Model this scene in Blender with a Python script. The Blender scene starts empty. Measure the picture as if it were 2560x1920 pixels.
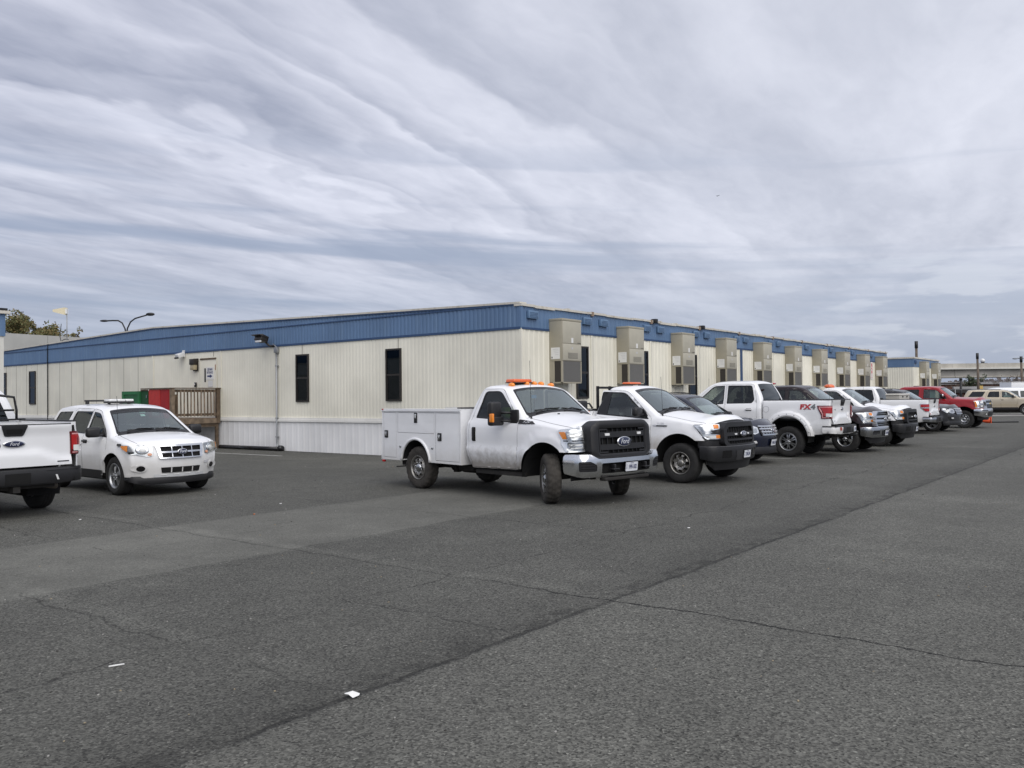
import bpy, bmesh, math, random
import numpy as np
from mathutils import Vector, Matrix
from mathutils.geometry import delaunay_2d_cdt
random.seed(7)
PI = math.pi
SC = bpy.context.scene
COL = SC.collection
R_ = math.radians

# ------------------------------------------------------------------ object helpers
def tag(o, label=None, cat=None, group=None, kind=None):
    if label: o['label'] = label
    if cat: o['category'] = cat
    if group: o['group'] = group
    if kind: o['kind'] = kind
    return o

def empty(name, loc=(0, 0, 0), rz=0.0, label=None, cat=None, group=None, sc=1.0):
    o = bpy.data.objects.new(name, None)
    COL.objects.link(o)
    o.location = loc
    o.rotation_euler = (0, 0, rz)
    o.scale = (sc, sc, sc)
    o.empty_display_size = 0.2
    return tag(o, label, cat, group)

class MB:
    """collects faces with materials; link() makes ONE mesh object"""
    def __init__(s):
        s.v = []; s.f = []; s.m = []; s.mats = []; s.sm = []
    def mi(s, mat):
        if mat not in s.mats: s.mats.append(mat)
        return s.mats.index(mat)
    def add(s, verts, faces, mat, smooth=False):
        o = len(s.v); k = s.mi(mat)
        s.v.extend([tuple(map(float, p)) for p in verts])
        for f in faces:
            s.f.append(tuple(i + o for i in f)); s.m.append(k); s.sm.append(smooth)
        return s
    def xf(s, M):
        s.v = [tuple(M @ Vector(p)) for p in s.v]; return s
    def box(s, c, d, mat, rz=0.0, ry=0.0, rx=0.0, bev=0.0):
        hx, hy, hz = d[0] / 2, d[1] / 2, d[2] / 2
        M = Matrix.Rotation(rz, 4, 'Z') @ Matrix.Rotation(ry, 4, 'Y') @ Matrix.Rotation(rx, 4, 'X')
        if bev <= 0:
            vs = [Vector((x, y, z)) for x in (-hx, hx) for y in (-hy, hy) for z in (-hz, hz)]
            fs = [(0, 1, 3, 2), (4, 6, 7, 5), (0, 4, 5, 1), (2, 3, 7, 6), (0, 2, 6, 4), (1, 5, 7, 3)]
            vs = [M @ p + Vector(c) for p in vs]
            return s.add(vs, fs, mat)
        bm = bmesh.new()
        bmesh.ops.create_cube(bm, size=1.0)
        for v in bm.verts: v.co = Vector((v.co.x * d[0], v.co.y * d[1], v.co.z * d[2]))
        bmesh.ops.bevel(bm, geom=list(bm.edges), offset=min(bev, min(d) * .49), segments=3, profile=.5, affect='EDGES')
        bm.verts.ensure_lookup_table()
        for i, v in enumerate(bm.verts): v.index = i
        vs = [M @ v.co + Vector(c) for v in bm.verts]
        fs = [[v.index for v in f.verts] for f in bm.faces]
        bm.free()
        return s.add(vs, fs, mat, True)
    def b2(s, x0, x1, y0, y1, z0, z1, mat, bev=0.0):
        return s.box(((x0 + x1) / 2, (y0 + y1) / 2, (z0 + z1) / 2), (abs(x1 - x0), abs(y1 - y0), abs(z1 - z0)), mat, bev=bev)
    def tube(s, pts, r, mat, n=10, caps=True):
        P = [Vector(p) for p in pts]; rr = r if isinstance(r, (list, tuple)) else [r] * len(P)
        vs = []; fs = []
        prev = None
        for i, p in enumerate(P):
            t = (P[min(i + 1, len(P) - 1)] - P[max(i - 1, 0)]).normalized()
            if prev is None:
                a = Vector((0, 0, 1)) if abs(t.z) < .9 else Vector((1, 0, 0))
                u = t.cross(a).normalized()
            else:
                u = (prev - t * prev.dot(t)).normalized()
            prev = u; w = t.cross(u)
            for k in range(n):
                a = 2 * PI * k / n
                vs.append(p + (u * math.cos(a) + w * math.sin(a)) * rr[i])
        for i in range(len(P) - 1):
            for k in range(n):
                a = i * n + k; b = i * n + (k + 1) % n
                fs.append((a, b, b + n, a + n))
        if caps:
            fs.append(tuple(range(n))[::-1]); fs.append(tuple(range((len(P) - 1) * n, len(P) * n)))
        return s.add(vs, fs, mat, True)
    def lathe(s, prof, mat, n=48, axis='Y', c=(0, 0, 0), rmod=None):
        """prof: (radius, offset along axis)"""
        vs = []; fs = []; m = len(prof)
        for k in range(n):
            a = 2 * PI * k / n
            for j, (r, h) in enumerate(prof):
                if rmod: r = rmod(r, h, k, j)
                if axis == 'Y': p = (r * math.cos(a), h, r * math.sin(a))
                elif axis == 'Z': p = (r * math.cos(a), r * math.sin(a), h)
                else: p = (h, r * math.cos(a), r * math.sin(a))
                vs.append((p[0] + c[0], p[1] + c[1], p[2] + c[2]))
        for k in range(n):
            for j in range(m - 1):
                a = k * m + j; b = ((k + 1) % n) * m + j
                fs.append((a, a + 1, b + 1, b))
        return s.add(vs, fs, mat, True)
    def ellip(s, c, r, mat, n=20, m=12):
        vs = []; fs = []
        for i in range(m + 1):
            t = PI * i / m
            for k in range(n):
                a = 2 * PI * k / n
                vs.append((c[0] + r[0] * math.sin(t) * math.cos(a), c[1] + r[1] * math.sin(t) * math.sin(a), c[2] + r[2] * math.cos(t)))
        for i in range(m):
            for k in range(n):
                a = i * n + k; b = i * n + (k + 1) % n
                fs.append((a, b, b + n, a + n))
        return s.add(vs, fs, mat, True)
    def prism(s, poly, a0, a1, plane, mat):
        """poly of 2D points; plane 'xz' -> extruded along y, 'yz' -> along x, 'xy' -> along z"""
        n = len(poly)
        def P(p, h):
            return {'xz': (p[0], h, p[1]), 'yz': (h, p[0], p[1]), 'xy': (p[0], p[1], h)}[plane]
        vs = [P(p, a0) for p in poly] + [P(p, a1) for p in poly]
        fs = [tuple(range(n)), tuple(range(n, 2 * n))[::-1]] + [(i, (i + 1) % n, (i + 1) % n + n, i + n) for i in range(n)]
        return s.add(vs, fs, mat)
    def mesh(s, name):
        me = bpy.data.meshes.new(name)
        me.from_pydata(s.v, [], s.f)
        for m in s.mats: me.materials.append(m)
        me.polygons.foreach_set('material_index', s.m)
        me.polygons.foreach_set('use_smooth', s.sm)
        me.update()
        return me
    def link(s, name, parent=None, loc=(0, 0, 0), rz=0.0, **kw):
        o = bpy.data.objects.new(name, s.mesh(name))
        COL.objects.link(o)
        o.parent = parent; o.location = loc; o.rotation_euler = (0, 0, rz)
        return tag(o, **kw)

def inst(me, name, parent=None, loc=(0, 0, 0), rot=(0, 0, 0), **kw):
    o = bpy.data.objects.new(name, me)
    COL.objects.link(o); o.parent = parent; o.location = loc; o.rotation_euler = rot
    return tag(o, **kw)

def kids(o):
    return [c for c in bpy.data.objects if c.parent == o]
def copy_tree(o, parent=None):
    c = o.copy(); COL.objects.link(c); c.parent = parent
    for ch in kids(o): copy_tree(ch, c)
    return c

_tc = {}
def text_mesh(txt, size, depth=0.002, shear=0.0, bold=0.0, sx=1.0):
    """returns (verts, faces) centred, in XY plane"""
    k = (txt, size, depth, shear, bold, sx)
    if k in _tc: return _tc[k]
    cu = bpy.data.curves.new('txt', 'FONT')
    cu.body = txt; cu.size = size; cu.extrude = depth; cu.shear = shear; cu.offset = bold
    cu.align_x = 'CENTER'; cu.align_y = 'CENTER'; cu.resolution_u = 3
    o = bpy.data.objects.new('txt', cu); COL.objects.link(o)
    dg = bpy.context.evaluated_depsgraph_get()
    me = bpy.data.meshes.new_from_object(o.evaluated_get(dg))
    vs = [(v.co.x * sx, v.co.y, v.co.z) for v in me.vertices]; fs = [tuple(p.vertices) for p in me.polygons]
    bpy.data.objects.remove(o); bpy.data.meshes.remove(me); bpy.data.curves.remove(cu)
    _tc[k] = (vs, fs)
    return vs, fs

# ------------------------------------------------------------------ material helpers
_mats = {}
def nodes_mat(name):
    m = bpy.data.materials.new(name); m.use_nodes = True
    nt = m.node_tree; b = nt.nodes['Principled BSDF']
    return m, nt, b
def S(b, k, v):
    if k in b.inputs: b.inputs[k].default_value = v
def mat(name, col, rough=.5, metal=0.0, coat=0.0, noise=0.0, nscale=8.0, bump=0.0, bscale=60.0, spec=None, emis=None, dirt=None):
    if name in _mats: return _mats[name]
    m, nt, b = nodes_mat(name)
    N = nt.nodes; L = nt.links
    S(b, 'Base Color', (*col, 1)); S(b, 'Roughness', rough); S(b, 'Metallic', metal); S(b, 'Coat Weight', coat); S(b, 'Coat Roughness', .04)
    if spec is not None: S(b, 'Specular IOR Level', spec)
    if emis: S(b, 'Emission Color', (*emis[0], 1)); S(b, 'Emission Strength', emis[1])
    tc = N.new('ShaderNodeTexCoord')
    out = None
    if noise > 0:
        n = N.new('ShaderNodeTexNoise'); n.inputs['Scale'].default_value = nscale; n.inputs['Detail'].default_value = 6
        L.new(tc.outputs['Object'], n.inputs['Vector'])
        r = N.new('ShaderNodeMapRange'); r.inputs[1].default_value = .3; r.inputs[2].default_value = .7
        r.inputs[3].default_value = 1 - noise; r.inputs[4].default_value = 1 + noise * .6
        L.new(n.outputs['Fac'], r.inputs[0])
        mx = N.new('ShaderNodeVectorMath'); mx.operation = 'SCALE'; mx.inputs[0].default_value = col
        L.new(r.outputs[0], mx.inputs['Scale']); out = mx.outputs[0]
    if dirt:  # mud thrown up along the lower body: (top height, colour, strength)
        z1, dc, st = dirt
        sx = N.new('ShaderNodeSeparateXYZ'); L.new(tc.outputs['Object'], sx.inputs[0])
        n2 = N.new('ShaderNodeTexNoise'); n2.inputs['Scale'].default_value = 5; n2.inputs['Detail'].default_value = 8; n2.inputs['Roughness'].default_value = .7
        L.new(tc.outputs['Object'], n2.inputs['Vector'])
        a = N.new('ShaderNodeMath'); a.operation = 'MULTIPLY_ADD'; a.inputs[1].default_value = -.55; L.new(n2.outputs['Fac'], a.inputs[0]); L.new(sx.outputs['Z'], a.inputs[2])
        r2 = N.new('ShaderNodeMapRange'); r2.inputs[1].default_value = z1 - .25; r2.inputs[2].default_value = z1 - .55
        r2.inputs[3].default_value = 0; r2.inputs[4].default_value = st; L.new(a.outputs[0], r2.inputs[0])
        mm = N.new('ShaderNodeMix'); mm.data_type = 'RGBA'; L.new(r2.outputs[0], mm.inputs[0])
        if out: L.new(out, mm.inputs[6])
        else: mm.inputs[6].default_value = (*col, 1)
        mm.inputs[7].default_value = (*dc, 1); out = mm.outputs[2]
    if out: L.new(out, b.inputs['Base Color'])
    if bump > 0:
        n3 = N.new('ShaderNodeTexNoise'); n3.inputs['Scale'].default_value = bscale; n3.inputs['Detail'].default_value = 4
        L.new(tc.outputs['Object'], n3.inputs['Vector'])
        bp = N.new('ShaderNodeBump'); bp.inputs['Strength'].default_value = bump; bp.inputs['Distance'].default_value = .01
        L.new(n3.outputs['Fac'], bp.inputs['Height']); L.new(bp.outputs[0], b.inputs['Normal'])
    _mats[name] = m
    return m
def glass(name, tint, refl=.1, gl=(1, 1, 1), rough=0.0):
    if name in _mats: return _mats[name]
    m = bpy.data.materials.new(name); m.use_nodes = True
    nt = m.node_tree; N = nt.nodes; L = nt.links
    N.clear()
    o = N.new('ShaderNodeOutputMaterial'); mx = N.new('ShaderNodeMixShader'); t = N.new('ShaderNodeBsdfTransparent'); g = N.new('ShaderNodeBsdfGlossy')
    t.inputs[0].default_value = (*tint, 1); g.inputs['Color'].default_value = (*gl, 1); g.inputs['Roughness'].default_value = rough
    f = N.new('ShaderNodeLayerWeight'); f.inputs[0].default_value = .5
    pw = N.new('ShaderNodeMath'); pw.operation = 'POWER'; pw.inputs[1].default_value = 4.5; L.new(f.outputs['Facing'], pw.inputs[0])
    a = N.new('ShaderNodeMath'); a.operation = 'MULTIPLY_ADD'; a.use_clamp = True; a.inputs[1].default_value = .9; a.inputs[2].default_value = refl + .04
    L.new(pw.outputs[0], a.inputs[0]); L.new(a.outputs[0], mx.inputs[0]); L.new(t.outputs[0], mx.inputs[1]); L.new(g.outputs[0], mx.inputs[2]); L.new(mx.outputs[0], o.inputs[0])
    _mats[name] = m
    return m

MUD = (.16, .13, .09)
WHITE = mat('white_paint', (.84, .845, .855), .30, coat=.6, dirt=(.80, (.45, .42, .36), .35), noise=.035, nscale=2.5)
WHITED = mat('white_paint_muddy', (.84, .845, .86), .34, coat=.4, dirt=(.86, MUD, .75))
WHITEL = mat('white_paint_dusty', (.84, .845, .855), .34, coat=.4, dirt=(.95, (.42, .36, .27), .6))
NAVY = mat('navy_paint', (.009, .012, .027), .25, coat=.5)
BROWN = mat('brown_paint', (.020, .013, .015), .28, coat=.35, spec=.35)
GREYP = mat('grey_paint', (.045, .047, .053), .32, metal=.2, coat=.4, spec=.4)
REDP = mat('red_paint', (.30, .012, .018), .3, coat=.4, spec=.35)
BEIGE = mat('beige_paint', (.47, .41, .31), .3, metal=.25, coat=.8)
BLACKP = mat('black_plastic', (.012, .012, .0135), .5, bump=.15, bscale=120)
BLACKG = mat('black_gloss', (.008, .008, .009), .2)
DARK = mat('dark_void', (.004, .004, .004), .9)
LINER = mat('wheel_liner', (.010, .010, .010), .95, noise=.4)
CHASSIS = mat('chassis', (.022, .02, .018), .8, noise=.5, nscale=5)
CHROME = mat('chrome', (.72, .73, .74), .19, metal=1.0)
CHROMES = mat('chrome_dull', (.45, .46, .47), .22, metal=1.0)
STEEL = mat('steel_rim', (.32, .31, .29), .38, metal=.8, noise=.25, nscale=12)
ALLOY = mat('alloy_rim', (.42, .43, .44), .28, metal=.85)
ALLOYD = mat('alloy_dark', (.03, .031, .033), .3, metal=.6)
TYRE = mat('tyre_rubber', (.020, .0195, .019), .82, noise=.35, nscale=14, bump=.3, bscale=40)
TYREM = mat('tyre_rubber_dusty', (.048, .043, .037), .9, noise=.45, nscale=9, bump=.3, bscale=40)
AMBER = mat('amber_lens', (.85, .26, .02), .2, coat=.6)
BEACON = mat('beacon_amber', (.72, .13, .025), .3, coat=.6)
REDL = mat('red_lens', (.42, .01, .012), .15, coat=1)
REDD = mat('dark_red_lens', (.12, .004, .008), .15, coat=1)
LENSW = mat('white_lens', (.75, .75, .74), .15, coat=.8)
REFL = mat('lamp_reflector', (.80, .81, .82), .24, metal=.85)
EMB = mat('emblem_blue', (.006, .010, .045), .2, coat=1)
SILV = mat('silver_letters', (.72, .73, .75), .3, metal=.5)
PLATE = mat('plate_white', (.72, .74, .78), .4)
PLATET = mat('plate_blue', (.02, .03, .12), .5)
SEAT = mat('seat_fabric', (.15, .15, .155), .9, noise=.2)
SEATD = mat('seat_dark', (.025, .025, .027), .8)
DASH = mat('dashboard', (.16, .16, .155), .7)
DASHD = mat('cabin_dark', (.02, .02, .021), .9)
GWS = glass('windshield_glass', (.74, .82, .79), .21, (.82, .90, .90))
GSIDE = glass('side_glass', (.45, .50, .48), .05, (.8, .85, .86))
GTINT = glass('tinted_glass', (.10, .11, .11), .02, (.75, .8, .82))
GCLR = glass('lamp_glass', (.96, .97, .97), -.02)
GWIN = glass('window_glass', (.25, .28, .30), .02, (.6, .66, .72))
PAPER = mat('paper', (.75, .75, .73), .8)
# ------------------------------------------------------------------ vehicle surface tools
def fillet(pts, n=6):
    """pts: (x,z,r,crown) -> dense list (x,z,crown)"""
    out = []
    for i, p in enumerate(pts):
        r = p[2]
        if i in (0, len(pts) - 1) or r <= 0:
            out.append((p[0], p[1], p[3])); continue
        A = np.array(pts[i - 1][:2]); B = np.array(p[:2]); C = np.array(pts[i + 1][:2])
        a = (A - B); c = (C - B); la = np.linalg.norm(a); lc = np.linalg.norm(c)
        d = min(r, la * .48, lc * .48)
        s = B + a / la * d; e = B + c / lc * d
        for k in range(n + 1):
            t = k / n
            q = s * (1 - t) ** 2 + 2 * B * t * (1 - t) + e * t * t
            out.append((q[0], q[1], p[3]))
    return out
def densify(pts, step):
    o = []
    for a, b in zip(pts[:-1], pts[1:]):
        n = max(1, int(math.ceil(math.hypot(a[0] - b[0], a[1] - b[1]) / step)))
        for k in range(n):
            t = k / n; o.append(tuple(a[j] * (1 - t) + b[j] * t for j in range(len(a))))
    o.append(pts[-1]); return o
def closed_dens(poly, step):
    return densify(list(poly) + [poly[0]], step)[:-1]
def rpoly(pts, r=.05, n=5):
    """rounded closed polygon from (x,y[,r])"""
    out = []; m = len(pts)
    for i, p in enumerate(pts):
        rr = p[2] if len(p) > 2 else r
        B = np.array(p[:2]); a = np.array(pts[i - 1][:2]) - B; c = np.array(pts[(i + 1) % m][:2]) - B
        la = np.linalg.norm(a); lc = np.linalg.norm(c)
        if rr <= 0: out.append(tuple(B)); continue
        d = min(rr, la * .45, lc * .45); s = B + a / la * d; e = B + c / lc * d
        for k in range(n + 1):
            t = k / n; q = s * (1 - t) ** 2 + 2 * B * t * (1 - t) + e * t * t; out.append((q[0], q[1]))
    return out
def inside(P, poly):
    P = np.asarray(P); x, y = P[:, 0], P[:, 1]; r = np.zeros(len(P), bool)
    n = len(poly)
    for i in range(n):
        x1, y1 = poly[i]; x2, y2 = poly[(i + 1) % n]
        if y1 == y2: continue
        c = ((y1 > y) != (y2 > y)) & (x < (x2 - x1) * (y - y1) / (y2 - y1) + x1)
        r ^= c
    return r
def dist_poly(P, pl):
    """distance of points to open polyline"""
    P = np.asarray(P)[:, None, :]; A = np.array(pl[:-1])[None]; B = np.array(pl[1:])[None]
    d = B - A; L = (d ** 2).sum(-1) + 1e-12
    t = np.clip(((P - A) * d).sum(-1) / L, 0, 1)
    q = A + d * t[..., None]
    return np.sqrt(((P - q) ** 2).sum(-1)).min(1)
def tri(outline, holes=(), step=.1, extra=None):
    """triangulate a 2D region with holes; returns pts (n,2), tris"""
    O = closed_dens(outline, step); H = [closed_dens(h, step) for h in holes]
    vs = list(O); ed = [(i, (i + 1) % len(O)) for i in range(len(O))]
    for h in H:
        b = len(vs); vs += h; ed += [(b + i, b + (i + 1) % len(h)) for i in range(len(h))]
    arr = np.array(O); x0, y0 = arr.min(0); x1, y1 = arr.max(0)
    gx = np.arange(x0 + step * .5, x1, step); gy = np.arange(y0 + step * .5, y1, step)
    if len(gx) and len(gy):
        G = np.array([(a, b) for a in gx for b in gy])
        if extra is not None and len(extra): G = np.vstack([G, extra])
        k = inside(G, O)
        for h in H: k &= ~inside(G, h)
        G = G[k]
        if len(G):
            k = dist_poly(G, O + [O[0]]) > step * .3
            if extra is not None and len(extra):
                k = dist_poly(G, O + [O[0]]) > min(step * .3, .008)
            for h in H: k &= dist_poly(G, h + [h[0]]) > step * .3
            G = G[k]
            vs += [tuple(g) for g in G]
    r = delaunay_2d_cdt([Vector(v) for v in vs], ed, [], 0, 1e-5)
    V = np.array([tuple(v) for v in r[0]]); F = [tuple(f) for f in r[2]]
    if not F: return V, []
    C = np.array([V[list(f)].mean(0) for f in F])
    k = inside(C, O)
    for h in H: k &= ~inside(C, h)
    return V, [f for f, q in zip(F, k) if q]
def catmull(tab, z):
    """monotone cubic (pchip-like) interpolation of table [(z,v)]"""
    X = np.array([t[0] for t in tab], float); Y = np.array([t[1] for t in tab], float)
    h = np.diff(X); d = np.diff(Y) / h; m = np.zeros(len(X))
    m[0] = d[0]; m[-1] = d[-1]
    for i in range(1, len(X) - 1):
        m[i] = 0 if d[i - 1] * d[i] <= 0 else 2 * d[i - 1] * d[i] / (d[i - 1] + d[i])
    z = np.clip(np.asarray(z, float), X[0], X[-1])
    i = np.clip(np.searchsorted(X, z) - 1, 0, len(h) - 1)
    t = (z - X[i]) / h[i]
    return (2 * t**3 - 3 * t**2 + 1) * Y[i] + (t**3 - 2 * t**2 + t) * h[i] * m[i] + (-2 * t**3 + 3 * t**2) * Y[i + 1] + (t**3 - t**2) * h[i] * m[i + 1]

class Shell:
    """one sheet-metal shell: edge profile P (front bottom -> over the top -> rear bottom), width table, arches"""
    def __init__(s, P, wt, arches=(), flare=.0, fw=.16, roll=.06, front=None, rear=None, step=.09, fn=2.2):
        s.E = densify(fillet(P), .06)
        s.P2 = [(a, b) for a, b, c in s.E]
        s.cr = np.array([e[2] for e in s.E])
        A = np.array(s.P2); d = np.r_[0, np.cumsum(np.sqrt((np.diff(A, axis=0) ** 2).sum(1)))]
        s.S = d; s.A = A
        T = np.gradient(A, axis=0); T /= np.linalg.norm(T, axis=1)[:, None] + 1e-9
        Nn = np.c_[T[:, 1], -T[:, 0]]  # outward (P runs front-bottom, up, back): tangent up -> normal +x
        for _ in range(2): Nn[1:-1] = (Nn[:-2] + Nn[1:-1] * 2 + Nn[2:]) / 4
        s.N = Nn / np.linalg.norm(Nn, axis=1)[:, None]
        s.crs = s.cr.copy()
        for _ in range(3): s.crs[1:-1] = (s.crs[:-2] + s.crs[1:-1] * 2 + s.crs[2:]) / 4
        s.wt = wt; s.arches = arches; s.flare = flare; s.fw = fw; s.roll = roll; s.front = front; s.rear = rear; s.step = step; s.fn = fn
    def W(s, x, z, roll=True):
        x = np.asarray(x, float); z = np.asarray(z, float)
        w = catmull(s.wt, z)
        if s.front: w = w - s.front[1] * np.clip((x - s.front[0]) / s.front[2], 0, 1.3) ** 2
        if s.rear: w = w - s.rear[1] * np.clip((s.rear[0] - x) / s.rear[2], 0, 1.3) ** 2
        for (ax, az, r) in s.arches:
            t = (np.hypot(x - ax, z - az) - r) / s.fw
            q = np.clip((1 - t) / .30, 0, 1); b = (q * q * (3 - 2 * q)) * (1 - .25 * np.clip(t, 0, 1))
            b = np.where(t < -.05, 0, b)
            w = w + s.flare * b
        if roll and s.roll > 0:
            d = dist_poly(np.c_[x.ravel(), z.ravel()], s.P2).reshape(x.shape)
            r = s.roll; k = np.clip(r - d, 0, r)
            w = w - (r - np.sqrt(np.clip(r * r - k * k, 0, None)))
        return w
    def side(s, mb, outline, holes, mat, step=None, off=0.0, sides=(-1, 1)):
        step = step or s.step
        ex = []
        if s.roll > 0:
            for d in (.012, .03, .05):
                if d < s.roll * 1.1: ex.append(s.A - s.N * d)
        V, F = tri(outline, holes, step, np.vstack(ex) if ex else None)
        if not F: return mb
        w = s.W(V[:, 0], V[:, 1]) + off
        for sd in sides:
            vs = np.c_[V[:, 0], sd * w, V[:, 1]]
            fs = [f if sd < 0 else f[::-1] for f in F]
            mb.add(vs, fs, mat, True)
        return mb
    def at(s, sv, u, off=0.0):
        sv = np.asarray(sv, float); u = np.asarray(u, float)
        x = np.interp(sv, s.S, s.A[:, 0]); z = np.interp(sv, s.S, s.A[:, 1])
        nx = np.interp(sv, s.S, s.N[:, 0]); nz = np.interp(sv, s.S, s.N[:, 1]); c = np.interp(sv, s.S, s.crs)
        hw = s.W(x, z)
        k = c * (1 - np.abs(np.clip(u, -1, 1)) ** s.fn) + off
        return np.c_[x + nx * k, u * hw, z + nz * k]
    def top(s, mb, outline, holes, mat, step=.1, off=0.0):
        V, F = tri(outline, holes, step)
        mb.add(s.at(V[:, 0], V[:, 1], off), F, mat, True); return mb
    def sx(s, x, z=None):
        """arc length of profile point nearest to (x,z)"""
        q = np.array([x, z]) if z is not None else None
        if q is None:
            i = int(np.argmin(np.abs(s.A[:, 0] - x)))
        else:
            i = int(np.argmin(((s.A - q) ** 2).sum(1)))
        return float(s.S[i])
    def seg(s, s0, s1):
        """profile points between arc lengths"""
        k = (s.S > s0 + 1e-4) & (s.S < s1 - 1e-4)
        def p(v): return (float(np.interp(v, s.S, s.A[:, 0])), float(np.interp(v, s.S, s.A[:, 1])))
        return [p(s0)] + [tuple(a) for a in s.A[k]] + [p(s1)]
def arch_pts(ax, az, r, zl, zr, n=18, ey=1.0):
    """arc from the rear foot (x smaller, z=zl) over to the front foot (z=zr), listed rear->front"""
    a0 = PI - math.asin(max(-1, min(1, (zl - az) / r))); a1 = math.asin(max(-1, min(1, (zr - az) / r)))
    return [(ax + r * math.cos(a0 + (a1 - a0) * k / n), az + ey * r * math.sin(a0 + (a1 - a0) * k / n)) for k in range(n + 1)]
def inset(poly, d):
    """shrink polygon slightly"""
    n = len(poly); A = np.array(poly); ar = 0.5 * sum(A[i][0] * A[(i + 1) % n][1] - A[(i + 1) % n][0] * A[i][1] for i in range(n))
    sg = 1 if ar > 0 else -1; out = []
    for i in range(n):
        a, b, c = A[i - 1], A[i], A[(i + 1) % n]
        e1 = (b - a) / (np.linalg.norm(b - a) + 1e-9); e2 = (c - b) / (np.linalg.norm(c - b) + 1e-9)
        n1 = np.array([-e1[1], e1[0]]) * sg; n2 = np.array([-e2[1], e2[0]]) * sg
        m = n1 + n2; m /= max(.4, (m @ m) / 2) ** 1 if (m @ m) > 0 else 1
        out.append(tuple(b + m * d))
    return out
def plan(xf, hw, c, rc, xe, n=2.4, m=14):
    """plan curve of a bumper from the near side end round the nose to the far side end: (x,y), y from -hw to hw"""
    pts = []
    sgn = 1 if xf > xe else -1
    yi = hw - rc
    xc = xf - sgn * c
    pts.append((xe, -hw))
    for k in range(1, 5):
        a = PI / 2 * k / 5
        pts.append((xc - sgn * rc + sgn * rc * math.sin(a), -hw + rc - rc * math.cos(a)))
    for k in range(m + 1):
        y = -yi + 2 * yi * k / m
        pts.append((xc + sgn * c * (1 - abs(y / yi) ** n), y))
    for k in range(4, 0, -1):
        a = PI / 2 * k / 5
        pts.append((xc - sgn * rc + sgn * rc * math.sin(a), hw - rc + rc * math.cos(a)))
    pts.append((xe, hw))
    return pts
def sweep(mb, path, sec, mat, closed=True, smooth=True, flip=1, caps=True):
    """sec: (outward offset, z); path: (x,y) list"""
    P = np.array(path); T = np.gradient(P, axis=0); T /= np.linalg.norm(T, axis=1)[:, None] + 1e-9
    Nn = np.c_[T[:, 1], -T[:, 0]] * flip
    vs = []; m = len(sec)
    for i in range(len(P)):
        for (o, z) in sec:
            vs.append((P[i, 0] + Nn[i, 0] * o, P[i, 1] + Nn[i, 1] * o, z))
    fs = []
    for i in range(len(P) - 1):
        for j in range(m if closed else m - 1):
            a = i * m + j; b = i * m + (j + 1) % m
            fs.append((a, b, b + m, a + m))
    if caps and closed:
        fs.append(tuple(range(m))); fs.append(tuple(range((len(P) - 1) * m, len(P) * m))[::-1])
    mb.add(vs, fs, mat, smooth); return mb
def oval(mb, mapf, cy, cz, a, b, mat, t=.01, n=28, off=0.0):
    """domed oval badge on an end surface; mapf(y,z,off)->(x,y,z)"""
    vs = []; fs = []
    rings = [(1.0, 0), (1.0, t * .7), (.86, t), (0.0, t * 1.05)]
    for (k, o) in rings:
        for i in range(n):
            w = 2 * PI * i / n
            vs.append(mapf(cy + a * k * math.cos(w), cz + b * k * math.sin(w), o + off))
    for r in range(len(rings) - 1):
        for i in range(n):
            p = r * n + i; q = r * n + (i + 1) % n
            fs.append((p, q, q + n, p + n))
    mb.add(vs, fs, mat, True)
def endpatch(mb, mapf, poly, mat, step=.06, off=.0, t=0.0):
    V, F = tri(poly, [], step)
    top = [mapf(y, z, off + t) for y, z in V]
    mb.add(top, F, mat, True)
    if t > 0:
        O = closed_dens(poly, step)
        n = len(O); vs = [mapf(y, z, off + t) for y, z in O] + [mapf(y, z, off) for y, z in O]
        mb.add(vs, [(i, (i + 1) % n, (i + 1) % n + n, i + n) for i in range(n)], mat)
def endtext(mb, mapf, txt, cy, cz, size, mat, sgn=1, shear=0, off=.012, bold=.0, sx=1.0, depth=.001):
    vs, fs = text_mesh(txt, size, depth, shear, bold, sx)
    mb.add([mapf(cy + sgn * x, cz + y, off + (z if z > 0 else 0)) for x, y, z in vs], fs, mat)
def badge(mapf, parent, cy, cz, a, b, sgn=1, off=0.0, name='emblem'):
    mb = MB()
    oval(mb, mapf, cy, cz, a, b, CHROME, .014, off=off)
    oval(mb, mapf, cy, cz, a * .88, b * .84, EMB, .006, off=off + .010)
    endtext(mb, mapf, 'Ford', cy, cz, b * 1.35, SILV, sgn, shear=.35, off=off + .0175, bold=.0015, sx=.95)
    return mb.link(name, parent)
def plate(mapf, parent, cy, cz, txt, sgn=1, off=.01, frame=BLACKG, side='TX'):
    mb = MB()
    endpatch(mb, mapf, rpoly([(cy - .165, cz - .09), (cy + .165, cz - .09), (cy + .165, cz + .09), (cy - .165, cz + .09)], .015), frame, .2, off, .008)
    endpatch(mb, mapf, rpoly([(cy - .15, cz - .073), (cy + .15, cz - .073), (cy + .15, cz + .073), (cy - .15, cz + .073)], .012), PLATE, .2, off + .008, .004)
    endtext(mb, mapf, txt, cy + sgn * .018, cz - .004, .098, PLATET, sgn, off=off + .0135, bold=.001, sx=.62)
    if side:
        endtext(mb, mapf, side[0], cy - sgn * .128, cz + .02, .04, PLATET, sgn, off=off + .0135, sx=.8)
        endtext(mb, mapf, side[1], cy - sgn * .128, cz - .022, .04, PLATET, sgn, off=off + .0135, sx=.8)
        endtext(mb, mapf, 'VIRGINIA', cy, cz + .058, .02, PLATET, sgn, off=off + .0135, sx=1)
    return mb.link('licence_plate', parent)

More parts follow.
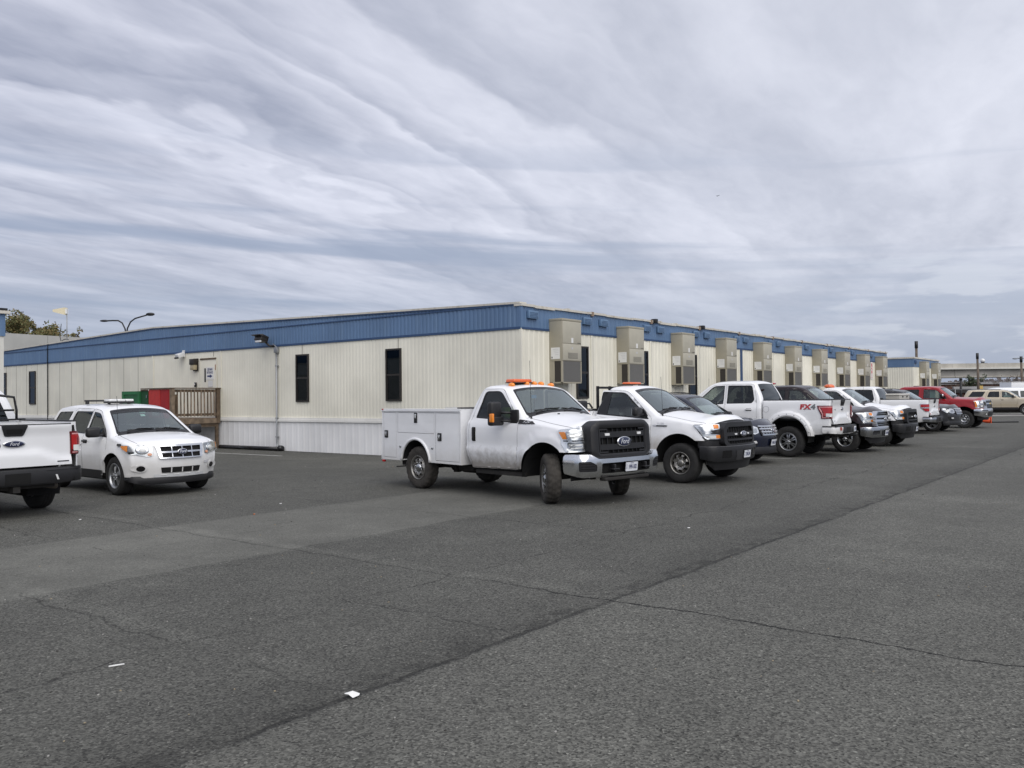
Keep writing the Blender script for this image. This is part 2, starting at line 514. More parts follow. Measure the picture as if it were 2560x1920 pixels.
# ------------------------------------------------------------------ wheels
_wh = {}
def wheel_meshes(R, w, rr, style, tyre, tread):
    k = (R, w, rr, style, tyre.name, tread)
    if k in _wh: return _wh[k]
    n = 96 if tread else 56
    h = w / 2
    prof = [(rr - .012, -h * .80), (rr + .012, -h * .86), (rr + (R - rr) * .35, -h * 1.0), (rr + (R - rr) * .65, -h * 1.0), (R - .035, -h * .94), (R - .010, -h * .82),
            (R, -h * .60), (R, -h * .40), (R - .006, -h * .36), (R, -h * .30), (R, -.012), (R - .008, 0), (R, .012), (R, h * .30), (R - .006, h * .36), (R, h * .40), (R, h * .60),
            (R - .010, h * .82), (R - .035, h * .94), (rr + (R - rr) * .65, h), (rr + (R - rr) * .35, h), (rr + .012, h * .86), (rr - .012, h * .80)]
    def rm(r, hh, kk, j):
        if tread and 4 <= j <= 7 or tread and 15 <= j <= 18:
            if (kk // 2) % 2: return r - .009
        if tread and 9 <= j <= 13 and ((kk + 1) // 2) % 2: return r - .007
        return r
    t = MB().lathe(prof, tyre, n, 'Y', rmod=rm)
    tm = t.mesh('tyre')
    # rim: barrel, lip, face with openings; outer side is -Y
    r = MB()
    fm = {'steel': STEEL, 'steel8': STEEL, 'alloy5': ALLOY, 'alloy6': ALLOY, 'fx': ALLOY, 'chrome5': CHROME, 'hd': ALLOY}[style]
    r.lathe([(rr - .012, -h * .80), (rr + .004, -h * .88), (rr - .006, -h * .92), (rr - .018, -h * .86), (rr - .03, -h * .5), (rr - .035, h * .5), (rr - .012, h * .80)], fm, 48, 'Y')
    Ro = rr - .028
    holes = []
    def poly(n_, c_r, rad, sx=1.0, ph=0.0, m=10):
        for i in range(n_):
            a = 2 * PI * i / n_ + ph
            o = []
            for q in range(m):
                b = 2 * PI * q / m
                dr = rad * math.cos(b); dt = rad * sx * math.sin(b)
                o.append(((c_r + dr) * math.cos(a) - dt * math.sin(a), (c_r + dr) * math.sin(a) + dt * math.cos(a)))
            holes.append(o)
    def wedge(n_, r0, r1, w0, w1, ph=0.0):
        for i in range(n_):
            a = 2 * PI * i / n_ + ph
            o = []
            for (rad, ww) in ((r0, w0), (r1, w1)):
                for q in ((-1, -.5, 0, .5, 1) if rad == r1 else (1, .5, 0, -.5, -1)):
                    aa = a + q * ww
                    o.append((rad * math.cos(aa), rad * math.sin(aa)))
            holes.append(rpoly(o, .012, 2))
    y0 = -h * .62
    if style == 'steel': poly(8, Ro * .74, .020, 1.45, ph=.2)
    elif style == 'steel8': poly(8, Ro * .78, .032, 1.25)
    elif style in ('alloy5', 'chrome5'): wedge(5, Ro * .34, Ro * .93, .22, .38, .3)
    elif style == 'alloy6': wedge(6, Ro * .40, Ro * .94, .30, .30, .2)
    elif style == 'hd': poly(8, Ro * .76, .030, 1.0)
    elif style == 'fx':
        wedge(6, Ro * .38, Ro * .93, .14, .30, .0); wedge(6, Ro * .55, Ro * .93, .035, .11, PI / 6)
    circ = [(Ro * math.cos(2 * PI * i / 40), Ro * math.sin(2 * PI * i / 40)) for i in range(40)]
    V, F = tri(circ, holes, .045)
    q = np.hypot(V[:, 0], V[:, 1]) / Ro
    if style in ('steel', 'steel8', 'hd'):
        y = y0 + .035 * np.sin(np.clip((q - .45) / .5, 0, 1) * PI) * -1 + .03 * (q > .9)
        y = np.where(q < .45, y0 - .0, y)
    else:
        y = y0 - .02 * np.sin(q * PI) + .012 * q
    r.add(np.c_[V[:, 0], y, V[:, 1]], F, fm, True)
    if style == 'fx':
        # dark pockets inside, bright machined face
        pass
    # edge walls of the openings
    for o in holes:
        m_ = len(o); qq = [math.hypot(*p) / Ro for p in o]
        vs = [(p[0], y0 - .005, p[1]) for p in o] + [(p[0] * .97, y0 + .05, p[1] * .97) for p in o]
        r.add(vs, [(i, (i + 1) % m_, (i + 1) % m_ + m_, i + m_) for i in range(m_)], ALLOYD if style == 'fx' else fm)
    rim = r.mesh('rim')
    # hub cap and nuts
    c = MB()
    cr = {'steel': .085, 'steel8': .075, 'hd': .07}.get(style, .045)
    c.lathe([(0.0, y0 - (.045 if style == 'steel' else .03)), (cr * .6, y0 - (.043 if style == 'steel' else .028)), (cr, y0 - .015), (cr, y0 + .02)], CHROMES if style in ('steel', 'hd') else fm, 24, 'Y')
    nn = 8 if style in ('steel', 'hd') else 6
    for i in range(nn):
        a = 2 * PI * i / nn; rr_ = cr + .018
        c.lathe([(0, y0 - .028), (.009, y0 - .027), (.011, y0 + .01)], CHROMES, 8, 'Y', (rr_ * math.cos(a), 0, rr_ * math.sin(a)))
    cap = c.mesh('hub_cap')
    d = MB().lathe([(0, y0 + .055), (rr - .04, y0 + .06)], DARK if style != 'steel8' else LINER, 32, 'Y')
    d.lathe([(0, y0 + .045), (rr * .5, y0 + .05)], CHASSIS, 24, 'Y')
    d.lathe([(0, h * .7), (rr - .02, h * .7)], LINER, 24, 'Y')
    drum = d.mesh('wheel')
    _wh[k] = (drum, tm, rim, cap)
    return _wh[k]
def put_wheel(parent, x, y, R, w, rr, style, side, steer=0.0, tyre=TYRE, tread=False, spin=0.0):
    drum, tm, rim, cap = wheel_meshes(R, w, rr, style, tyre, tread)
    rot = (0, 0, (0 if side < 0 else PI) + steer)
    h = inst(drum, 'wheel', parent, (x, y, R), rot)
    h.rotation_mode = 'XYZ'
    inst(tm, 'tyre', h); inst(rim, 'rim', h, rot=(0, spin, 0)); inst(cap, 'hub_cap', h, rot=(0, spin, 0))
    return h
# ------------------------------------------------------------------ generic car
class Rail:
    """unrolled strip round a bumper: t = distance along the plan curve from the centre line"""
    def __init__(s, path, flip=1, bul=.03, z0=.45, z1=.8, lean=0.0):
        P = np.array(path); d = np.r_[0, np.cumsum(np.sqrt((np.diff(P, axis=0) ** 2).sum(1)))]
        s.P = P; s.d = d - d[-1] / 2; T = np.gradient(P, axis=0); T /= np.linalg.norm(T, axis=1)[:, None]
        s.N = np.c_[T[:, 1], -T[:, 0]] * flip; s.b = bul; s.z0 = z0; s.z1 = z1; s.lean = lean; s.L = s.d[-1]
    def at(s, t, z, off=0.0):
        x = np.interp(t, s.d, s.P[:, 0]); y = np.interp(t, s.d, s.P[:, 1]); nx = np.interp(t, s.d, s.N[:, 0]); ny = np.interp(t, s.d, s.N[:, 1])
        q = (z - (s.z0 + s.z1) / 2) / ((s.z1 - s.z0) / 2)
        o = s.b * (1 - np.abs(np.clip(q, -1.2, 1.2)) ** 3) + off + s.lean * (z - s.z1)
        return np.c_[x + nx * o, y + ny * o, z + 0 * x]
    def patch(s, mb, outline, holes, mat, step=.07, off=0.0):
        V, F = tri(outline, holes, step)
        mb.add(s.at(V[:, 0], V[:, 1], off), F, mat, True)
    def wall(s, mb, outline, mat, o0, o1, step=.07):
        O = np.array(closed_dens(outline, step)); n = len(O)
        a = s.at(O[:, 0], O[:, 1], o0); b = s.at(O[:, 0], O[:, 1], o1)
        mb.add(np.vstack([a, b]), [(i, (i + 1) % n, (i + 1) % n + n, i + n) for i in range(n)], mat, False)
    def m(s):
        def f(y, z, off=0.0):
            return tuple(s.at(np.array([y]), np.array([z]), off)[0])
        return f
def rect(x0, x1, z0, z1): return [(x0, z0), (x1, z0), (x1, z1), (x0, z1)]

class Car: pass
def build_shell(name, label, group, paint, pose, P, wt, arches, bottom, doors=(), quarter=(), flare=.03, roll=.06, front=None, rear=None, step=.09, sc=1.0,
                marks=None, fascia=None, glassm=(GWS, GSIDE, GTINT), handle=None, fw=.16, fn=2.2, cat='pickup truck', rearglass=True, wind_in=.06, dark_pillar=None, upto=None, frit=.06, mirror_z=None, hood_u=.93, hood0=-.09):
    c = Car(); c.root = empty(name, (pose[0], pose[1], pose[3] if len(pose) > 3 else 0), R_(pose[2]), label, cat, group, sc)
    c.paint = paint
    sh = Shell(P, wt, arches, flare, fw, roll, front, rear, step, fn); c.sh = sh
    mk = {k: sh.sx(*v) for k, v in marks.items()}; c.mk = mk
    end = sh.S[-1]
    body = MB()
    top = sh.seg(0, end)
    outline = top + list(bottom)           # bottom runs rear -> front
    holes = [d['poly'] for d in doors] + [q['poly'] for q in quarter]
    sh.side(body, outline, holes, paint)
    # front fascia + strips beside bonnet
    sh.top(body, rect(0.0, mk['lip'] + hood0 - .004, -1, 1), [], fascia or paint)
    if hood_u < 1:
        for sg in (-1, 1):
            a, b = sorted((sg * hood_u, sg * 1.0))
            sh.top(body, rect(mk['lip'] + hood0 - .004, mk['cowl'], a, b), [], paint)
    # windscreen opening
    s0, s1 = mk['cowl'], mk['header']
    wo = rpoly([(s0 + .03, -.955), (s1 - .02, -.93), (s1 - .02, .93), (s0 + .03, .955)], .07)
    sh.top(body, rect(s0, s1, -1, 1), [wo], paint)
    sh.top(body, rect(s1, mk['roof'], -1, 1), [], paint)
    s2, s3 = mk['roof'], mk['belt']
    ro = rpoly([(s2 + .07, -.86), (s3 - .02, -.88), (s3 - .02, .88), (s2 + .07, .86)], .06)
    sh.top(body, rect(s2, s3, -1, 1), [ro], paint)
    if end > s3 + .02: sh.top(body, rect(s3, end, -1, 1), [], paint)
    c.body = body.link('body', c.root)
    # bonnet
    hd = MB(); sh.top(hd, rect(mk['lip'] + hood0, mk['cowl'] - .03, -hood_u + .008, hood_u - .008), [], paint, off=.003)
    # power bulge creases
    c.hood = hd.link('bonnet', c.root)
    g = MB(); sh.top(g, wo, [], glassm[0], off=-.008)
    ws = g.link('windscreen', c.root)
    f = MB(); wi = rpoly([(s0 + .03 + frit * 1.6, -.955 + frit), (s1 - .02 - frit * 1.3, -.93 + frit), (s1 - .02 - frit * 1.3, .93 - frit), (s0 + .03 + frit * 1.6, .955 - frit)], .07)
    sh.top(f, wo, [wi], BLACKG, off=-.004)
    f.link('windscreen_border', ws)
    g = MB(); sh.top(g, ro, [], glassm[2], off=-.008); g.link('rear_window', c.root)
    c.doors = []
    for sd in (-1, 1):
        for d in doors:
            m = MB(); ip = inset(d['poly'], .006)
            w = d.get('win')
            sh.side(m, ip, [w] if w else [], paint, sides=(sd,))
            # door return edge so the gap reads as depth
            do = m.link('door', c.root)
            if w:
                gm = MB(); gl = d.get('glass', glassm[1])
                sh.side(gm, w, [], gl, off=-.012, sides=(sd,))
                go = gm.link('window', do)
                tr = MB(); sh.side(tr, w, [inset(w, .028)], BLACKG, off=-.007, sides=(sd,))
                for sx_ in d.get('sash', []):   # dark dividing bars
                    pass
                tr.link('window_seal', go)
                if d.get('dark'):  # dark fixed rear part of the glass
                    dm = MB(); sh.side(dm, d['dark'], [], BLACKG, off=-.005, sides=(sd,)); dm.link('window_bar', go)
            if d.get('handle'):
                hx, hz = d['handle']; hm = MB(); y = float(sh.W(np.array([hx]), np.array([hz]))[0])
                hk = d.get('hmat', BLACKP)
                if d.get('vert'):
                    hm.box((hx, sd * (y + .004), hz), (.085, .012, .25), DARK, bev=.006)
                    hm.box((hx - .012, sd * (y + .016), hz), (.045, .03, .23), hk, bev=.012)
                else:
                    hm.box((hx, sd * (y + .002), hz), (.16, .012, .07), DARK, bev=.02)
                    hm.box((hx, sd * (y + .02), hz + .006), (.21, .028, .035), hk, bev=.012)
                hm.link('door_handle', do)
            c.doors.append(do)
        for q in quarter:
            gm = MB(); sh.side(gm, q['poly'], [], q.get('glass', glassm[2]), off=-.010, sides=(sd,))
            go = gm.link('quarter_window', c.root)
            tr = MB(); sh.side(tr, q['poly'], [inset(q['poly'], .02)], BLACKG, off=-.006, sides=(sd,)); tr.link('window_seal', go)
    # dark inside: engine bay, cabin tub, wheel housings
    u = MB()
    xb = sh.A[:, 0].min(); xf = sh.A[:, 0].max()
    zc = float(np.interp(mk['cowl'], sh.S, sh.A[:, 1])); xc = float(np.interp(mk['cowl'], sh.S, sh.A[:, 0]))
    wmax = max(w for _, w in wt)
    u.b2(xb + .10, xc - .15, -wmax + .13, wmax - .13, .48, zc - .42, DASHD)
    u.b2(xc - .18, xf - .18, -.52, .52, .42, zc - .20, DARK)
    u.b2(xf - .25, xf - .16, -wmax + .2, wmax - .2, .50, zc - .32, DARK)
    for (ax, az, r) in arches:
        pts = arch_pts(ax, az, r + .004, az - r * .08, az - r * .08, 18)
        for sd in (-1, 1):
            yo = wmax - .03; yi = .42
            vs = [(p[0], sd * yo, p[1]) for p in pts] + [(p[0], sd * yi, p[1]) for p in pts]; n = len(pts)
            u.add(vs, [(i, i + 1, i + 1 + n, i + n) for i in range(n - 1)], LINER, True)
            u.add([(p[0], sd * yi, p[1]) for p in pts], [tuple(range(n))], LINER)
    u.link('underbody', c.root)
    # dashboard, seats, steering wheel
    it = MB()
    it.box((xc - .42, 0, zc - .20), (.50, (wmax - .16) * 2, .24), DASH, bev=.08)
    it.box((xc - .30, .38, zc - .10), (.25, .42, .10), DASH, bev=.04)
    it.b2(xc - .6, xc - .2, -wmax + .16, wmax - .16, zc - .6, zc - .28, DASHD)
    it.link('dashboard', c.root)
    stw = MB(); cx, cy, cz = xc - .66, .42, zc - .10
    ring = [(cx - .19 * math.sin(a) * .42, cy + .19 * math.cos(a), cz + .19 * math.sin(a) * .9) for a in [2 * PI * k / 24 for k in range(25)]]
    stw.tube(ring, .016, SEATD, 8); stw.tube([(cx + .22, cy, cz - .13), (cx, cy, cz)], .03, SEATD); stw.box((cx, cy, cz), (.05, .20, .07), SEATD, ry=-.45, bev=.02); stw.link('steering_wheel', c.root)
    rows = c.rows = [xc - 1.22] + ([xc - 2.15] if (xc - xb) > 2.6 else [])
    for x in rows:
        for y in (-.42, .42):
            if x - .25 < float(sh.A[:, 0].min()) + .1: continue
            sm = MB(); sm.box((x + .05, y, zc - .55), (.52, .50, .18), SEAT, bev=.06); sm.box((x - .20, y, zc - .18), (.15, .48, .66), SEAT, ry=-.2, bev=.06)
            sm.box((x - .27, y, zc + .26), (.10, .26, .19), SEAT, ry=-.1, bev=.045)
            sm.link('seat', c.root)
    return c

def fmap(sh, smax, sidewrap=True):
    sv = np.linspace(0, smax, 40); xs_ = np.interp(sv, sh.S, sh.A[:, 0]); z0_ = np.interp(sv, sh.S, sh.A[:, 1]); hw_ = sh.W(xs_, z0_)
    nz_ = np.interp(sv, sh.S, sh.N[:, 1]); c_ = np.interp(sv, sh.S, sh.crs); mono = np.arange(40) * 1e-6
    def f(y, z, off=0.0):
        za = z0_ + nz_ * c_ * (1 - np.clip(abs(y) / hw_, 0, 1) ** sh.fn)
        s = float(np.interp(z, np.maximum.accumulate(za) + mono, sv)); x = float(np.interp(s, sh.S, sh.A[:, 0]))
        hw = float(sh.W(np.array([x]), np.array([z]))[0])
        a = abs(y)
        if a <= hw or not sidewrap:
            p = sh.at(np.array([s]), np.array([y / hw]), off)[0]
            return (p[0], p[1], p[2])
        xs = x - (a - hw)
        w = float(sh.W(np.array([xs]), np.array([z]))[0])
        k = min(1, (a - hw) / .04)
        return (xs + off * (1 - k) * .7, math.copysign(w + off, y), z)
    return f
def corner(sh, smax, z):
    zt = np.interp(np.linspace(0, smax, 60), sh.S, sh.A[:, 1]); s = float(np.interp(z, np.maximum.accumulate(zt + np.arange(60) * 1e-6), np.linspace(0, smax, 60)))
    x = float(np.interp(s, sh.S, sh.A[:, 0])); return float(sh.W(np.array([x]), np.array([z]))[0])

def wipers(c, y0=-.62, y1=.05, park=.10):
    mb = MB(); sh = c.sh; s0 = c.mk['cowl'] + park; L = c.mk['header'] - c.mk['cowl']
    for yy in (y0, y1):
        pts = [tuple(sh.at(np.array([s0 - .06 + .0]), np.array([yy / .85]), .02)[0]), tuple(sh.at(np.array([s0 + .015]), np.array([(yy + .25) / .85]), .03)[0]), tuple(sh.at(np.array([s0 + .02]), np.array([(yy + .58) / .85]), .012)[0])]
        mb.tube(pts, [.012, .009, .006], BLACKP, 6)
        a = sh.at(np.array([s0 + .03]), np.array([(yy + .02) / .85]), .006)[0]; b = sh.at(np.array([s0 + .03]), np.array([(yy + .62) / .85]), .006)[0]
        mb.tube([tuple(a), tuple(b)], .009, BLACKP, 6)
    # plenum under the blades
    sh.top(mb, rect(c.mk['cowl'] - .03, c.mk['cowl'] + .05, -.93, .93), [], BLACKP, off=.004)
    mb.link('wiper', c.root)

def mirror(c, x, z, kind='std', mat_=BLACKP, capm=None):
    sh = c.sh
    for sd in (-1, 1):
        w = float(sh.W(np.array([x]), np.array([z]))[0]); m = MB()
        if kind == 'tow':
            x -= .13; m.box((x + .15, sd * (w + .03), z - .02), (.20, .05, .24), mat_, bev=.02)
            m.tube([(x + .10, sd * (w + .02), z + .04), (x - .08, sd * (w + .20), z + .05)], .022, mat_, 8)
            m.tube([(x + .10, sd * (w + .02), z - .10), (x - .08, sd * (w + .20), z - .09)], .022, mat_, 8)
            m.box((x - .10, sd * (w + .27), z + .10), (.13, .25, .27), mat_, bev=.045)
            m.box((x - .10, sd * (w + .24), z - .09), (.13, .30, .17), mat_, bev=.04)
            o = m.link('side_mirror', c.root)
            l = MB(); l.box((x - .05, sd * (w + .375), z - .04), (.09, .045, .15), AMBER, bev=.012); l.link('indicator', o)
            g = MB(); g.box((x - .163, sd * (w + .27), z + .10), (.006, .19, .21), CHROME); g.link('mirror_glass', o)
        else:
            m.prism([(x + .12, z - .06), (x - .14, z - .06), (x - .14, z + .02), (x - .02, z + .12)], sd * (w - .02), sd * (w + .02), 'xz', mat_)
            m.box((x - .02, sd * (w + .06), z - .01), (.08, .14, .05), mat_, bev=.02)
            s_ = .19 if kind == 'std' else .17
            m.box((x - .04, sd * (w + .20), z + .05), (.13, .27, s_), mat_, bev=.055)
            o = m.link('side_mirror', c.root)
            if capm:
                k = MB(); k.box((x - .028, sd * (w + .20), z + .065), (.13, .255, s_ * .8), capm, bev=.055); k.link('mirror_cap', o)
            g = MB(); g.box((x - .107, sd * (w + .20), z + .05), (.006, .21, s_ * .75), CHROME); g.link('mirror_glass', o)

def chassis(c, x0, x1, axles, z=.47, hw=.46):
    m = MB()
    for y in (-hw, hw): m.b2(x0, x1, y - .05, y + .05, z - .07, z + .08, CHASSIS)
    for ax, r in axles:
        m.tube([(ax, -.75, r), (ax, .75, r)], .05, CHASSIS, 10)
    ar = axles[-1]
    m.ellip((ar[0], .05, ar[1]), (.17, .17, .17), CHASSIS)
    m.tube([(x0 + .2, -.3, z - .04), (x1 - 1.2, -.3, z - .06)], .035, CHASSIS, 8)
    m.box(((x0 + x1) / 2 + .3, .15, z - .02), (1.1, .45, .2), CHASSIS, bev=.05)
    m.box(((x0 + x1) / 2 - .5, -.3, z - .06), (.7, .3, .18), CHASSIS, bev=.06)
    for k in (-1, 1): m.tube([(ar[0] + .12, k * .52, ar[1] + .02), (ar[0] + .2, k * .45, z + .25)], .03, CHASSIS, 8)
    m.link('chassis', c.root)

def antenna(c, x, y, z, h=.75):
    m = MB(); m.lathe([(.022, 0), (.016, .03), (.008, .07), (.003, .09)], BLACKP, 10, 'Z', (x, y, z)); m.tube([(x, y, z + .08), (x - .03, y, z + h)], .0035, BLACKG, 5)
    m.link('aerial', c.root)

# ------------------------------------------------------------------ pickup bed (2015-style or plain box)
def bed(c, paint, x0, x1, zt, zb, wt, arches, flare, xr_c=.03, step=.09, rail=BLACKP, crease=True, roll=.035, fw=.12, bw=1.0, bottom=None):
    P = [(x0, zb, 0, 0), (x0, zt, .02, 0), (x1, zt - .005, .03, xr_c), (x1, zb + .12, 0, xr_c)]
    sh = Shell(P, wt, arches, flare, fw, roll, None, (x1 + .35, .03, .35), step)
    m = MB(); s = sh.seg(0, sh.S[-1])
    bt = bottom or [(x1 + .02, zb)]
    sh.side(m, s + bt, [], paint)
    c.bed_sh = sh
    w = float(catmull(wt, zt))
    # rails, inner walls, floor
    for sd in (-1, 1):
        m.b2(x1 + .01, x0, sd * (w - .03), sd * (w - .10), zt - .05, zt + .004, paint)
        m.b2(x1 + .03, x0 - .02, sd * (w - .08), sd * (w - .11), zt - .50, zt - .045, paint)
    m.b2(x0 - .03, x0, -w + .05, w - .05, zb + .2, zt - .002, paint)
    m.b2(x1 + .03, x0 - .03, -w + .10, w - .10, zt - .56, zt - .50, BLACKP)
    m.b2(x1 + .06, x0 - .1, -.48, .48, zb + .05, zt - .57, DARK)
    for (ax, az, r) in arches:
        pts = arch_pts(ax, az, r + .004, az - r * .3, az - r * .3, 18)
        for sd in (-1, 1):
            vs = [(p[0], sd * (w), p[1]) for p in pts] + [(p[0], sd * .45, p[1]) for p in pts]; n = len(pts)
            m.add(vs, [(i, i + 1, i + 1 + n, i + n) for i in range(n - 1)], LINER, True)
            m.add([(p[0], sd * .45, p[1]) for p in pts], [tuple(range(n))], LINER)
    o = m.link('cargo_bed', c.root)
    for sd in (-1, 1):
        r = MB(); r.b2(x1 + .0, x0, sd * (w - .015), sd * (w - .11), zt + .006, zt + .026, rail, bev=.008); r.link('bed_rail', o)
    return o
def tailgate(c, paint, x, hw, z0, z1, crown=.03, handle=BLACKP, crease='wave', emblem=True, hpos=None, topcap=BLACKP):
    """sculpted tailgate, rear surface; returns map (y,z,off)->xyz"""
    def prof(y, z):
        q = (z - z0) / (z1 - z0)
        o = crown * (1 - (abs(y) / hw) ** 2.2)
        o += .030 * max(0, 1 - abs((z - (z1 - .015)) / .13)) * 1.0          # spoiler lip
        if crease == 'wave':
            zc = z0 + (z1 - z0) * (.36 if abs(y) < hw * .42 else .36 - .20 * min(1, (abs(y) / hw - .42) / .38))
            t = (z - zc) / .035
            o += .034 / (1 + math.exp(max(-30, min(30, t * 2.2))))
        else:
            o += .012 * math.exp(-((q - .32) / .05) ** 2)
        return o
    def f(y, z, off=0.0): return (x - prof(y, z) - off, y, z)
    m = MB(); V, F = tri(rect(-hw, hw, z0, z1), [], .045)
    m.add([f(a, b) for a, b in V], F, paint, True)
    m.b2(x - .002, x + .05, -hw + .01, hw - .01, z0, z1 - .003, paint)
    m.add([f(-hw, z1), f(hw, z1), (x + .05, hw, z1), (x + .05, -hw, z1)] + [], [(0, 1, 2, 3)], paint)
    o = m.link('tailgate', c.root)
    if topcap:
        t = MB(); t.b2(x - .012, x + .055, -hw, hw, z1 + .002, z1 + .016, topcap, bev=.006); t.link('tailgate_cap', o)
    if handle:
        h = MB(); zc = z1 - .075 if hpos is None else hpos
        hp = rpoly([(-.19, zc + .085), (.19, zc + .085), (.13, zc - .085), (-.13, zc - .085)], .03)
        endpatch(h, f, hp, handle, .05, .004, .010)
        endpatch(h, f, rpoly([(-.12, zc + .02), (.12, zc + .02), (.10, zc - .055), (-.10, zc - .055)], .02), DARK, .05, .015)
        h.link('tailgate_handle', o)
    return f, o
# ------------------------------------------------------------------ the vehicles
PGRP = 'vehicles parked beside the long building'
def pk_arch(ax, az, r, zr, zf, n=18): return arch_pts(ax, az, r, zr, zf, n)

def lightbar(parent_pos, label, L=.60, w=.26, h=.075, mats=(BEACON,), name='warning_light', leg=.05):
    """low beacon bar; returns root at its foot"""
    r = empty(name, (0, 0, 0), 0, label, 'warning light', 'warning lights on vehicle roofs')
    b = MB(); b.box((0, 0, .012), (.14, .16, .024), BLACKP, bev=.008); b.tube([(0, 0, 0), (0, 0, leg)], .03, BLACKP, 10); b.link('base', r)
    m = MB()
    m.box((0, 0, leg + h / 2), (w, L, h), mats[0], bev=.03)
    m.link('lens', r)
    k = MB(); k.box((0, 0, leg + .008), (w + .01, L + .01, .016), BLACKP, bev=.006); k.link('tray', r)
    return r
def place_on(root, thing, x, y, z, rz=0.0):
    """put a thing on a vehicle (own top-level object) at vehicle-local coordinates"""
    a = root.rotation_euler[2]; s = root.scale[0]
    thing.location = (root.location.x + s * (x * math.cos(a) - y * math.sin(a)), root.location.y + s * (x * math.sin(a) + y * math.cos(a)), root.location.z + s * z)
    thing.rotation_euler = (0, 0, a + rz)

# ---------- 1. utility truck with service body
def superduty():
    P = [(.62, .86, 0, .10), (.60, 1.10, .05, .10), (.54, 1.225, .05, .15), (.0, 1.30, .3, .11), (-.50, 1.375, .1, .10), (-.585, 1.395, .03, .10),
         (-1.16, 1.90, .14, .07), (-1.45, 1.955, .3, .045), (-1.80, 1.955, .14, .045), (-1.97, 1.60, .1, .03), (-2.05, 1.28, .12, .02), (-2.05, .80, .2, .02), (-1.92, .50, .05, .02)]
    wt = [(.40, .93), (.52, .955), (.70, .988), (.84, 1.003), (.895, .978), (1.10, .984), (1.27, .965), (1.31, .955), (1.34, .93), (1.42, .905), (1.90, .755), (2.0, .72)]
    A = (0.0, .45, .56)
    bottom = [(-1.92, .50), (-.70, .52)] + pk_arch(*A, .54, .86)[0:] + [(.62, .86)]
    bottom = bottom[1:]
    door = rpoly([(-.655, 1.33, .04), (-1.235, 1.905, .10), (-1.76, 1.905, .07), (-1.95, 1.28, .08), (-1.95, .80, .12), (-1.84, .515, .03), (-.68, .53, .03)], .05)
    win = rpoly([(-.70, 1.335, .05), (-.75, 1.40, .03), (-1.285, 1.865, .10), (-1.70, 1.865, .08), (-1.82, 1.385, .03)], .05)
    c = build_shell('utility_truck', 'white service body truck with orange light bar and turned front wheels, nearest in the row', PGRP, WHITED, (1.25, 14.61, -47.4), P, wt, [A], bottom,
                    doors=[dict(poly=door, win=win, handle=(-1.80, 1.10), vert=True, glass=GTINT)], flare=.045, roll=.07, front=(.25, .03, .35), step=.065,
                    marks=dict(lip=(.54, 1.225), cowl=(-.585, 1.395), header=(-1.16, 1.90), roof=(-1.80, 1.955), belt=(-2.03, 1.34)), fw=.17, sc=1.0, frit=.045, hood_u=.95)
    sh = c.sh; root = c.root; lip = c.mk['lip']; fm = fmap(sh, lip)
    for y in (-.38, .38):   # second crease pair on the bonnet
        pass
    # grille
    def gm(y, z, off=0.0): return (.80 + .055 * (1 - min(1, (abs(y) / .76) ** 2.4)) - (z - 1.0) * .06 + off, y, z)
    g = MB()
    outer = rpoly([(-.585, 1.355), (-.745, 1.255), (-.745, .84), (-.63, .755), (.63, .755), (.745, .84), (.745, 1.255), (.585, 1.355)], .06)
    inner = rpoly([(-.585, 1.235), (-.585, .825), (.585, .825), (.585, 1.235)], .05)
    V, F = tri(outer, [inner], .05)
    def puff(y, z):
        d = min(float(dist_poly([(y, z)], outer + [outer[0]])[0]), float(dist_poly([(y, z)], inner + [inner[0]])[0]))
        return .02 * min(1, d / .03)
    g.add([gm(a, b, puff(a, b)) for a, b in V], F, BLACKP, True)
    O = closed_dens(outer, .06); n = len(O)
    g.add([gm(a, b, 0) for a, b in O] + [gm(a, b, -.22) for a, b in O], [(i, (i + 1) % n, (i + 1) % n + n, i + n) for i in range(n)], BLACKP)
    O = closed_dens(inner, .06); n = len(O)
    g.add([gm(a, b, 0) for a, b in O] + [gm(a, b, -.06) for a, b in O], [(i, (i + 1) % n, (i + 1) % n + n, i + n) for i in range(n)], BLACKP)
    endpatch(g, gm, inner, DARK, .12, -.065)
    for z0, z1 in ((1.085, 1.175), (.885, .975)):
        endpatch(g, gm, rpoly([(-.545, z0), (.545, z0), (.545, z1), (-.545, z1)], .012), BLACKP, .08, -.03, .028)
    for k in range(9):
        y = -.48 + .12 * k
        for z0, z1 in ((.835, .885), (.975, 1.085), (1.175, 1.225)):
            endpatch(g, gm, rect(y - .008, y + .008, z0, z1), BLACKP, .2, -.05, .02)
    for sy in (-1, 1):  # bracket ends
        for z in (.85, 1.215):
            endpatch(g, gm, [(min(sy * .56, sy * .40), z - .012), (max(sy * .56, sy * .40), z - .012), (max(sy * .56, sy * .40), z + .012), (min(sy * .56, sy * .40), z + .012)], BLACKP, .1, -.02, .02)
        endpatch(g, gm, [(min(sy * .575, sy * .55), .84), (max(sy * .575, sy * .55), .84), (max(sy * .575, sy * .55), 1.225), (min(sy * .575, sy * .55), 1.225)], BLACKP, .1, -.02, .02)
    go = g.link('grille', root)
    for y in (-.40, .40):
        l = MB(); endpatch(l, gm, rpoly([(y - .05, 1.115), (y + .05, 1.115), (y + .05, 1.155), (y - .05, 1.155)], .01), LENSW, .1, 0, .012); l.link('strobe_lamp', go)
    badge(gm, go, 0, 1.01, .175, .082, 1, .002)
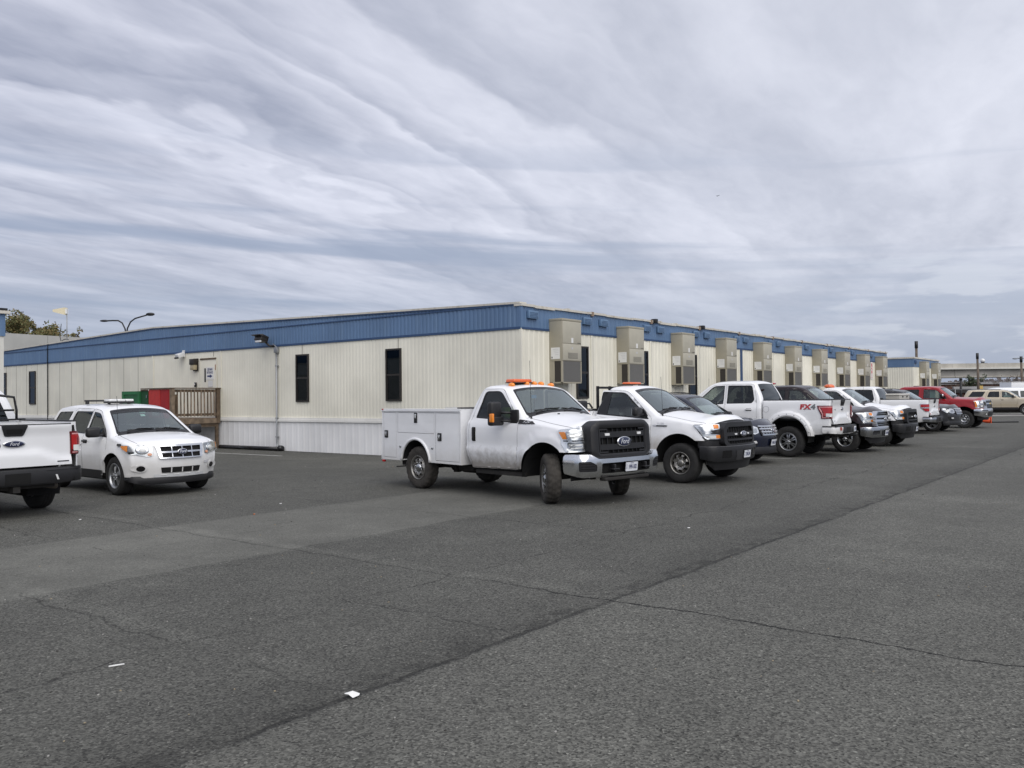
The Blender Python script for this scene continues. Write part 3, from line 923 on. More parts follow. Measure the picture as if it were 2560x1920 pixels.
    # headlights
    for sd in (-1, 1):
        hl = [(.715, .865), (.99, .865), (1.09, 1.02), (1.12, 1.19), (1.10, 1.228), (.715, 1.235)]
        f = lambda y, z, off=0.0: fm(sd * y, z, off)
        m = MB(); endpatch(m, f, rpoly(hl, .02), REFL, .05, .004, .012); o = m.link('headlight', root)
        k = MB()
        for (a0, a1, b0, b1) in ((.76, .97, 1.06, 1.19), (.76, .97, .89, 1.02)):
            pp = rpoly([(a0, b0), (a1, b0), (a1, b1), (a0, b1)], .03)
            endpatch(k, f, pp, CHROMES, .05, .018, .012)
            endpatch(k, f, inset(pp, .03), LENSW, .06, .031, .004)
            endpatch(k, f, inset(pp, .055), CHROME, .06, .036, .012)
        endpatch(k, f, rect(.72, 1.06, 1.033, 1.05), BLACKG, .1, .017, .004)
        k.link('reflector', o)
        k = MB(); endpatch(k, f, rpoly([(.985, 1.07), (1.065, 1.07), (1.11, 1.185), (.985, 1.185)], .015), AMBER, .05, .018, .01); k.link('indicator', o)
        k = MB(); endpatch(k, f, rpoly(hl, .02), GCLR, .05, .045, .0); k.link('lens', o)
    # chrome bumper
    rl = Rail(plan(.915, .985, .085, .16, .42), 1, .042, .455, .83, lean=.05)
    L = rl.L - .02
    ol = rpoly([(-L, .52), (-.95, .465), (.95, .465), (L, .52), (L, .80), (L - .04, .83), (.80, .83), (.66, .755), (-.66, .755), (-.80, .83), (-L + .04, .83), (-L, .80)], .03)
    ctr = rpoly([(-.60, .52), (.60, .52), (.60, .685), (-.60, .685)], .035)
    fog = lambda s_: rpoly([(s_ * .70, .56), (s_ * 1.0, .56), (s_ * 1.0, .72), (s_ * .82, .72), (s_ * .70, .66)][::int(s_)], .03)
    b = MB(); rl.patch(b, ol, [ctr, fog(1), fog(-1)], CHROME, .05); rl.wall(b, ol, CHROME, 0, -.10); rl.wall(b, ctr, BLACKP, .0, -.08); rl.wall(b, fog(1), BLACKP, 0, -.03); rl.wall(b, fog(-1), BLACKP, 0, -.03)
    bo = b.link('front_bumper', root)
    i = MB(); rl.patch(i, rect(-.66, .66, .50, .70), [], DARK, .12, -.075)
    for y in (-.36, .42): i.box((.93, y, .60), (.10, .03, .12), BLACKP, bev=.01); i.box((.96, y, .585), (.10, .14, .02), BLACKP, bev=.008)
    i.link('bumper_intake', bo)
    for sd in (-1, 1):
        q = MB(); rl.patch(q, fog(sd), [], BLACKP, .05, -.012)
        for z in (.60, .64, .68): rl.patch(q, rect(sd * .74 if sd > 0 else -.97, .97 if sd > 0 else -.74, z - .006, z + .006), [], DARK, .1, -.006)
        q.link('fog_lamp_blank', bo)
    plate(rl.m(), root, .06, .60, '199-102', 1, .012)
    v = MB(); v.b2(.80, .93, -.55, .55, .40, .45, CHASSIS, bev=.01); v.b2(.3, .75, -.8, .8, .60, .84, DARK); v.link('bumper_bracket', root)
    # fender badge vent
    for sd in (-1, 1):
        m = MB(); sh.side(m, rpoly([(-.66, 1.30), (-.665, 1.375), (-.36, 1.345), (-.24, 1.30)], .015), [], BLACKP, off=.008, sides=(sd,)); o = m.link('wing_vent', root)
        def sm(y, z, off=0.0):
            x = y; w = float(sh.W(np.array([x]), np.array([z]))[0]); return (x, sd * (w + off), z)
        t = MB(); endtext(t, sm, 'F-250', -.47, 1.333, .052, SILV, -sd * -1 if False else (1 if sd < 0 else -1), shear=.2, off=.011, sx=1.3); t.link('badge', o)
        # side trim crease / wheel arch lip
    mirror(c, -.80, 1.44, 'tow')
    wipers(c)
    antenna(c, -.50, -.80, 1.37, 1.0)
    for y in (-.30, .30):
        m = MB(); p = sh.at(np.array([c.mk['cowl'] - .22]), np.array([y / .9]), .01)[0]; m.ellip(tuple(p), (.02, .03, .012), BLACKP, 8, 6); m.link('washer_jet', root)
    # roof marker lamps (5)
    for y in (-.56, -.16, .0 + .06, .26, .56):
        m = MB(); p = sh.at(np.array([c.mk['header'] + .16]), np.array([y / .76]), .0)[0]
        m.ellip((p[0], p[1], p[2] + .015), (.075, .05, .045), AMBER, 12, 8); m.link('marker_lamp', root)
    chassis(c, -4.6, .6, [(0, .42), (-3.52, .42)])
    for x, r_ in ((0, .42), (-3.52, .42)):
        for sd in (-1, 1):
            put_wheel(root, x, sd * (.86 if x == 0 else .86), .408, .245, .232, 'steel', sd, R_(-35) if x == 0 else 0, TYREM, True, .3)
    # suspension springs seen in the arch
    m = MB()
    for sd in (-1, 1):
        cp = [(.02 + .07 * math.cos(a), sd * .60 + .07 * math.sin(a), .52 + a * .0085) for a in [k * .5 for k in range(70)]]
        m.tube(cp, .012, CHASSIS, 6)
        m.tube([(.16, sd * .62, .45), (.22, sd * .55, .95)], .035, CHASSIS, 8)
    m.link('suspension', root)
    # service body
    s = MB(); x0, x1, zb, zt, w = -2.13, -4.66, .525, 1.545, 1.02
    AR = (-3.52, .50, .455)
    arc = arch_pts(*AR, .53, .53)
    panel = [(x1, zt), (x1, zb + .03)] + [(x1 + .03, zb)] + arc + [(x0, zb), (x0, zt)]
    dd = [rpoly([(-4.60, .575), (-4.16, .575), (-4.16, 1.475), (-4.60, 1.475)], .012), rpoly([(-4.11, 1.075), (-2.92, 1.075), (-2.92, 1.475), (-4.11, 1.475)], .012), rpoly([(-2.88, .575), (-2.17, .575), (-2.17, 1.475), (-2.88, 1.475)], .012)]
    for sd in (-1, 1):
        V, F = tri(panel, dd, .14); s.add([(a, sd * w, b) for a, b in V], F, WHITE)
        s.b2(x1 - .01, x0, sd * (w + .012), sd * (w - .02), zt - .03, zt, WHITE)         # drip rail
        s.b2(x1 - .008, x0, sd * (w + .02), sd * (w - .005), zt - .045, zt - .032, WHITE)
        s.b2(x1, x0, sd * (w - .41), sd * (w - .012), zt - .006, zt + .002, WHITE)
        V, F = tri(rect(x1, x0, .80, zt), [], .3); s.add([(a, sd * (w - .41), b) for a, b in V], F, WHITE)
        for xx in (x1, x0):
            V, F = tri(rect(w - .41, w, zb, zt), [], .3); s.add([(xx, sd * a, b) for a, b in V], F, WHITE)
        n = len(arc); s.add([(a, sd * w, b) for a, b in arc] + [(a, sd * .5, b) for a, b in arc], [(i, i + 1, i + 1 + n, i + n) for i in range(n - 1)], LINER, True)
        s.add([(a, sd * .5, b) for a, b in arc], [tuple(range(n))], LINER)
        # rolled arch lip
        A2 = arch_pts(AR[0], AR[1], AR[2] + .01, .53, .53, 24); s.tube([(a, sd * (w + .004), b) for a, b in A2], .028, WHITE, 8)
        s.b2(x1 + .02, x1 + .7, sd * (w - .02), sd * (w - .40), zb + .01, zb + .03, WHITE)
        s.b2(AR[0] + .47, x0 - .01, sd * (w - .02), sd * (w - .40), zb + .01, zb + .03, WHITE)
    s.b2(x1 + .02, x0 - .02, -w + .41, w - .41, .78, .82, BLACKP)
    s.b2(x0 - .04, x0 + .005, -w + .41, w - .41, .8, zt - .06, WHITE)
    s.b2(x1 - .005, x1 + .04, -w + .41, w - .41, .80, zt - .12, WHITE)
    s.b2(x1 - .22, x1, -.9, .9, .50, .62, WHITE, bev=.01)
    so = s.link('service_body', root)
    for sd in (-1, 1):
        for k, p in enumerate(dd):
            m = MB(); q = inset(p, .007); V, F = tri(q, [], .3)
            m.add([(a, sd * (w + .001), b) for a, b in V], F, WHITE); n = len(q)
            m.add([(a, sd * (w + .001), b) for a, b in q] + [(a, sd * (w - .03), b) for a, b in q], [(i, (i + 1) % n, (i + 1) % n + n, i + n) for i in range(n)], WHITE)
            do = m.link('locker_door', so)
            hx, hz = ((-4.50, 1.04), (-3.50, 1.375), (-2.75, 1.02))[k]
            h = MB(); vv = k == 1
            h.box((hx, sd * (w + .008), hz), (.115 if not vv else .095, .016, .15 if not vv else .20), BLACKP, bev=.007)
            h.box((hx + (.0 if vv else -.012), sd * (w + .016), hz + (.03 if vv else 0)), (.05, .014, .09), CHROME, bev=.006)
            h.link('latch', do)
        m = MB()
        for hx in (-4.02, -2.98): m.box((hx, sd * (w + .008), .80), (.055, .018, .035), CHROMES, bev=.006)
        m.link('reflector_stud', so)
        m = MB(); m.box((x1 + .04, sd * (w + .012), zt - .012), (.05, .02, .03), REDL, bev=.006); m.box((x1 + .03, sd * (w - .02), zb - .03), (.08, .05, .045), REDL, bev=.008); m.link('marker_lamp', so)
    # mud flaps + black inner rack just behind the cab
    m = MB()
    for sd in (-1, 1): m.box((-4.12, sd * .84, .40), (.24, .26, .025), CHASSIS, rz=0, ry=-.1); m.box((-4.05, sd * .84, .47), (.30, .02, .10), CHASSIS)
    m.link('mud_flap', root)
    m = MB(); m.b2(-2.75, -2.10, -.60, -.2, zt - .02, zt + .025, BLACKP, bev=.01); m.b2(-2.75, -2.10, .2, .6, zt - .02, zt + .025, BLACKP, bev=.01); m.link('bed_rack', so)
    m = MB(); m.tube([(-2.9, -.5, .45), (-2.9, -.5, .33)], .06, CHASSIS); m.box((-2.45, -.45, .44), (.45, .4, .14), CHASSIS, bev=.05); m.b2(-1.85, -.55, -.9, -.86, .40, .47, CHASSIS); m.link('running_gear', root)
    lb = lightbar(None, 'long orange warning light bar on the service body truck cab roof', .45, .24, .075, name='light_bar', leg=.02); place_on(root, lb, -1.40, -.24, 1.985)
    # vest draped on the passenger seat, paper on the dash
    v = MB(); hv = mat('hi_vis', (.42, .75, .03), .7, noise=.3)
    v.box((-1.40, -.52, 1.47), (.14, .30, .22), hv, ry=-.2, bev=.06); v.box((-1.34, -.28, 1.42), (.14, .3, .16), hv, bev=.06)
    o = v.link('safety_vest', label='bright yellow green work vest over the passenger seat of the service truck', cat='vest'); place_on(root, o, 0, 0, 0)
    d = MB()
    for (x, y, dx, dy, m_) in ((-.92, .12, .10, .2, PAPER), (-.98, .40, .09, .16, mat('red_card', (.5, .04, .04), .6))):
        d.box((x, y, 1.345), (dx, dy, .02), m_)
    d.box((-1.26, .0, 1.76), (.012, .12, .06), mat('pale_sticker', (.12, .30, .55), .5)); d.link('windscreen_papers', root)
    return c

# ---------- 2. full-size pickups, 2015-on style
def fs_pickup(label, paint, pose, crew=False, style='black', lift=0.0, bedlen=True, name='pickup_truck', group=PGRP, rim='steel8', bumper='black', flareadd=0.0, sc=1.0, tyreR=.40, frontparts=True, rearparts=True, mirrorcap=None, plt='276-241', wheel_spin=0.0, wb=None, rear2010=False, glassm=(GWS, GSIDE, GTINT), step=.085):
    rs = .0 if not crew else -.80
    up = .075 if crew else .03
    xb = -2.12 + rs                       # cab back
    P = [(.60, .86, 0, .22), (.585, 1.08, .05, .22), (.53, 1.165, .04, .20), (.0, 1.26, .3, .09), (-.46, 1.335, .1, .085), (-.54, 1.355, .03, .085),
         (-1.28, 1.855 + up, .16, .07), (-1.62, 1.92 + up, .3, .04), (xb + .30, 1.91 + up, .16, .04), (xb + .08, 1.60, .15, .02), (xb, 1.30, .1, .02), (xb, .46, 0, .0)]
    wt = [(.40, .925), (.50, .95), (.80, .985), (.92, .99), (1.10, .985), (1.22, .975), (1.27, .95), (1.36, .905), (1.85 + up, .745), (1.95 + up, .71)]
    A = (0.0, .43, .565)
    bottom = [(-.62, .46)] + pk_arch(*A, .46 if True else .4, .86)[0:] + [(.60, .86)]
    bottom = [b for b in bottom if b[0] < .601]
    d1 = rpoly([(-.655, 1.29, .04), (-1.34, 1.825 + up, .12), (-1.865 if not crew else -1.78, 1.85 + up, .04), (-1.865 if not crew else -1.78, .49, .03), (-.66, .49, .03)], .05)
    if crew:
        w1 = rpoly([(-.73, 1.275, .05), (-.80, 1.34, .04), (-1.40, 1.80 + up, .10), (-1.74, 1.815 + up, .03), (-1.74, 1.345, .03)], .04)
        xr = xb + .14
        d2 = rpoly([(-1.80, .49, .03), (-1.80, 1.85 + up, .03), (xr + .14, 1.845 + up, .08), (xr, 1.30, .05), (xr, .80, .1), (xr + .22, .49, .05)], .05)
        w2 = rpoly([(-1.84, 1.35, .03), (-1.84, 1.815 + up, .03), (xr + .20, 1.805 + up, .07), (xr + .10, 1.46, .04), (xr + .17, 1.36, .05)], .05)
        doors = [dict(poly=d1, win=w1, handle=(-1.64, 1.16), hmat=paint), dict(poly=d2, win=w2, handle=(xr + .24, 1.18), hmat=paint, glass=glassm[2])]
        quarter = []
    else:
        w1 = rpoly([(-.71, 1.27, .05), (-.78, 1.33, .04), (-1.39, 1.80 + up, .10), (-2.0 + .02, 1.825 + up, .04), (-2.06, 1.365, .03)], .04)
        d1 = rpoly([(-.655, 1.29, .04), (-1.34, 1.835 + up, .12), (-1.985, 1.862 + up, .04), (-2.085, 1.30, .04), (-2.085, .49, .03), (-.66, .49, .03)], .05)
        doors = [dict(poly=d1, win=w1, handle=(-1.95, 1.13), dark=rpoly([(-1.80, 1.355, .01), (-1.74, 1.80 + up, .01), (-1.97, 1.815 + up, .03), (-2.045, 1.375, .03)], .02))]
        quarter = []
    c = build_shell(name, label, group, paint, (pose[0], pose[1], pose[2], lift), P, wt, [A], bottom, doors, quarter, flare=.035 + flareadd, roll=.065, front=(.22, .035, .38), step=step,
                    marks=dict(lip=(.53, 1.165), cowl=(-.54, 1.355), header=(-1.28, 1.855 + up), roof=(xb + .30, 1.91 + up), belt=(xb + .02, 1.36)), sc=sc, glassm=glassm, frit=.05, fascia=BLACKP if style == 'black' else None, hood0=-.035 if style == 'black' else -.09)
    sh = c.sh; root = c.root; fm = fmap(sh, c.mk['lip'])
    WB = wb or (3.68 if crew else 3.10)
    c.WB = WB
    if frontparts:
        # lower wing panel / fascia below the lamps
        fasc = BLACKP if style == 'black' else paint
        lo = MB()
        rl = Rail(plan(.80, .975, .16, .22, .40), 1, .01, .70, .90)
        rl.patch(lo, rect(-rl.L + .01, rl.L - .01, .715, .875), [], fasc, .07)
        lo.link('lower_fascia', root)
        # headlights: a bracket shape opening towards the grille
        for sd in (-1, 1):
            f = lambda y, z, off=0.0: fm(sd * y, z, off)
            m = MB(); hl = rpoly([(.66, .885, .01), (.90, .885, .02), (.985, .98, .02), (1.07, 1.10, .02), (1.10, 1.165, .015), (.66, 1.165, .01), (.66, 1.075, .01), (.80, 1.06, .01), (.80, .985, .01), (.66, .97, .01)], .02)
            hb = rpoly([(.64, .865), (.93, .865), (1.02, .98), (1.13, 1.175), (.64, 1.178)], .015)
            endpatch(m, f, hb, BLACKG if style == 'black' else CHROMES, .05, .002, .006)
            endpatch(m, f, hl, REFL, .045, .008, .014); o = m.link('headlight', root)
            k = MB()
            endpatch(k, f, rpoly([(.84, 1.00), (.95, 1.00), (1.02, 1.14), (.84, 1.14)], .02), CHROMES, .05, .024, .008)
            endpatch(k, f, rpoly([(.70, .90), (.88, .90), (.93, .955), (.70, .955)], .012), LENSW, .05, .024, .004)
            k.link('reflector', o)
            k = MB(); endpatch(k, f, rpoly([(.70, 1.085), (.80, 1.085), (.80, 1.15), (.70, 1.15)], .01), AMBER, .05, .024, .006)
            endpatch(k, f, rpoly([(.67, .90), (.76, .90), (.76, .965), (.67, .965)], .01), AMBER, .05, .024, .006); k.link('indicator', o)
            k = MB(); endpatch(k, f, hl, GCLR, .05, .036); k.link('lens', o)
            if style == 'black':
                q = MB(); endpatch(q, f, rpoly([(.58, .975), (.86, .985), (.86, 1.055), (.58, 1.065)], .012), BLACKP, .05, .016, .016); q.link('grille_arm', root)
        # grille
        gx = .80
        def gm(y, z, off=0.0): return (gx + .075 * (1 - min(1, (abs(y) / .7) ** 2.2)) - (z - .97) * .08 + off, y, z)
        g = MB(); gmat = BLACKP if style == 'black' else CHROME
        outer = rpoly([(-.53, 1.215), (-.655, 1.10), (-.655, .80), (-.56, .725), (.56, .725), (.655, .80), (.655, 1.10), (.53, 1.215)], .04)
        inner = rpoly([(-.50, 1.12), (-.56, 1.05), (-.56, .84), (-.50, .785), (.50, .785), (.56, .84), (.56, 1.05), (.50, 1.12)], .03)
        if style != 'black':
            inner = inset(outer, .035)
        V, F = tri(outer, [inner], .05)
        g.add([gm(a, b, .0) for a, b in V], F, gmat, True)
        O = closed_dens(outer, .06); n = len(O)
        g.add([gm(a, b, 0) for a, b in O] + [gm(a, b, -.2) for a, b in O], [(i, (i + 1) % n, (i + 1) % n + n, i + n) for i in range(n)], gmat)
        O = closed_dens(inner, .06); n = len(O)
        g.add([gm(a, b, 0) for a, b in O] + [gm(a, b, -.06) for a, b in O], [(i, (i + 1) % n, (i + 1) % n + n, i + n) for i in range(n)], BLACKP)
        endpatch(g, gm, inner, DARK, .15, -.06)
        if style == 'black':
            endpatch(g, gm, rpoly([(-.56, .94), (.56, .94), (.56, 1.01), (-.56, 1.01)], .01), BLACKP, .08, -.03, .03)
            endpatch(g, gm, rpoly([(-.54, .845), (.54, .845), (.54, .885), (-.54, .885)], .01), BLACKP, .08, -.03, .028)
            for k in range(11):
                y = -.46 + .092 * k
                endpatch(g, gm, rect(y - .006, y + .006, .80, 1.11), BLACKP, .2, -.045, .012)
        else:
            for z0, z1 in ((1.02, 1.085), (.905, .965)):
                endpatch(g, gm, rpoly([(-.86, z0), (.86, z0), (.86, z1), (-.86, z1)], .02), CHROME, .08, -.02, .045)
            for k in range(8): endpatch(g, gm, rect(-.58, .58, .76 + k * .052, .775 + k * .052), CHROMES, .3, -.045, .02)
        go = g.link('grille', root)
        badge(gm, go, 0, .975, .13, .055, 1, .03)
        if style == 'black':
            for y in (-.27, .27):
                l = MB(); endpatch(l, gm, rpoly([(y - .04, .96), (y + .04, .96), (y + .04, .99), (y - .04, .99)], .008), LENSW, .1, 0.002, .012); l.link('strobe_lamp', go)
        # bumper
        rl = Rail(plan(.905, .985, .13, .22, .44), 1, .025, .42, .745, lean=.12)
        bm = CHROMES if style == 'chrome' else BLACKP
        L = rl.L - .01
        ol = rpoly([(-L, .50), (-.85, .44), (.85, .44), (L, .50), (L, .745), (-L, .745)], .03)
        ctr = rpoly([(-.32, .47), (.32, .47), (.32, .66), (-.32, .66)], .02)
        fg = lambda s_: rpoly([(s_ * .50, .53), (s_ * .86, .53), (s_ * .86, .65), (s_ * .50, .65)][::int(s_)], .02)
        b = MB(); hs = [fg(1), fg(-1)] if style == 'chrome' else []
        rl.patch(b, ol, hs, bm, .06); rl.wall(b, ol, bm, 0, -.14)
        bo = b.link('front_bumper', root)
        q = MB()
        if style == 'chrome':
            for s_ in (1, -1): rl.patch(q, fg(s_), [], BLACKP, .1, -.03); rl.wall(q, fg(s_), CHROME, .004, -.03)
            rl.patch(q, rect(-.34, .34, .48, .64), [], BLACKP, .1, .006)
            rl.patch(q, rect(-L, L, .735, .75), [], CHROME, .1, .004)
        else:
            for s_ in (1, -1):
                pp = rpoly([(s_ * .46, .52), (s_ * .72, .52), (s_ * .72, .66), (s_ * .46, .66)][::s_], .015)
                rl.patch(q, pp, [], BLACKG, .08, .004)
            rl.patch(q, rect(-L, L, .735, .75), [], mat('bumper_top', (.05, .05, .052), .35), .1, .006)
            rl.patch(q, rect(-.30, .30, .455, .66), [], mat('bumper_mid', (.03, .03, .032), .5), .1, .006)
        q.link('bumper_trim', bo)
        if plt: plate(rl.m(), root, .12 if style == 'black' else .0, .565, plt, 1, .014)
        d = MB(); rl2 = Rail(plan(.83, .90, .12, .22, .45), 1, .0, .25, .46, lean=.25)
        rl2.patch(d, rpoly([(-rl2.L + .1, .40), (-.8, .27), (.8, .27), (rl2.L - .1, .40), (rl2.L - .1, .47), (-rl2.L + .1, .47)], .03), [], BLACKP, .08); d.link('air_dam', root)
    kk = 'std'
    mirror(c, -.86, 1.375, kk, BLACKP, mirrorcap)
    wipers(c)
    antenna(c, -.47, -.82, 1.34, .8)
    for sd in (-1, 1):
        t = MB()
        def sm(y, z, off=0.0):
            w = float(sh.W(np.array([y]), np.array([z]))[0]); return (y, sd * (w + off), z)
        if style == 'black':
            endpatch(t, sm, rpoly([(-.60, 1.135), (-.26, 1.135), (-.26, 1.165), (-.60, 1.165)], .006), SILV, .1, .002, .008)
            endpatch(t, sm, rpoly([(-.52, 1.132), (-.28, 1.132), (-.28, 1.150), (-.52, 1.150)], .004), BLACKG, .1, .011, .002)
            endtext(t, sm, 'F-150', -.42, 1.19, .052, SILV, 1 if sd < 0 else -1, off=.008, sx=1.3, bold=.001)
        if t.v: t.link('badge', root)
    # bed
    bx0 = xb - .03; bx1 = -WB - 1.17
    zt = 1.435
    AR = (-WB, .43, .565)
    w2 = [(.45, .93), (.58, .965), (.64, .985), (.95, .99), (1.20, .985), (1.36, .965), (1.44, .955)]
    bt = [(bx1 + .01, .53)] + arch_pts(*AR, .47, .47) + [(bx0, .47)]
    if bedlen:
        bed(c, paint, bx0, bx1, zt, .47, w2, [AR], .035 + flareadd, bottom=bt, xr_c=.0)
        c.bx = (bx0, bx1)
    chassis(c, bx1 + .1, .55, [(0, tyreR), (-WB, tyreR)], z=.50)
    for x in (0, -WB):
        for sd in (-1, 1):
            put_wheel(root, x, sd * (.855 + flareadd * .5), tyreR + 0.0, .265, .225 if rim != 'fx' else .25, rim, sd, 0, TYRE, False, wheel_spin)
    if lift:
        for o in kids(root):
            if o.name.startswith('wheel'): o.location.z -= lift
    return c
# ------------------------------------------------------------------ site
YAW = .9087
DR = Vector((math.cos(YAW), math.sin(YAW), 0)); DL = Vector((-math.sin(YAW), math.cos(YAW), 0))
BC = Vector((.2617, 22.92, 0))
def facade_mat(name, col, stain=.35, streak=(.30, .27, .20), rough=.5, top=3.6):
    m, nt, b = nodes_mat(name); N = nt.nodes; L = nt.links
    tc = N.new('ShaderNodeTexCoord'); mp = N.new('ShaderNodeMapping'); mp.inputs['Scale'].default_value = (9, 9, .35)
    L.new(tc.outputs['Object'], mp.inputs[0])
    n = N.new('ShaderNodeTexNoise'); n.inputs['Scale'].default_value = 1; n.inputs['Detail'].default_value = 7; L.new(mp.outputs[0], n.inputs['Vector'])
    r = N.new('ShaderNodeMapRange'); r.inputs[1].default_value = .5; r.inputs[2].default_value = .8; r.inputs[4].default_value = stain; L.new(n.outputs['Fac'], r.inputs[0])
    n2 = N.new('ShaderNodeTexNoise'); n2.inputs['Scale'].default_value = .5; n2.inputs['Detail'].default_value = 5; L.new(tc.outputs['Object'], n2.inputs['Vector'])
    r2 = N.new('ShaderNodeMapRange'); r2.inputs[1].default_value = .35; r2.inputs[2].default_value = .65; r2.inputs[3].default_value = .88; r2.inputs[4].default_value = 1.06; L.new(n2.outputs['Fac'], r2.inputs[0])
    mx = N.new('ShaderNodeMix'); mx.data_type = 'RGBA'; mx.inputs[6].default_value = (*col, 1); mx.inputs[7].default_value = (*streak, 1); L.new(r.outputs[0], mx.inputs[0])
    v = N.new('ShaderNodeVectorMath'); v.operation = 'SCALE'; L.new(mx.outputs[2], v.inputs[0]); L.new(r2.outputs[0], v.inputs['Scale'])
    L.new(v.outputs[0], b.inputs['Base Color']); S(b, 'Roughness', rough)
    _mats[name] = m; return m
CREAM = facade_mat('cream_siding', (.85, .82, .70), .08)
CREAML = facade_mat('cream_panel', (.80, .775, .665), .07)
BLUE = facade_mat('blue_fascia', (.108, .188, .325), .30, (.22, .32, .45), .45)
BLUED = mat('blue_trim', (.03, .07, .16), .5)
SKIRT = facade_mat('white_skirting', (.84, .84, .84), .18, (.55, .51, .43), .5)
SKTRIM = facade_mat('skirt_trim', (.82, .81, .77), .10)
ROOFT = facade_mat('roof_edge', (.62, .59, .52), .55, (.25, .20, .14), .6)
BRONZE = mat('bronze_frame', (.022, .018, .015), .45)
ACM = mat('ac_cabinet', (.37, .34, .262), .5, noise=.08, nscale=3)
ACL = mat('ac_panel', (.44, .415, .335), .5, noise=.06, nscale=3)
ACG = mat('ac_grille', (.16, .155, .145), .6)
WOOD = mat('weathered_wood', (.20, .15, .105), .8, noise=.45, nscale=6, bump=.3)
WOODD = mat('damp_wood', (.12, .085, .055), .8, noise=.45, nscale=6, bump=.3)
RED = mat('red_painted_wood', (.42, .020, .022), .55, noise=.15, nscale=5)
GREEN = mat('green_painted_wood', (.022, .16, .055), .55, noise=.2, nscale=5)
GREEND = mat('green_inside', (.010, .07, .025), .7)
CONC = mat('concrete', (.48, .455, .40), .85, noise=.22, nscale=.35)
CONCD = mat('concrete_girder', (.42, .405, .375), .85, noise=.3, nscale=.25)
GALV = mat('galvanised', (.30, .31, .32), .4, metal=.6)
POLEW = mat('timber_pole', (.14, .11, .085), .85, noise=.4, nscale=2)

def ribs(mb, mapf, t0, t1, zf0, zf1, pitch, depth, mat_, duty=(.12, .30, .70, .88), flat=False, nz=1):
    """ribbed sheet from t0 to t1; zf0/zf1 functions of t (or constants); mapf(t,z,off)"""
    f0 = zf0 if callable(zf0) else (lambda t: zf0); f1 = zf1 if callable(zf1) else (lambda t: zf1)
    T = []
    k = 0; t = t0
    while t < t1 - 1e-6:
        for d, o in zip((0,) + duty, (0, 0, 1, 1, 0)):
            tt = t + d * pitch
            if tt <= t1: T.append((tt, o * depth))
        t += pitch
    T.append((t1, 0))
    vs = []
    for tt, o in T:
        vs.append(mapf(tt, f0(tt), o)); vs.append(mapf(tt, f1(tt), o))
    mb.add(vs, [(2 * i, 2 * i + 2, 2 * i + 3, 2 * i + 1) for i in range(len(T) - 1)], mat_)

def window(parent, mapf, t0, t1, z0, z1, zm, axis_out):
    """mapf(t,z,off) ; frame, two sashes, two panes"""
    def bar(mb, a0, a1, b0, b1, o0, o1, m):
        v = [mapf(a, b, o) for o in (o0, o1) for a in (a0, a1) for b in (b0, b1)]
        mb.add(v, [(0, 1, 3, 2), (4, 6, 7, 5), (0, 4, 5, 1), (2, 3, 7, 6), (0, 2, 6, 4), (1, 5, 7, 3)], m)
    w = MB(); bar(w, t0, t1, z0, z1, .005, .018, DARK); o = w.link('window', parent)
    f = MB(); e = .05
    for (a0, a1, b0, b1) in ((t0, t0 + e, z0, z1), (t1 - e, t1, z0, z1), (t0 + e, t1 - e, z1 - e, z1), (t0 + e, t1 - e, z0, z0 + e), (t0 + e, t1 - e, zm - .03, zm + .03)):
        bar(f, a0, a1, b0, b1, .018, .055, BRONZE)
    for (a0, a1, b0, b1) in ((t0 + e, t0 + e + .025, z0 + e, zm - .03), (t1 - e - .025, t1 - e, z0 + e, zm - .03)):
        bar(f, a0, a1, b0, b1, .018, .042, BRONZE)
    f.link('window_frame', o)
    g = MB(); bar(g, t0 + e, t1 - e, zm, z1 - e, .026, .030, GWIN); bar(g, t0 + e, t1 - e, z0 + e, zm, .022, .026, GWIN); g.link('window_pane', o)
    return o, bar

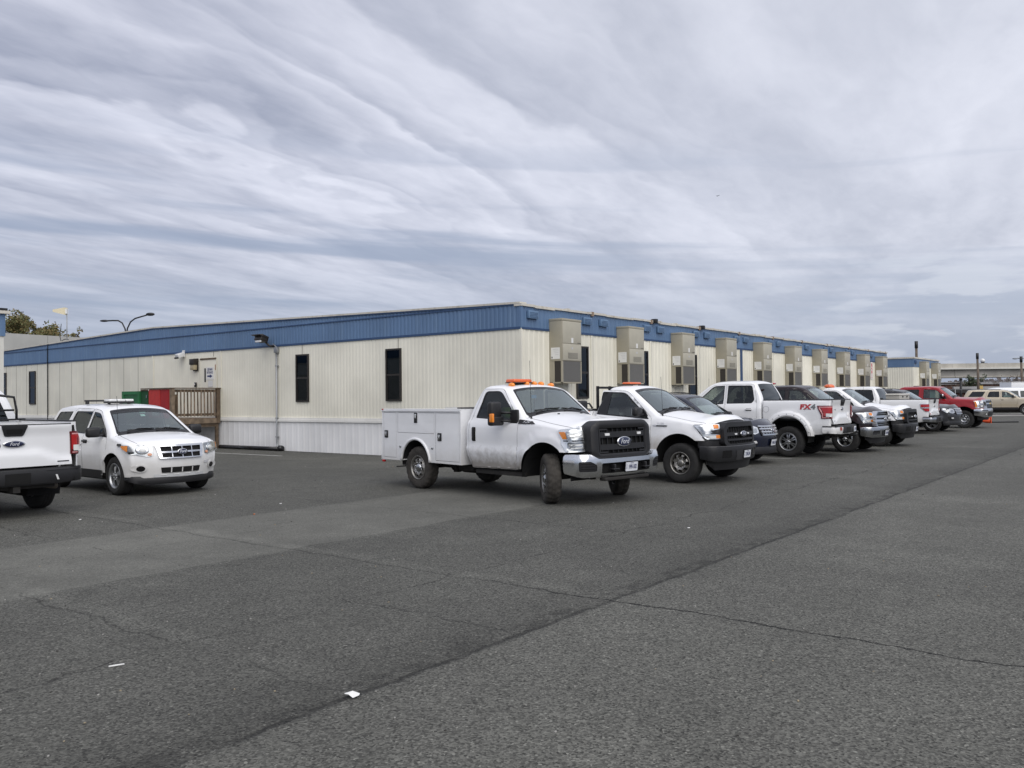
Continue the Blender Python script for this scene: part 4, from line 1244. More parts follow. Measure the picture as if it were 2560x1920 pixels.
def building_main():
    root = empty('modular_building', BC, YAW, 'long cream modular office building with blue fascia and white skirting behind the parked trucks', 'building')
    LY = 37.4; LX = 36.9
    Z0, Z1, Z2, ZP = 1.13, 3.63, 4.28, 4.71
    fL = lambda t, z, o=0.0: (-o, t, z)      # facade along local y, outward -x
    fR = lambda t, z, o=0.0: (t, -o, z)      # facade along local x, outward -y
    gab = lambda t: Z2 + (ZP - Z2) * (1 - abs(t - 18.7) / 18.7)
    w = MB()
    ribs(w, fL, .06, 18.75, Z0, Z1, .1525, .0055, CREAM)
    ribs(w, fL, 18.75, LY, Z0, Z1, 1.17, -.012, CREAML, duty=(.49, .495, .505, .51))
    ribs(w, fR, .06, LX, Z0, Z1, .229, .018, CREAM, duty=(.10, .22, .40, .52))
    w.add([fL(LY, 0), fL(LY, Z2), (LX, LY, Z2), (LX, LY, 0)], [(0, 1, 2, 3)], CREAML)
    w.add([(LX, 0, 0), (LX, 0, Z2), (LX, LY, Z2), (LX, LY, 0)], [(0, 1, 2, 3)], CREAML)
    w.b2(-.022, .06, -.022, .06, Z0, Z1, CREAM)
    w.link('wall', root)
    for k in range(10):   # joints between the modules
        t = 3.53 + 3.66 * k - .04; m = MB()
        m.b2(t - .05, t + .05, -.024, -.002, Z0, Z1, CREAM)
        m.b2(t + .05, t + .058, -.026, -.002, Z0, Z1, BRONZE); m.link('wall_joint', root)
    m = MB(); m.b2(14.60, 14.80, -.032, -.004, Z0, Z1, BLUED); m.link('corner_strip', root, label='dark blue vertical strip on the cream wall')
    for (t, a, b) in ((4.68, 3.28, Z1), (9.25, 3.28, Z1), (14.45, 3.4, Z1)):
        m = MB(); m.b2(-.020, -.015, t - .006, t + .006, a, b, BRONZE); m.link('seam_strip', root)
    for (a, b) in ((13.98, 14.03), (18.70, 18.80)):
        m = MB(); m.b2(-.03, -.014, a, b, Z0, Z1, CREAML); m.link('seam_strip', root)
    for k in range(15):
        m = MB(); a = 19.92 + 1.17 * k; m.b2(-.008, -.002, a - .012, a + .012, Z0, Z1, mat('panel_gap', (.33, .32, .29), .8)); m.link('seam_strip', root)
    f = MB()
    ribs(f, fL, .02, LY, Z1, Z2, .1525, .016, BLUE)
    up = lambda t, z, o=0.0: fL(t, z, o - .008)
    ribs(f, up, .02, LY, Z2, gab, .1525, .016, BLUE)
    ribs(f, fR, .02, LX, Z1, Z2 - .02, .1525, .012, BLUE, duty=(.12, .2, .4, .5))
    f.b2(-.03, .05, -.03, .05, Z1, Z2 - .02, BLUE)
    f.link('fascia', root)
    t_ = MB()
    t_.b2(-.035, -.006, .0, LY, Z1 - .03, Z1 + .035, BLUED); t_.b2(-.038, -.006, .0, LY, Z2 - .022, Z2 + .012, BLUED)
    t_.b2(.0, LX, -.034, -.006, Z1 - .03, Z1 + .03, BLUED)
    n = 40
    for k in range(n):
        a = LY * k / n; b = LY * (k + 1) / n
        for (o, z0, z1, mt) in ((.05, .0, .055, ROOFT), (.036, -.035, .0, BLUED)):
            vs = [(-o, a, gab(a) + z0), (.25, a, gab(a) + z0), (.25, a, gab(a) + z1), (-o, a, gab(a) + z1), (-o, b, gab(b) + z0), (.25, b, gab(b) + z0), (.25, b, gab(b) + z1), (-o, b, gab(b) + z1)]
            t_.add(vs, [(0, 1, 2, 3), (4, 7, 6, 5), (0, 3, 7, 4), (3, 2, 6, 7), (1, 5, 6, 2), (0, 4, 5, 1)], mt)
    rnd = random.Random(3); x = -.05
    while x < LX:     # uneven flashing along the long eave
        d = rnd.uniform(.4, 1.3); d = min(d, LX - x); h = rnd.uniform(-.012, .012)
        t_.b2(x, x + d - .01, -.06, .2, Z2 - .055 + h + rnd.uniform(-.012, .012), Z2 + .01 + h, ROOFT)
        if rnd.random() < .4: t_.b2(x, x + .1, -.065, .1, Z2 - .02, Z2 + .035, ROOFT)
        x += d
    for k in range(10): t_.b2(3.5 + 3.66 * k - .06, 3.5 + 3.66 * k + .06, -.068, .15, Z2 - .10, Z2 + .03, mat('rusty_flashing', (.30, .22, .16), .8, noise=.4))
    t_.link('roof_edge', root)
    r = MB(); r.add([(0, 0, Z2), (LX, 0, Z2), (LX, 18.7, ZP), (0, 18.7, ZP), (LX, LY, Z2), (0, LY, Z2)], [(0, 1, 2, 3), (3, 2, 4, 5)], mat('roof_membrane', (.5, .5, .48), .8)); r.link('roof', root)
    s = MB()
    ribs(s, fL, .0, LY, .01, Z0 - .10, .305, .007, SKIRT, duty=(.06, .20, .36, .50))
    ribs(s, fR, .0, LX, .01, Z0 - .10, .305, .022, SKIRT, duty=(.10, .16, .40, .46))
    s.link('skirting', root)
    b = MB()
    b.b2(-.055, .0, -.055, LY, Z0 - .12, Z0 - .045, SKTRIM); b.b2(-.04, .0, -.04, LY, Z0 - .045, Z0 + .02, SKTRIM); b.b2(.0, LX, -.055, .0, Z0 - .12, Z0 + .02, SKTRIM)
    b.link('skirting_trim', root)
    for (a, c) in ((4.55, 5.21), (8.91, 9.57), (29.42, 30.09), (32.75, 33.42)):
        o, bar = window(root, fL, a, c, 1.68, 3.28, 2.48, 0)
    # pale blinds behind the two nearest windows
    for (a, c, hb) in ((4.55, 5.21, 2.50), (8.91, 9.57, 2.60)):
        q = MB(); q.b2(-.0215, -.0195, a + .06, c - .06, hb, 2.95 if a < 6 else 2.92, mat('blind', (.42, .52, .56), .8)); q.link('window_blind', root)
    for k in range(3):
        window(root, fR, 2.62 + 3.66 * k, 3.26 + 3.66 * k, 1.70, 3.25, 2.47, 0)
    # low windows seen below the later units
    v = MB()
    # vents in the fascia, two per joint
    for k in range(11):
        for dt, ww in ((-.34 if k else 3, .24), (.59, .24)):
            t = 3.53 + 3.66 * (k - 1) + dt
            if k == 0 and dt > 1: continue
            if not (0 < t < LX - .3): continue
            q = MB(); q.box((t, -.055, 4.01), (.44, .08, .215), mat('vent_blue', (.13, .22, .35), .5, noise=.15), bev=.008)
            for z in (3.94, 3.98, 4.02, 4.06): q.box((t, -.098, z), (.36, .006, .012), BLUED)
            q.link('fascia_vent', root)
    q = MB(); q.b2(-.02, -.05, 14.26, 15.31, 3.30, 3.36, WOODD); q.b2(-.02, -.035, 14.24, 14.28, 1.15, 3.32, CREAML); q.b2(-.02, -.035, 15.29, 15.33, 1.15, 3.32, CREAML)
    do = q.link('door_frame', root)
    d = MB(); d.b2(-.026, -.016, 14.28, 15.29, 1.16, 3.30, CREAM); dd = d.link('door', root)
    q = MB(); q.b2(-.034, -.027, 14.95, 15.04, 2.46, 2.98, BLACKG); q.link('vision_panel', dd)
    q = MB(); q.b2(-.07, -.027, 15.12, 15.24, 2.10, 2.14, GALV); q.b2(-.04, -.026, 14.30, 14.33, 2.9, 3.1, mat('rust', (.3, .14, .07), .8)); q.link('door_handle', dd)
    return root

def wall_things():
    def bl(p): return BC + DR * p[0] + DL * p[1] + Vector((0, 0, p[2]))
    def T(mb, name, label, cat, p, group=None):
        o = mb.link(name, None, bl(p), YAW); return tag(o, label, cat, group)
    # signs on the door
    m = MB(); m.b2(-.012, 0, -.24, .24, -.235, .235, PAPER)
    f = lambda y, z, o=0.0: (-.0125 - o, y, z)
    for txt, z in (('USE MAIN', .145), ('ENTRANCE', .03)): endtext(m, f, txt, 0, z, .125, PLATET, -1, off=.001, bold=.003, sx=.62)
    endpatch(m, f, [(.17, -.135), (.0, -.135), (.0, -.175), (-.17, -.105), (.0, -.035), (.0, -.075), (.17, -.075)], PLATET, .3, .001, .001)
    T(m, 'door_sign', 'white door sign reading USE MAIN ENTRANCE above a right arrow', 'sign', (-.03, 14.66, 2.78))
    m = MB(); m.b2(-.01, 0, -.15, .15, -.12, .12, mat('plastic_sleeve', (.6, .6, .58), .3)); m.b2(-.012, -.0095, -.12, .12, -.10, .10, PAPER)
    for k in range(5): m.b2(-.0135, -.0115, -.09, .09, .065 - .03 * k, .071 - .03 * k, mat('grey_ink', (.4, .4, .4), .8))
    T(m, 'door_notice', 'small paper notice in a sleeve below the USE MAIN ENTRANCE sign', 'notice', (-.03, 14.63, 2.39))
    m = MB(); m.b2(-.06, 0, -.045, .045, -.09, .09, BLACKP, bev=.01); m.b2(-.065, -.058, -.02, .02, -.01, .05, LENSW)
    T(m, 'card_reader', 'small black card reader on the wall left of the door', 'card reader', (-.02, 15.62, 2.37))
    r = empty('wall_lamp', bl((-.02, 15.62, 3.13)), YAW, 'dark square wall lamp beside the office door', 'wall lamp')
    m = MB(); m.b2(-.20, 0, -.15, .15, .0, .22, BRONZE, bev=.01); m.b2(-.03, 0, -.16, .16, -.24, .24, BRONZE); m.link('housing', r)
    m = MB(); m.b2(-.18, -.03, -.13, .13, -.20, .0, mat('lamp_diffuser', (.40, .34, .22), .3), bev=.02); m.link('diffuser', r)
    r = empty('security_camera', bl((-.02, 16.45, 3.50)), YAW, 'white security camera under the blue fascia beside the door', 'camera')
    m = MB(); m.b2(-.03, 0, -.08, .08, -.05, .22, LENSW); m.tube([(0, 0, .1), (-.12, 0, .05)], .03, LENSW); m.link('bracket', r)
    m = MB(); m.box((-.16, .05, .02), (.26, .24, .18), LENSW, ry=-.35, bev=.03); m.box((-.25, .05, -.07), (.16, .2, .06), BLACKG, ry=-.35, bev=.01); m.link('camera_body', r)
    r = empty('flood_light', bl((-.02, 11.05, 3.86)), YAW, 'dark bronze flood light mounted on the blue fascia above the grey conduit', 'flood light')
    m = MB(); m.box((-.32, 0, .03), (.30, .40, .22), BRONZE, ry=.35, bev=.02); m.box((-.40, 0, .10), (.40, .44, .02), BRONZE, ry=.25); m.link('housing', r)
    m = MB(); m.box((-.44, 0, -.04), (.04, .32, .14), LENSW, ry=.35, bev=.01); m.link('lamp_glass', r)
    m = MB(); m.tube([(-.25, -.05, -.05), (-.15, -.2, -.22), (0, -.3, -.25)], .035, BRONZE); m.link('bracket', r)
    m = MB(); m.b2(-.10, 0, -.09, .09, -.10, .10, GALV, bev=.01); m.tube([(-.05, 0, -.1), (-.05, 0, -3.2), (-.05, -.02, -3.30), (-.10, -.05, -3.35)], .032, GALV, 8)
    for z in (-.55, -2.35, -3.0): m.b2(-.07, 0, -.06, .06, z - .02, z + .02, GALV)
    m.tube([(-.05, 0, .1), (-.05, .2, .22)], .02, GALV, 6)
    T(m, 'conduit_pipe', 'thin grey electrical conduit running down the wall to the ground', 'conduit', (-.02, 10.58, 3.48))
    m = MB(); m.tube([(-.12, 10.25, .07), (-.12, 13.9, .06)], .075, BLACKG, 12); m.lathe([(0, -.02), (.10, -.02), (.11, .10), (.09, .14), (0, .14)], BLACKG, 14, 'Y', (-.12, 10.25, .09))
    T(m, 'drain_pipe', 'black plastic pipe lying along the foot of the white skirting', 'pipe', (0, 0, 0))
    m = MB(); m.tube([(.9, 27.4, 4.60), (.2, 27.9, 4.56), (-.06, 28.02, 4.50), (-.07, 28.05, 4.3), (-.06, 28.05, .5)], .022, BLACKG, 6)
    T(m, 'black_cable', 'black cable hanging from the roof edge down the cream wall', 'cable', (0, 0, 0))
    # wall hung air conditioners, one per module
    def ac():
        r = empty('air_conditioner', (0, 0, 0), YAW, 'x', 'air conditioner', 'wall hung air conditioners on the long cream wall')
        z0, z1, w, d = -.90, .90, .97, .44
        b = MB()
        b.b2(0, w, -d, 0, -.28, z1, ACM, bev=.008); b.b2(-.01, w + .01, -d - .012, .0, z1 - .05, z1 + .015, ACM, bev=.01)
        for (x0, x1) in ((0, .045), (w - .045, w)):
            b.b2(x0, x1, -d, -d + .05, z0, -.28, ACM); b.b2(x0, x1, -.10, 0, z0, -.28, ACM)
        b.b2(0, w, -d, 0, z0, z0 + .035, ACM); b.b2(.004, .02, -.17, -.004, z0 + .036, -.284, ACM)
        b.link('cabinet', r)
        c = MB(); c.b2(.03, w - .03, -d + .012, -d + .02, z0 + .03, -.28, ACG)
        for k in range(28): c.b2(.05, w - .05, -d + .004, -d + .010, z0 + .05 + k * .020, z0 + .056 + k * .020, mat('coil_fin', (.24, .235, .22), .5))
        c.b2(.015, .03, -.40, -.17, z0 + .04, -.28, mat('coil_dark', (.035, .03, .026), .7)); c.link('coil_grille', r)
        f = MB(); f.b2(.02, w - .02, -d - .012, -d, .22, z1 - .06, ACL, bev=.006); f.b2(.02, w - .02, -d - .014, -d, -.26, .205, ACL, bev=.006)
        f.b2(w - .22, w - .05, -d - .018, -d - .01, .24, .252, BRONZE); f.link('front_panel', r)
        v = MB(); v.b2(.27, .76, -d - .018, -d - .012, -.20, .0 - .04, ACG)
        for k in range(9): v.b2(.285 + k * .053, .30 + k * .053, -d - .026, -d - .017, -.195, -.045, ACL)
        v.link('vent_louvre', r)
        l = MB(); l.b2(-.004, .001, -.36, -.06, -.22, .10, PAPER); l.b2(-.006, -.003, -.11, -.08, -.20, -.15, BLACKG)
        for k in range(4): l.b2(-.006, -.0035, -.32, -.32 + .2 - .03 * k, .05 - k * .05, .056 - k * .05, mat('grey_ink', (.4, .4, .4), .8))
        l.link('rating_label', r)
        q = MB(); q.b2(.44, .54, -d - .016, -d - .011, .24, .38, PAPER); q.b2(.44, .52, -d - .018, -d - .013, .06, .12, mat('grey_sticker', (.5, .5, .5), .5)); q.link('sticker', r)
        return r
    a0 = ac()
    names = ['nearest and largest air conditioner, first from the building corner', 'second air conditioner from the building corner, above the pickup with the flat beacon',
             'third air conditioner from the building corner, above the navy car', 'fourth air conditioner from the building corner, just left of the dark blue wall strip',
             'fifth air conditioner from the building corner, just right of the dark blue wall strip', 'sixth air conditioner from the building corner along the long wall',
             'seventh air conditioner from the building corner along the long wall', 'eighth air conditioner from the building corner, third from the far end',
             'ninth air conditioner, left of the red lettered wall sign', 'tenth and last air conditioner at the far end of the long wall']
    t = 1.27
    for k in range(10):
        r = a0 if k == 0 else copy_tree(a0)
        r.location = bl((t + 3.66 * k, -.02, 3.035)); r['label'] = names[k]
    # small annex further on
    r2 = empty('small_modular_building', bl((43.6, 0, 0)), YAW, 'smaller cream and blue modular building beyond the end of the long one', 'building')
    m = MB(); fR = lambda t, z, o=0.0: (t, -o, z); fL = lambda t, z, o=0.0: (-o, t, z)
    ribs(m, fR, 0, 7.6, .9, 3.55, .229, .018, CREAM); ribs(m, fL, 0, 9, .9, 3.55, .1525, .014, CREAM); m.b2(.02, 7.6, .02, 9, .0, 3.5, CREAML); m.link('wall', r2)
    m = MB(); m.b2(-.03, 7.6, -.03, 9, 3.55, 4.12, BLUE); m.link('fascia', r2)
    m = MB(); m.b2(-.08, 7.65, -.08, 9.05, 4.12, 4.22, ROOFT); m.link('roof_edge', r2)
    m = MB(); m.b2(-.02, 7.6, -.02, 9, 0, .9, SKIRT); m.link('skirting', r2)
    for t_ in (.35, 2.6, 3.7, 6.2):
        q = MB(); q.box((t_, -.07, 3.9), (.44, .08, .22), BLUED, bev=.01); q.link('fascia_vent', r2)
    for k, t_ in enumerate((1.5, 5.1)):
        r = copy_tree(a0); r.location = bl((43.6 + t_, -.02, 3.035)); r['label'] = ('left', 'right')[k] + ' air conditioner of the two on the smaller far building'
        r['group'] = 'air conditioners on the small far building'
    # far red lettered sign on the wall
    m = MB(); m.b2(0, .42, -.012, 0, -.5, .5, PAPER)
    f = lambda y, z, o=0.0: (y, -.0125 - o, z)
    rt = mat('red_ink', (.6, .02, .02), .5)
    for k, ch in enumerate('NO T'.replace(' ', '')): endtext(m, f, ch, .21, .30 - .27 * k, .36, rt, 1, off=.001, bold=.01)
    m.b2(.17, .25, -.016, -.012, -.44, -.36, rt)
    T(m, 'wall_sign', 'tall narrow white sign with red letters between the last two air conditioners', 'sign', (33.25, -.02, 3.1))
    # black boxes low on the wall
    for k, t_ in enumerate((32.3, 35.3)):
        m = MB(); m.b2(0, .55, -.12, 0, -.2, .16, BLACKP, bev=.02); m.b2(.05, .5, -.13, -.118, -.15, .1, BLACKG)
        T(m, 'meter_box', ('left', 'right')[k] + ' small black box low on the far end of the long wall', 'box', (t_, -.02, 1.95), 'black boxes on the far wall')
    # cut-outs on the roof edge: small black lamps
    for k, t_ in enumerate((7.35, 11.0)):
        m = MB(); m.b2(-.08, .08, -.14, .04, -.04, .10, BLACKP, bev=.01); m.b2(-.05, .05, -.15, -.138, -.02, .06, BLACKG)
        T(m, 'roof_edge_lamp', ('nearer', 'farther')[k] + ' small black lamp clamped to the long roof edge', 'lamp', (t_, -.02, 4.25), 'lamps on the roof edge')

def deck():
    def bl(p): return BC + DR * p[0] + DL * p[1] + Vector((0, 0, p[2]))
    r = empty('timber_deck', bl((-.05, 14.0, 0)), YAW, 'raised weathered timber deck with baluster railing outside the office door', 'deck')
    X = -1.95; y0, y1 = 0.0, 3.45      # outer edge (local x); the near side with the railing is y0
    for k in range(14):
        m = MB(); m.b2(X + k * .139, X + k * .139 + .131, y0, y1, 1.085, 1.12, WOOD); m.link('deck_board', r)
    m = MB(); m.b2(X, -.02, y0 - .035, y0, .93, 1.10, WOOD); m.link('rim_joist', r)
    m = MB(); m.b2(X - .035, X, y0 - .035, y1, .93, 1.10, WOOD); m.link('rim_joist', r)
    m = MB(); m.b2(X + .05, -.05, y0 + .02, y0 + .06, .80, .93, WOODD); m.link('rim_joist', r)
    for (px, py) in ((X, y0 + .0), (-.16, y0 + .0), (X, 1.7), (X, y1 - .1)):
        m = MB(); m.b2(px, px + .10, py, py + .10, 0, .93, WOODD); m.link('support_post', r)
    for px in (X, -.14):
        m = MB(); m.b2(px - .02, px + .11, y0 - .06, y0 + .06, .93, 2.19, WOOD if px < -1 else WOODD); m.link('railing_post', r)
    m = MB(); m.b2(X - .03, 0, y0 - .07, y0 + .08, 2.19, 2.228, WOODD); m.link('handrail', r)
    m = MB(); m.b2(X - .06, X + .09, y0 + .08, 1.95, 2.19, 2.228, WOODD); m.link('handrail', r)
    for (a_, b_) in ((2.07, 2.17), (1.21, 1.30)):
        m = MB(); m.b2(X + .1, -.14, y0 - .02, y0 + .02, a_, b_, WOODD); m.link('rail_board', r)
    for j in range(12):
        m = MB(); m.box((X + .22 + .133 * j, y0 - .04, 1.68), (.036, .036, .98), WOOD if j % 3 else WOODD, ry=random.uniform(-.02, .02)); m.link('baluster', r)
    m = MB(); m.b2(X + .55, X + .68, .9, 1.02, 1.12, 2.10, WOODD); m.link('stair_post', r)
    m = MB(); m.box((X + .30, .85, 1.95), (.55, .05, .10), WOOD, ry=-.6); m.link('brace', r)
    m = MB(); m.b2(X + .75, X + 1.0, 1.3, 1.36, 1.12, 2.0, WOODD); m.link('stair_post', r)
    # steps at the left end
    # cabinets standing at the left of the deck
    def crate(name, label, cat, yy0, yy1, mats, z0, z1, group):
        q = empty(name, bl((-2.0, yy0, z0)), YAW, label, cat, group)
        b = MB(); w = yy1 - yy0; h = z1 - z0
        b.b2(0, .14, 0, w, 0, h, mats[0]); b.link('cabinet', q)
        return q, w, h
    q, w, h = crate('red_cabinet', 'red painted wooden cabinet with a paper note, beside the green one on the deck', 'cabinet', 14.10, 15.46, (RED,), 1.14, 2.185, None)
    m = MB(); m.b2(-.02, 0, .60, w - .01, .02, h - .02, mat('red_door', (.50, .035, .03), .5, noise=.15)); d = m.link('door', q)
    m = MB(); m.b2(-.026, -.02, .64, 1.12, -.0 + .10, .36, PAPER); m.link('paper_note', d)
    m = MB(); m.b2(-.012, 0, .02, .58, .02, h - .02, mat('red_dark', (.36, .015, .018), .6, noise=.15)); m.link('side_door', q)
    q, w, h = crate('green_cabinet', 'dark green wooden cabinet with a framed front, left of the red one', 'cabinet', 15.52, 17.30, (GREEND,), 1.12, 2.13, None)
    m = MB(); a, b_ = .52, w
    for (p0, p1, z0, z1) in ((a, a + .13, 0, h), (b_ - .13, b_, 0, h), (a + .13, b_ - .13, h - .12, h), (a + .13, b_ - .13, 0, .12)): m.b2(-.06, 0, p0, p1, z0, z1, GREEN)
    m.b2(-.03, -.002, a + .13, b_ - .13, .12, h - .12, mat('green_panel', (.018, .13, .045), .5, noise=.2)); m.link('door', q)
    m = MB(); m.b2(-.02, .0, .0, .50, h, h + .05, WOODD); m.b2(-.03, 0, .05, .1, h * .75, h * .85, CHROMES); m.link('hinge', q)

def left_building():
    # neighbour at the left edge of the picture
    P0 = Vector((-13.86, 23.2, 0))
    r = empty('neighbour_building', P0, YAW, 'edge of another cream and blue modular building at the far left', 'building')
    m = MB(); m.b2(-14, 0, 0, 14, .9, 3.57, mat('cream_plain', (.66, .65, .60), .5, noise=.05)); m.link('wall', r)
    m = MB(); m.b2(-14.02, .03, -.03, 14, 3.57, 4.18, BLUE); m.link('fascia', r)
    m = MB(); m.b2(-14.02, .12, -.12, 14, 4.18, 4.26, ROOFT); m.b2(-14.02, .06, -.10, 14, 4.26, 4.33, BLACKP); m.link('roof_edge', r)
    m = MB(); m.b2(-14, .01, -.01, 14, 0, .9, SKIRT); m.link('skirting', r)

def distance():
    # flyover across the back right
    r = empty('concrete_flyover', (125, 220, 0), R_(-.3), 'long concrete road flyover crossing behind the small building', 'bridge')
    m = MB(); m.b2(-95, 160, 0, 12, 7.95, 8.30, mat('concrete_ledge', (.62, .61, .57), .8, noise=.1, nscale=.3)); m.link('deck_ledge', r)
    m = MB(); m.b2(-95, 160, .5, 1.1, 8.30, 9.46, CONC)
    m.link('parapet', r)
    m = MB()
    for k in range(70): m.b2(-90 + k * 3.6, -90 + k * 3.6 + .06, .47, .55, 8.32, 9.45, CONCD)
    m.link('parapet_joint', r)
    m = MB()
    for k in range(12): m.b2(-95 + k * 21.3 + .05, -95 + (k + 1) * 21.3 - .05, 1.2, 10.5, 6.15, 7.95, CONCD); m.b2(-95 + k * 21.3 + .05, -95 + (k + 1) * 21.3 - .05, .95, 10.8, 5.85, 6.15, CONC)
    m.link('girder', r)
    for x in (-60, 40 - 62, 62, 100):
        m = MB(); m.b2(x, x + 1.6, 2, 10, 0, 5.85, CONCD); m.link('pier', r)
    # ramp wall back left
    r = empty('concrete_ramp_wall', (-60, 110, 0), 0, 'pale concrete ramp wall behind the roof, far left below the tree', 'wall')
    m = MB()
    for k in range(9):
        x0 = -24 + k * 6; z = lambda x: 10.45 - .070 * (x)
        m.add([(x0, 0, 2), (x0 + 5.95, 0, 2), (x0 + 5.95, 0, z(x0 + 5.95)), (x0, 0, z(x0)), (x0, 3, 2), (x0 + 5.95, 3, 2), (x0 + 5.95, 3, z(x0 + 5.95)), (x0, 3, z(x0))],
              [(0, 1, 2, 3), (4, 7, 6, 5), (3, 2, 6, 7), (0, 4, 5, 1), (1, 5, 6, 2), (0, 3, 7, 4)], mat('ramp_panel', (.42, .42, .40), .85, noise=.15, nscale=.3))
    m.link('wall_panel', r)
    m = MB(); m.add([(-24, -.3, 8.95), (30, -.3, 6.4), (30, -.3, 6.1), (-24, -.3, 8.65), (-24, .5, 8.95), (30, .5, 6.4), (30, .5, 6.1), (-24, .5, 8.65)], [(0, 1, 2, 3), (0, 4, 5, 1), (3, 2, 6, 7)], CONCD); m.link('wall_ledge', r)
    # double arm street lamp
    r = empty('double_street_lamp', (-34.0, 75, 0), 0, 'black street lamp with two curved arms rising behind the long roof', 'street lamp')
    m = MB(); m.tube([(0, 0, 0), (0, 0, 7.2), (0, 0, 7.95)], [.14, .10, .09], BLACKP, 12); m.link('pole', r)
    for s_, pts in ((-1, [(0, 0, 7.6), (-.10, 0, 8.2), (-.35, 0, 8.72), (-.70, 0, 8.93), (-1.2, 0, 8.94), (-1.65, 0, 8.92)]), (1, [(0, 0, 7.6), (.12, 0, 8.25), (.38, 0, 8.80), (.78, 0, 9.10), (1.3, 0, 9.25), (1.85, 0, 9.40)])):
        m = MB(); m.tube(pts, .065, BLACKP, 8); o = m.link('arm', r)
        e = pts[-1]; m = MB(); m.ellip((e[0] + s_ * .28, 0, e[2] + (.0 if s_ < 0 else .06)), (.40, .18, .10 if s_ < 0 else .15), BLACKP, 14, 8); m.link('lamp_head', o)
    # antenna on the roof
    r = empty('roof_antenna', (-24.06, 46, 4.3), 0, 'pale wedge shaped antenna on a thin mast above the roof', 'antenna')
    r.location = (-24.06, 46.0, 4.35)
    m = MB(); m.tube([(0, 0, 0), (0, 0, 2.45)], .028, GALV, 8)
    for a in (0, 2.1, 4.2): m.tube([(0, 0, .55), (.8 * math.cos(a), .8 * math.sin(a), 0)], .02, GALV, 6)
    m.link('mast', r)
    m = MB(); am = mat('antenna_cover', (.74, .66, .46), .5)
    vs = []
    for (x, hy, hz, zc) in ((-.05, .16, .20, 2.33), (-.75, .05, .06, 2.37)):
        vs += [(x, -hy, zc - hz), (x, hy, zc - hz), (x, hy, zc + hz), (x, -hy, zc + hz)]
    m.add(vs, [(0, 1, 2, 3), (4, 7, 6, 5), (0, 4, 5, 1), (1, 5, 6, 2), (2, 6, 7, 3), (3, 7, 4, 0)], am); m.b2(-.06, .02, -.1, .1, 2.2, 2.45, LENSW); m.link('antenna_body', r)
    m = MB(); cab = [(-.35 + .04 * math.sin(k), 0, .3 + k * .17) for k in range(10)]; m.tube(cab[:9], .018, BLACKG, 6)
    ring = [(-.1 + .3 * math.cos(a), .1, .55 + .28 * math.sin(a)) for a in [k * .35 for k in range(30)]]; m.tube(ring, .02, BLACKG, 6); m.link('coiled_cable', r)
    o = MB(); o.b2(-.55, .25, -.3, .3, 0, .28, BLACKP); o.b2(-.5, -.25, -.31, -.29, .05, .2, CHROMES)
    tag(o.link('ballast_box', None, (-25.2, 46.3, 4.32)), 'dark equipment box on the roof beside the antenna mast', 'box')
    # poles right
    def pole(x, y, h, label, lean=.012):
        m = MB(); m.tube([(0, 0, 0), (-lean * h, 0, h)], [.15, .10], POLEW, 12)
        r = empty('utility_pole', (x, y, 0), 0, label, 'pole', 'timber poles in the distance'); m.link('pole', r)
        m = MB(); m.tube([(-lean * h, 0, h - .5), (-lean * h, 0, h + .12)], .14, BLACKP, 10); m.link('pole_cap', r); return r
    pole(49.35, 90, 5.85, 'timber pole left of the white dome, in front of the flyover'); r = pole(53.97, 90, 5.45, 'timber pole at the right edge, in front of the flyover')
    pole(35.7, 75, 6.25, 'dark pole rising behind the small cream building', .0)
    r = empty('street_lamp', (54.9, 92, 0), 0, 'small grey street lamp head above the flyover at the right edge', 'street lamp')
    m = MB(); m.tube([(1.2, 0, 0), (1.2, 0, 5.3), (.6, 0, 5.45), (-.2, 0, 5.45)], .05, GALV, 8); m.link('pole', r); m = MB(); m.ellip((-.45, 0, 5.42), (.30, .16, .08), mat('lamp_grey', (.2, .22, .24), .4), 12, 8); m.link('lamp_head', r)
    # radome
    r = empty('radar_dome', (177.2, 320, 0), 0, 'white round dome on a dark base above the flyover', 'radar dome')
    m = MB(); m.ellip((0, 0, 13.9), (.82, .82, .82), LENSW, 24, 16); m.link('dome', r); m = MB(); m.tube([(0, 0, 0), (0, 0, 13.0)], .6, CONCD); m.b2(-1.2, 1.2, -1, 1, 12.75, 13.0, BLACKP); m.lathe([(0, 13.35), (.45, 13.3), (.8, 13.0), (0, 13.0)], BLACKP, 16, 'Z'); m.link('tower', r)
    # under the flyover
    r = empty('barrier_wall', (85, 130, 0), 0, 'grey concrete barrier wall beneath the flyover', 'wall')
    m = MB()
    for k in range(24): m.b2(-17.5 + k * 4, -17.5 + k * 4 + 3.95, 0, .4, -.2, 2.75, mat('barrier_concrete', (.34, .34, .34), .85, noise=.2, nscale=.6))
    m.link('wall_panel', r)
    brick = mat('far_brick', (.13, .065, .05), .9, noise=.3, nscale=.3)
    def house(x, y, w, d, h, lab, cm, rm):
        r = empty('distant_building', (x, y, -.5), 0, lab, 'building', 'distant buildings below the flyover')
        m = MB(); m.b2(0, w, 0, d, 0, h, cm); m.link('wall', r); m = MB(); m.b2(-.5, w + .5, -.5, d + .5, h, h + .5, rm); m.link('roof', r)
        m = MB()
        for k in range(int(w / 4)): m.b2(1.5 + k * 4, 3 + k * 4, -.05, .0, h * .35, h * .7, BLACKG)
        m.link('window', r)
    gr = mat('far_roof', (.30, .30, .31), .9)
    house(84, 170, 30, 10, 4.0, 'long dark red brick building under the flyover right of the barrier', brick, gr)
    house(122, 185, 40, 10, 4.6, 'far brown building under the flyover at the right edge', mat('far_brown', (.12, .10, .09), .9, noise=.3, nscale=.4), gr)
    house(56.5, 112, 3.2, 6, 2.3, 'small brown shed under the flyover left of the barrier wall', brick, mat('far_dark', (.03, .03, .03), .9))
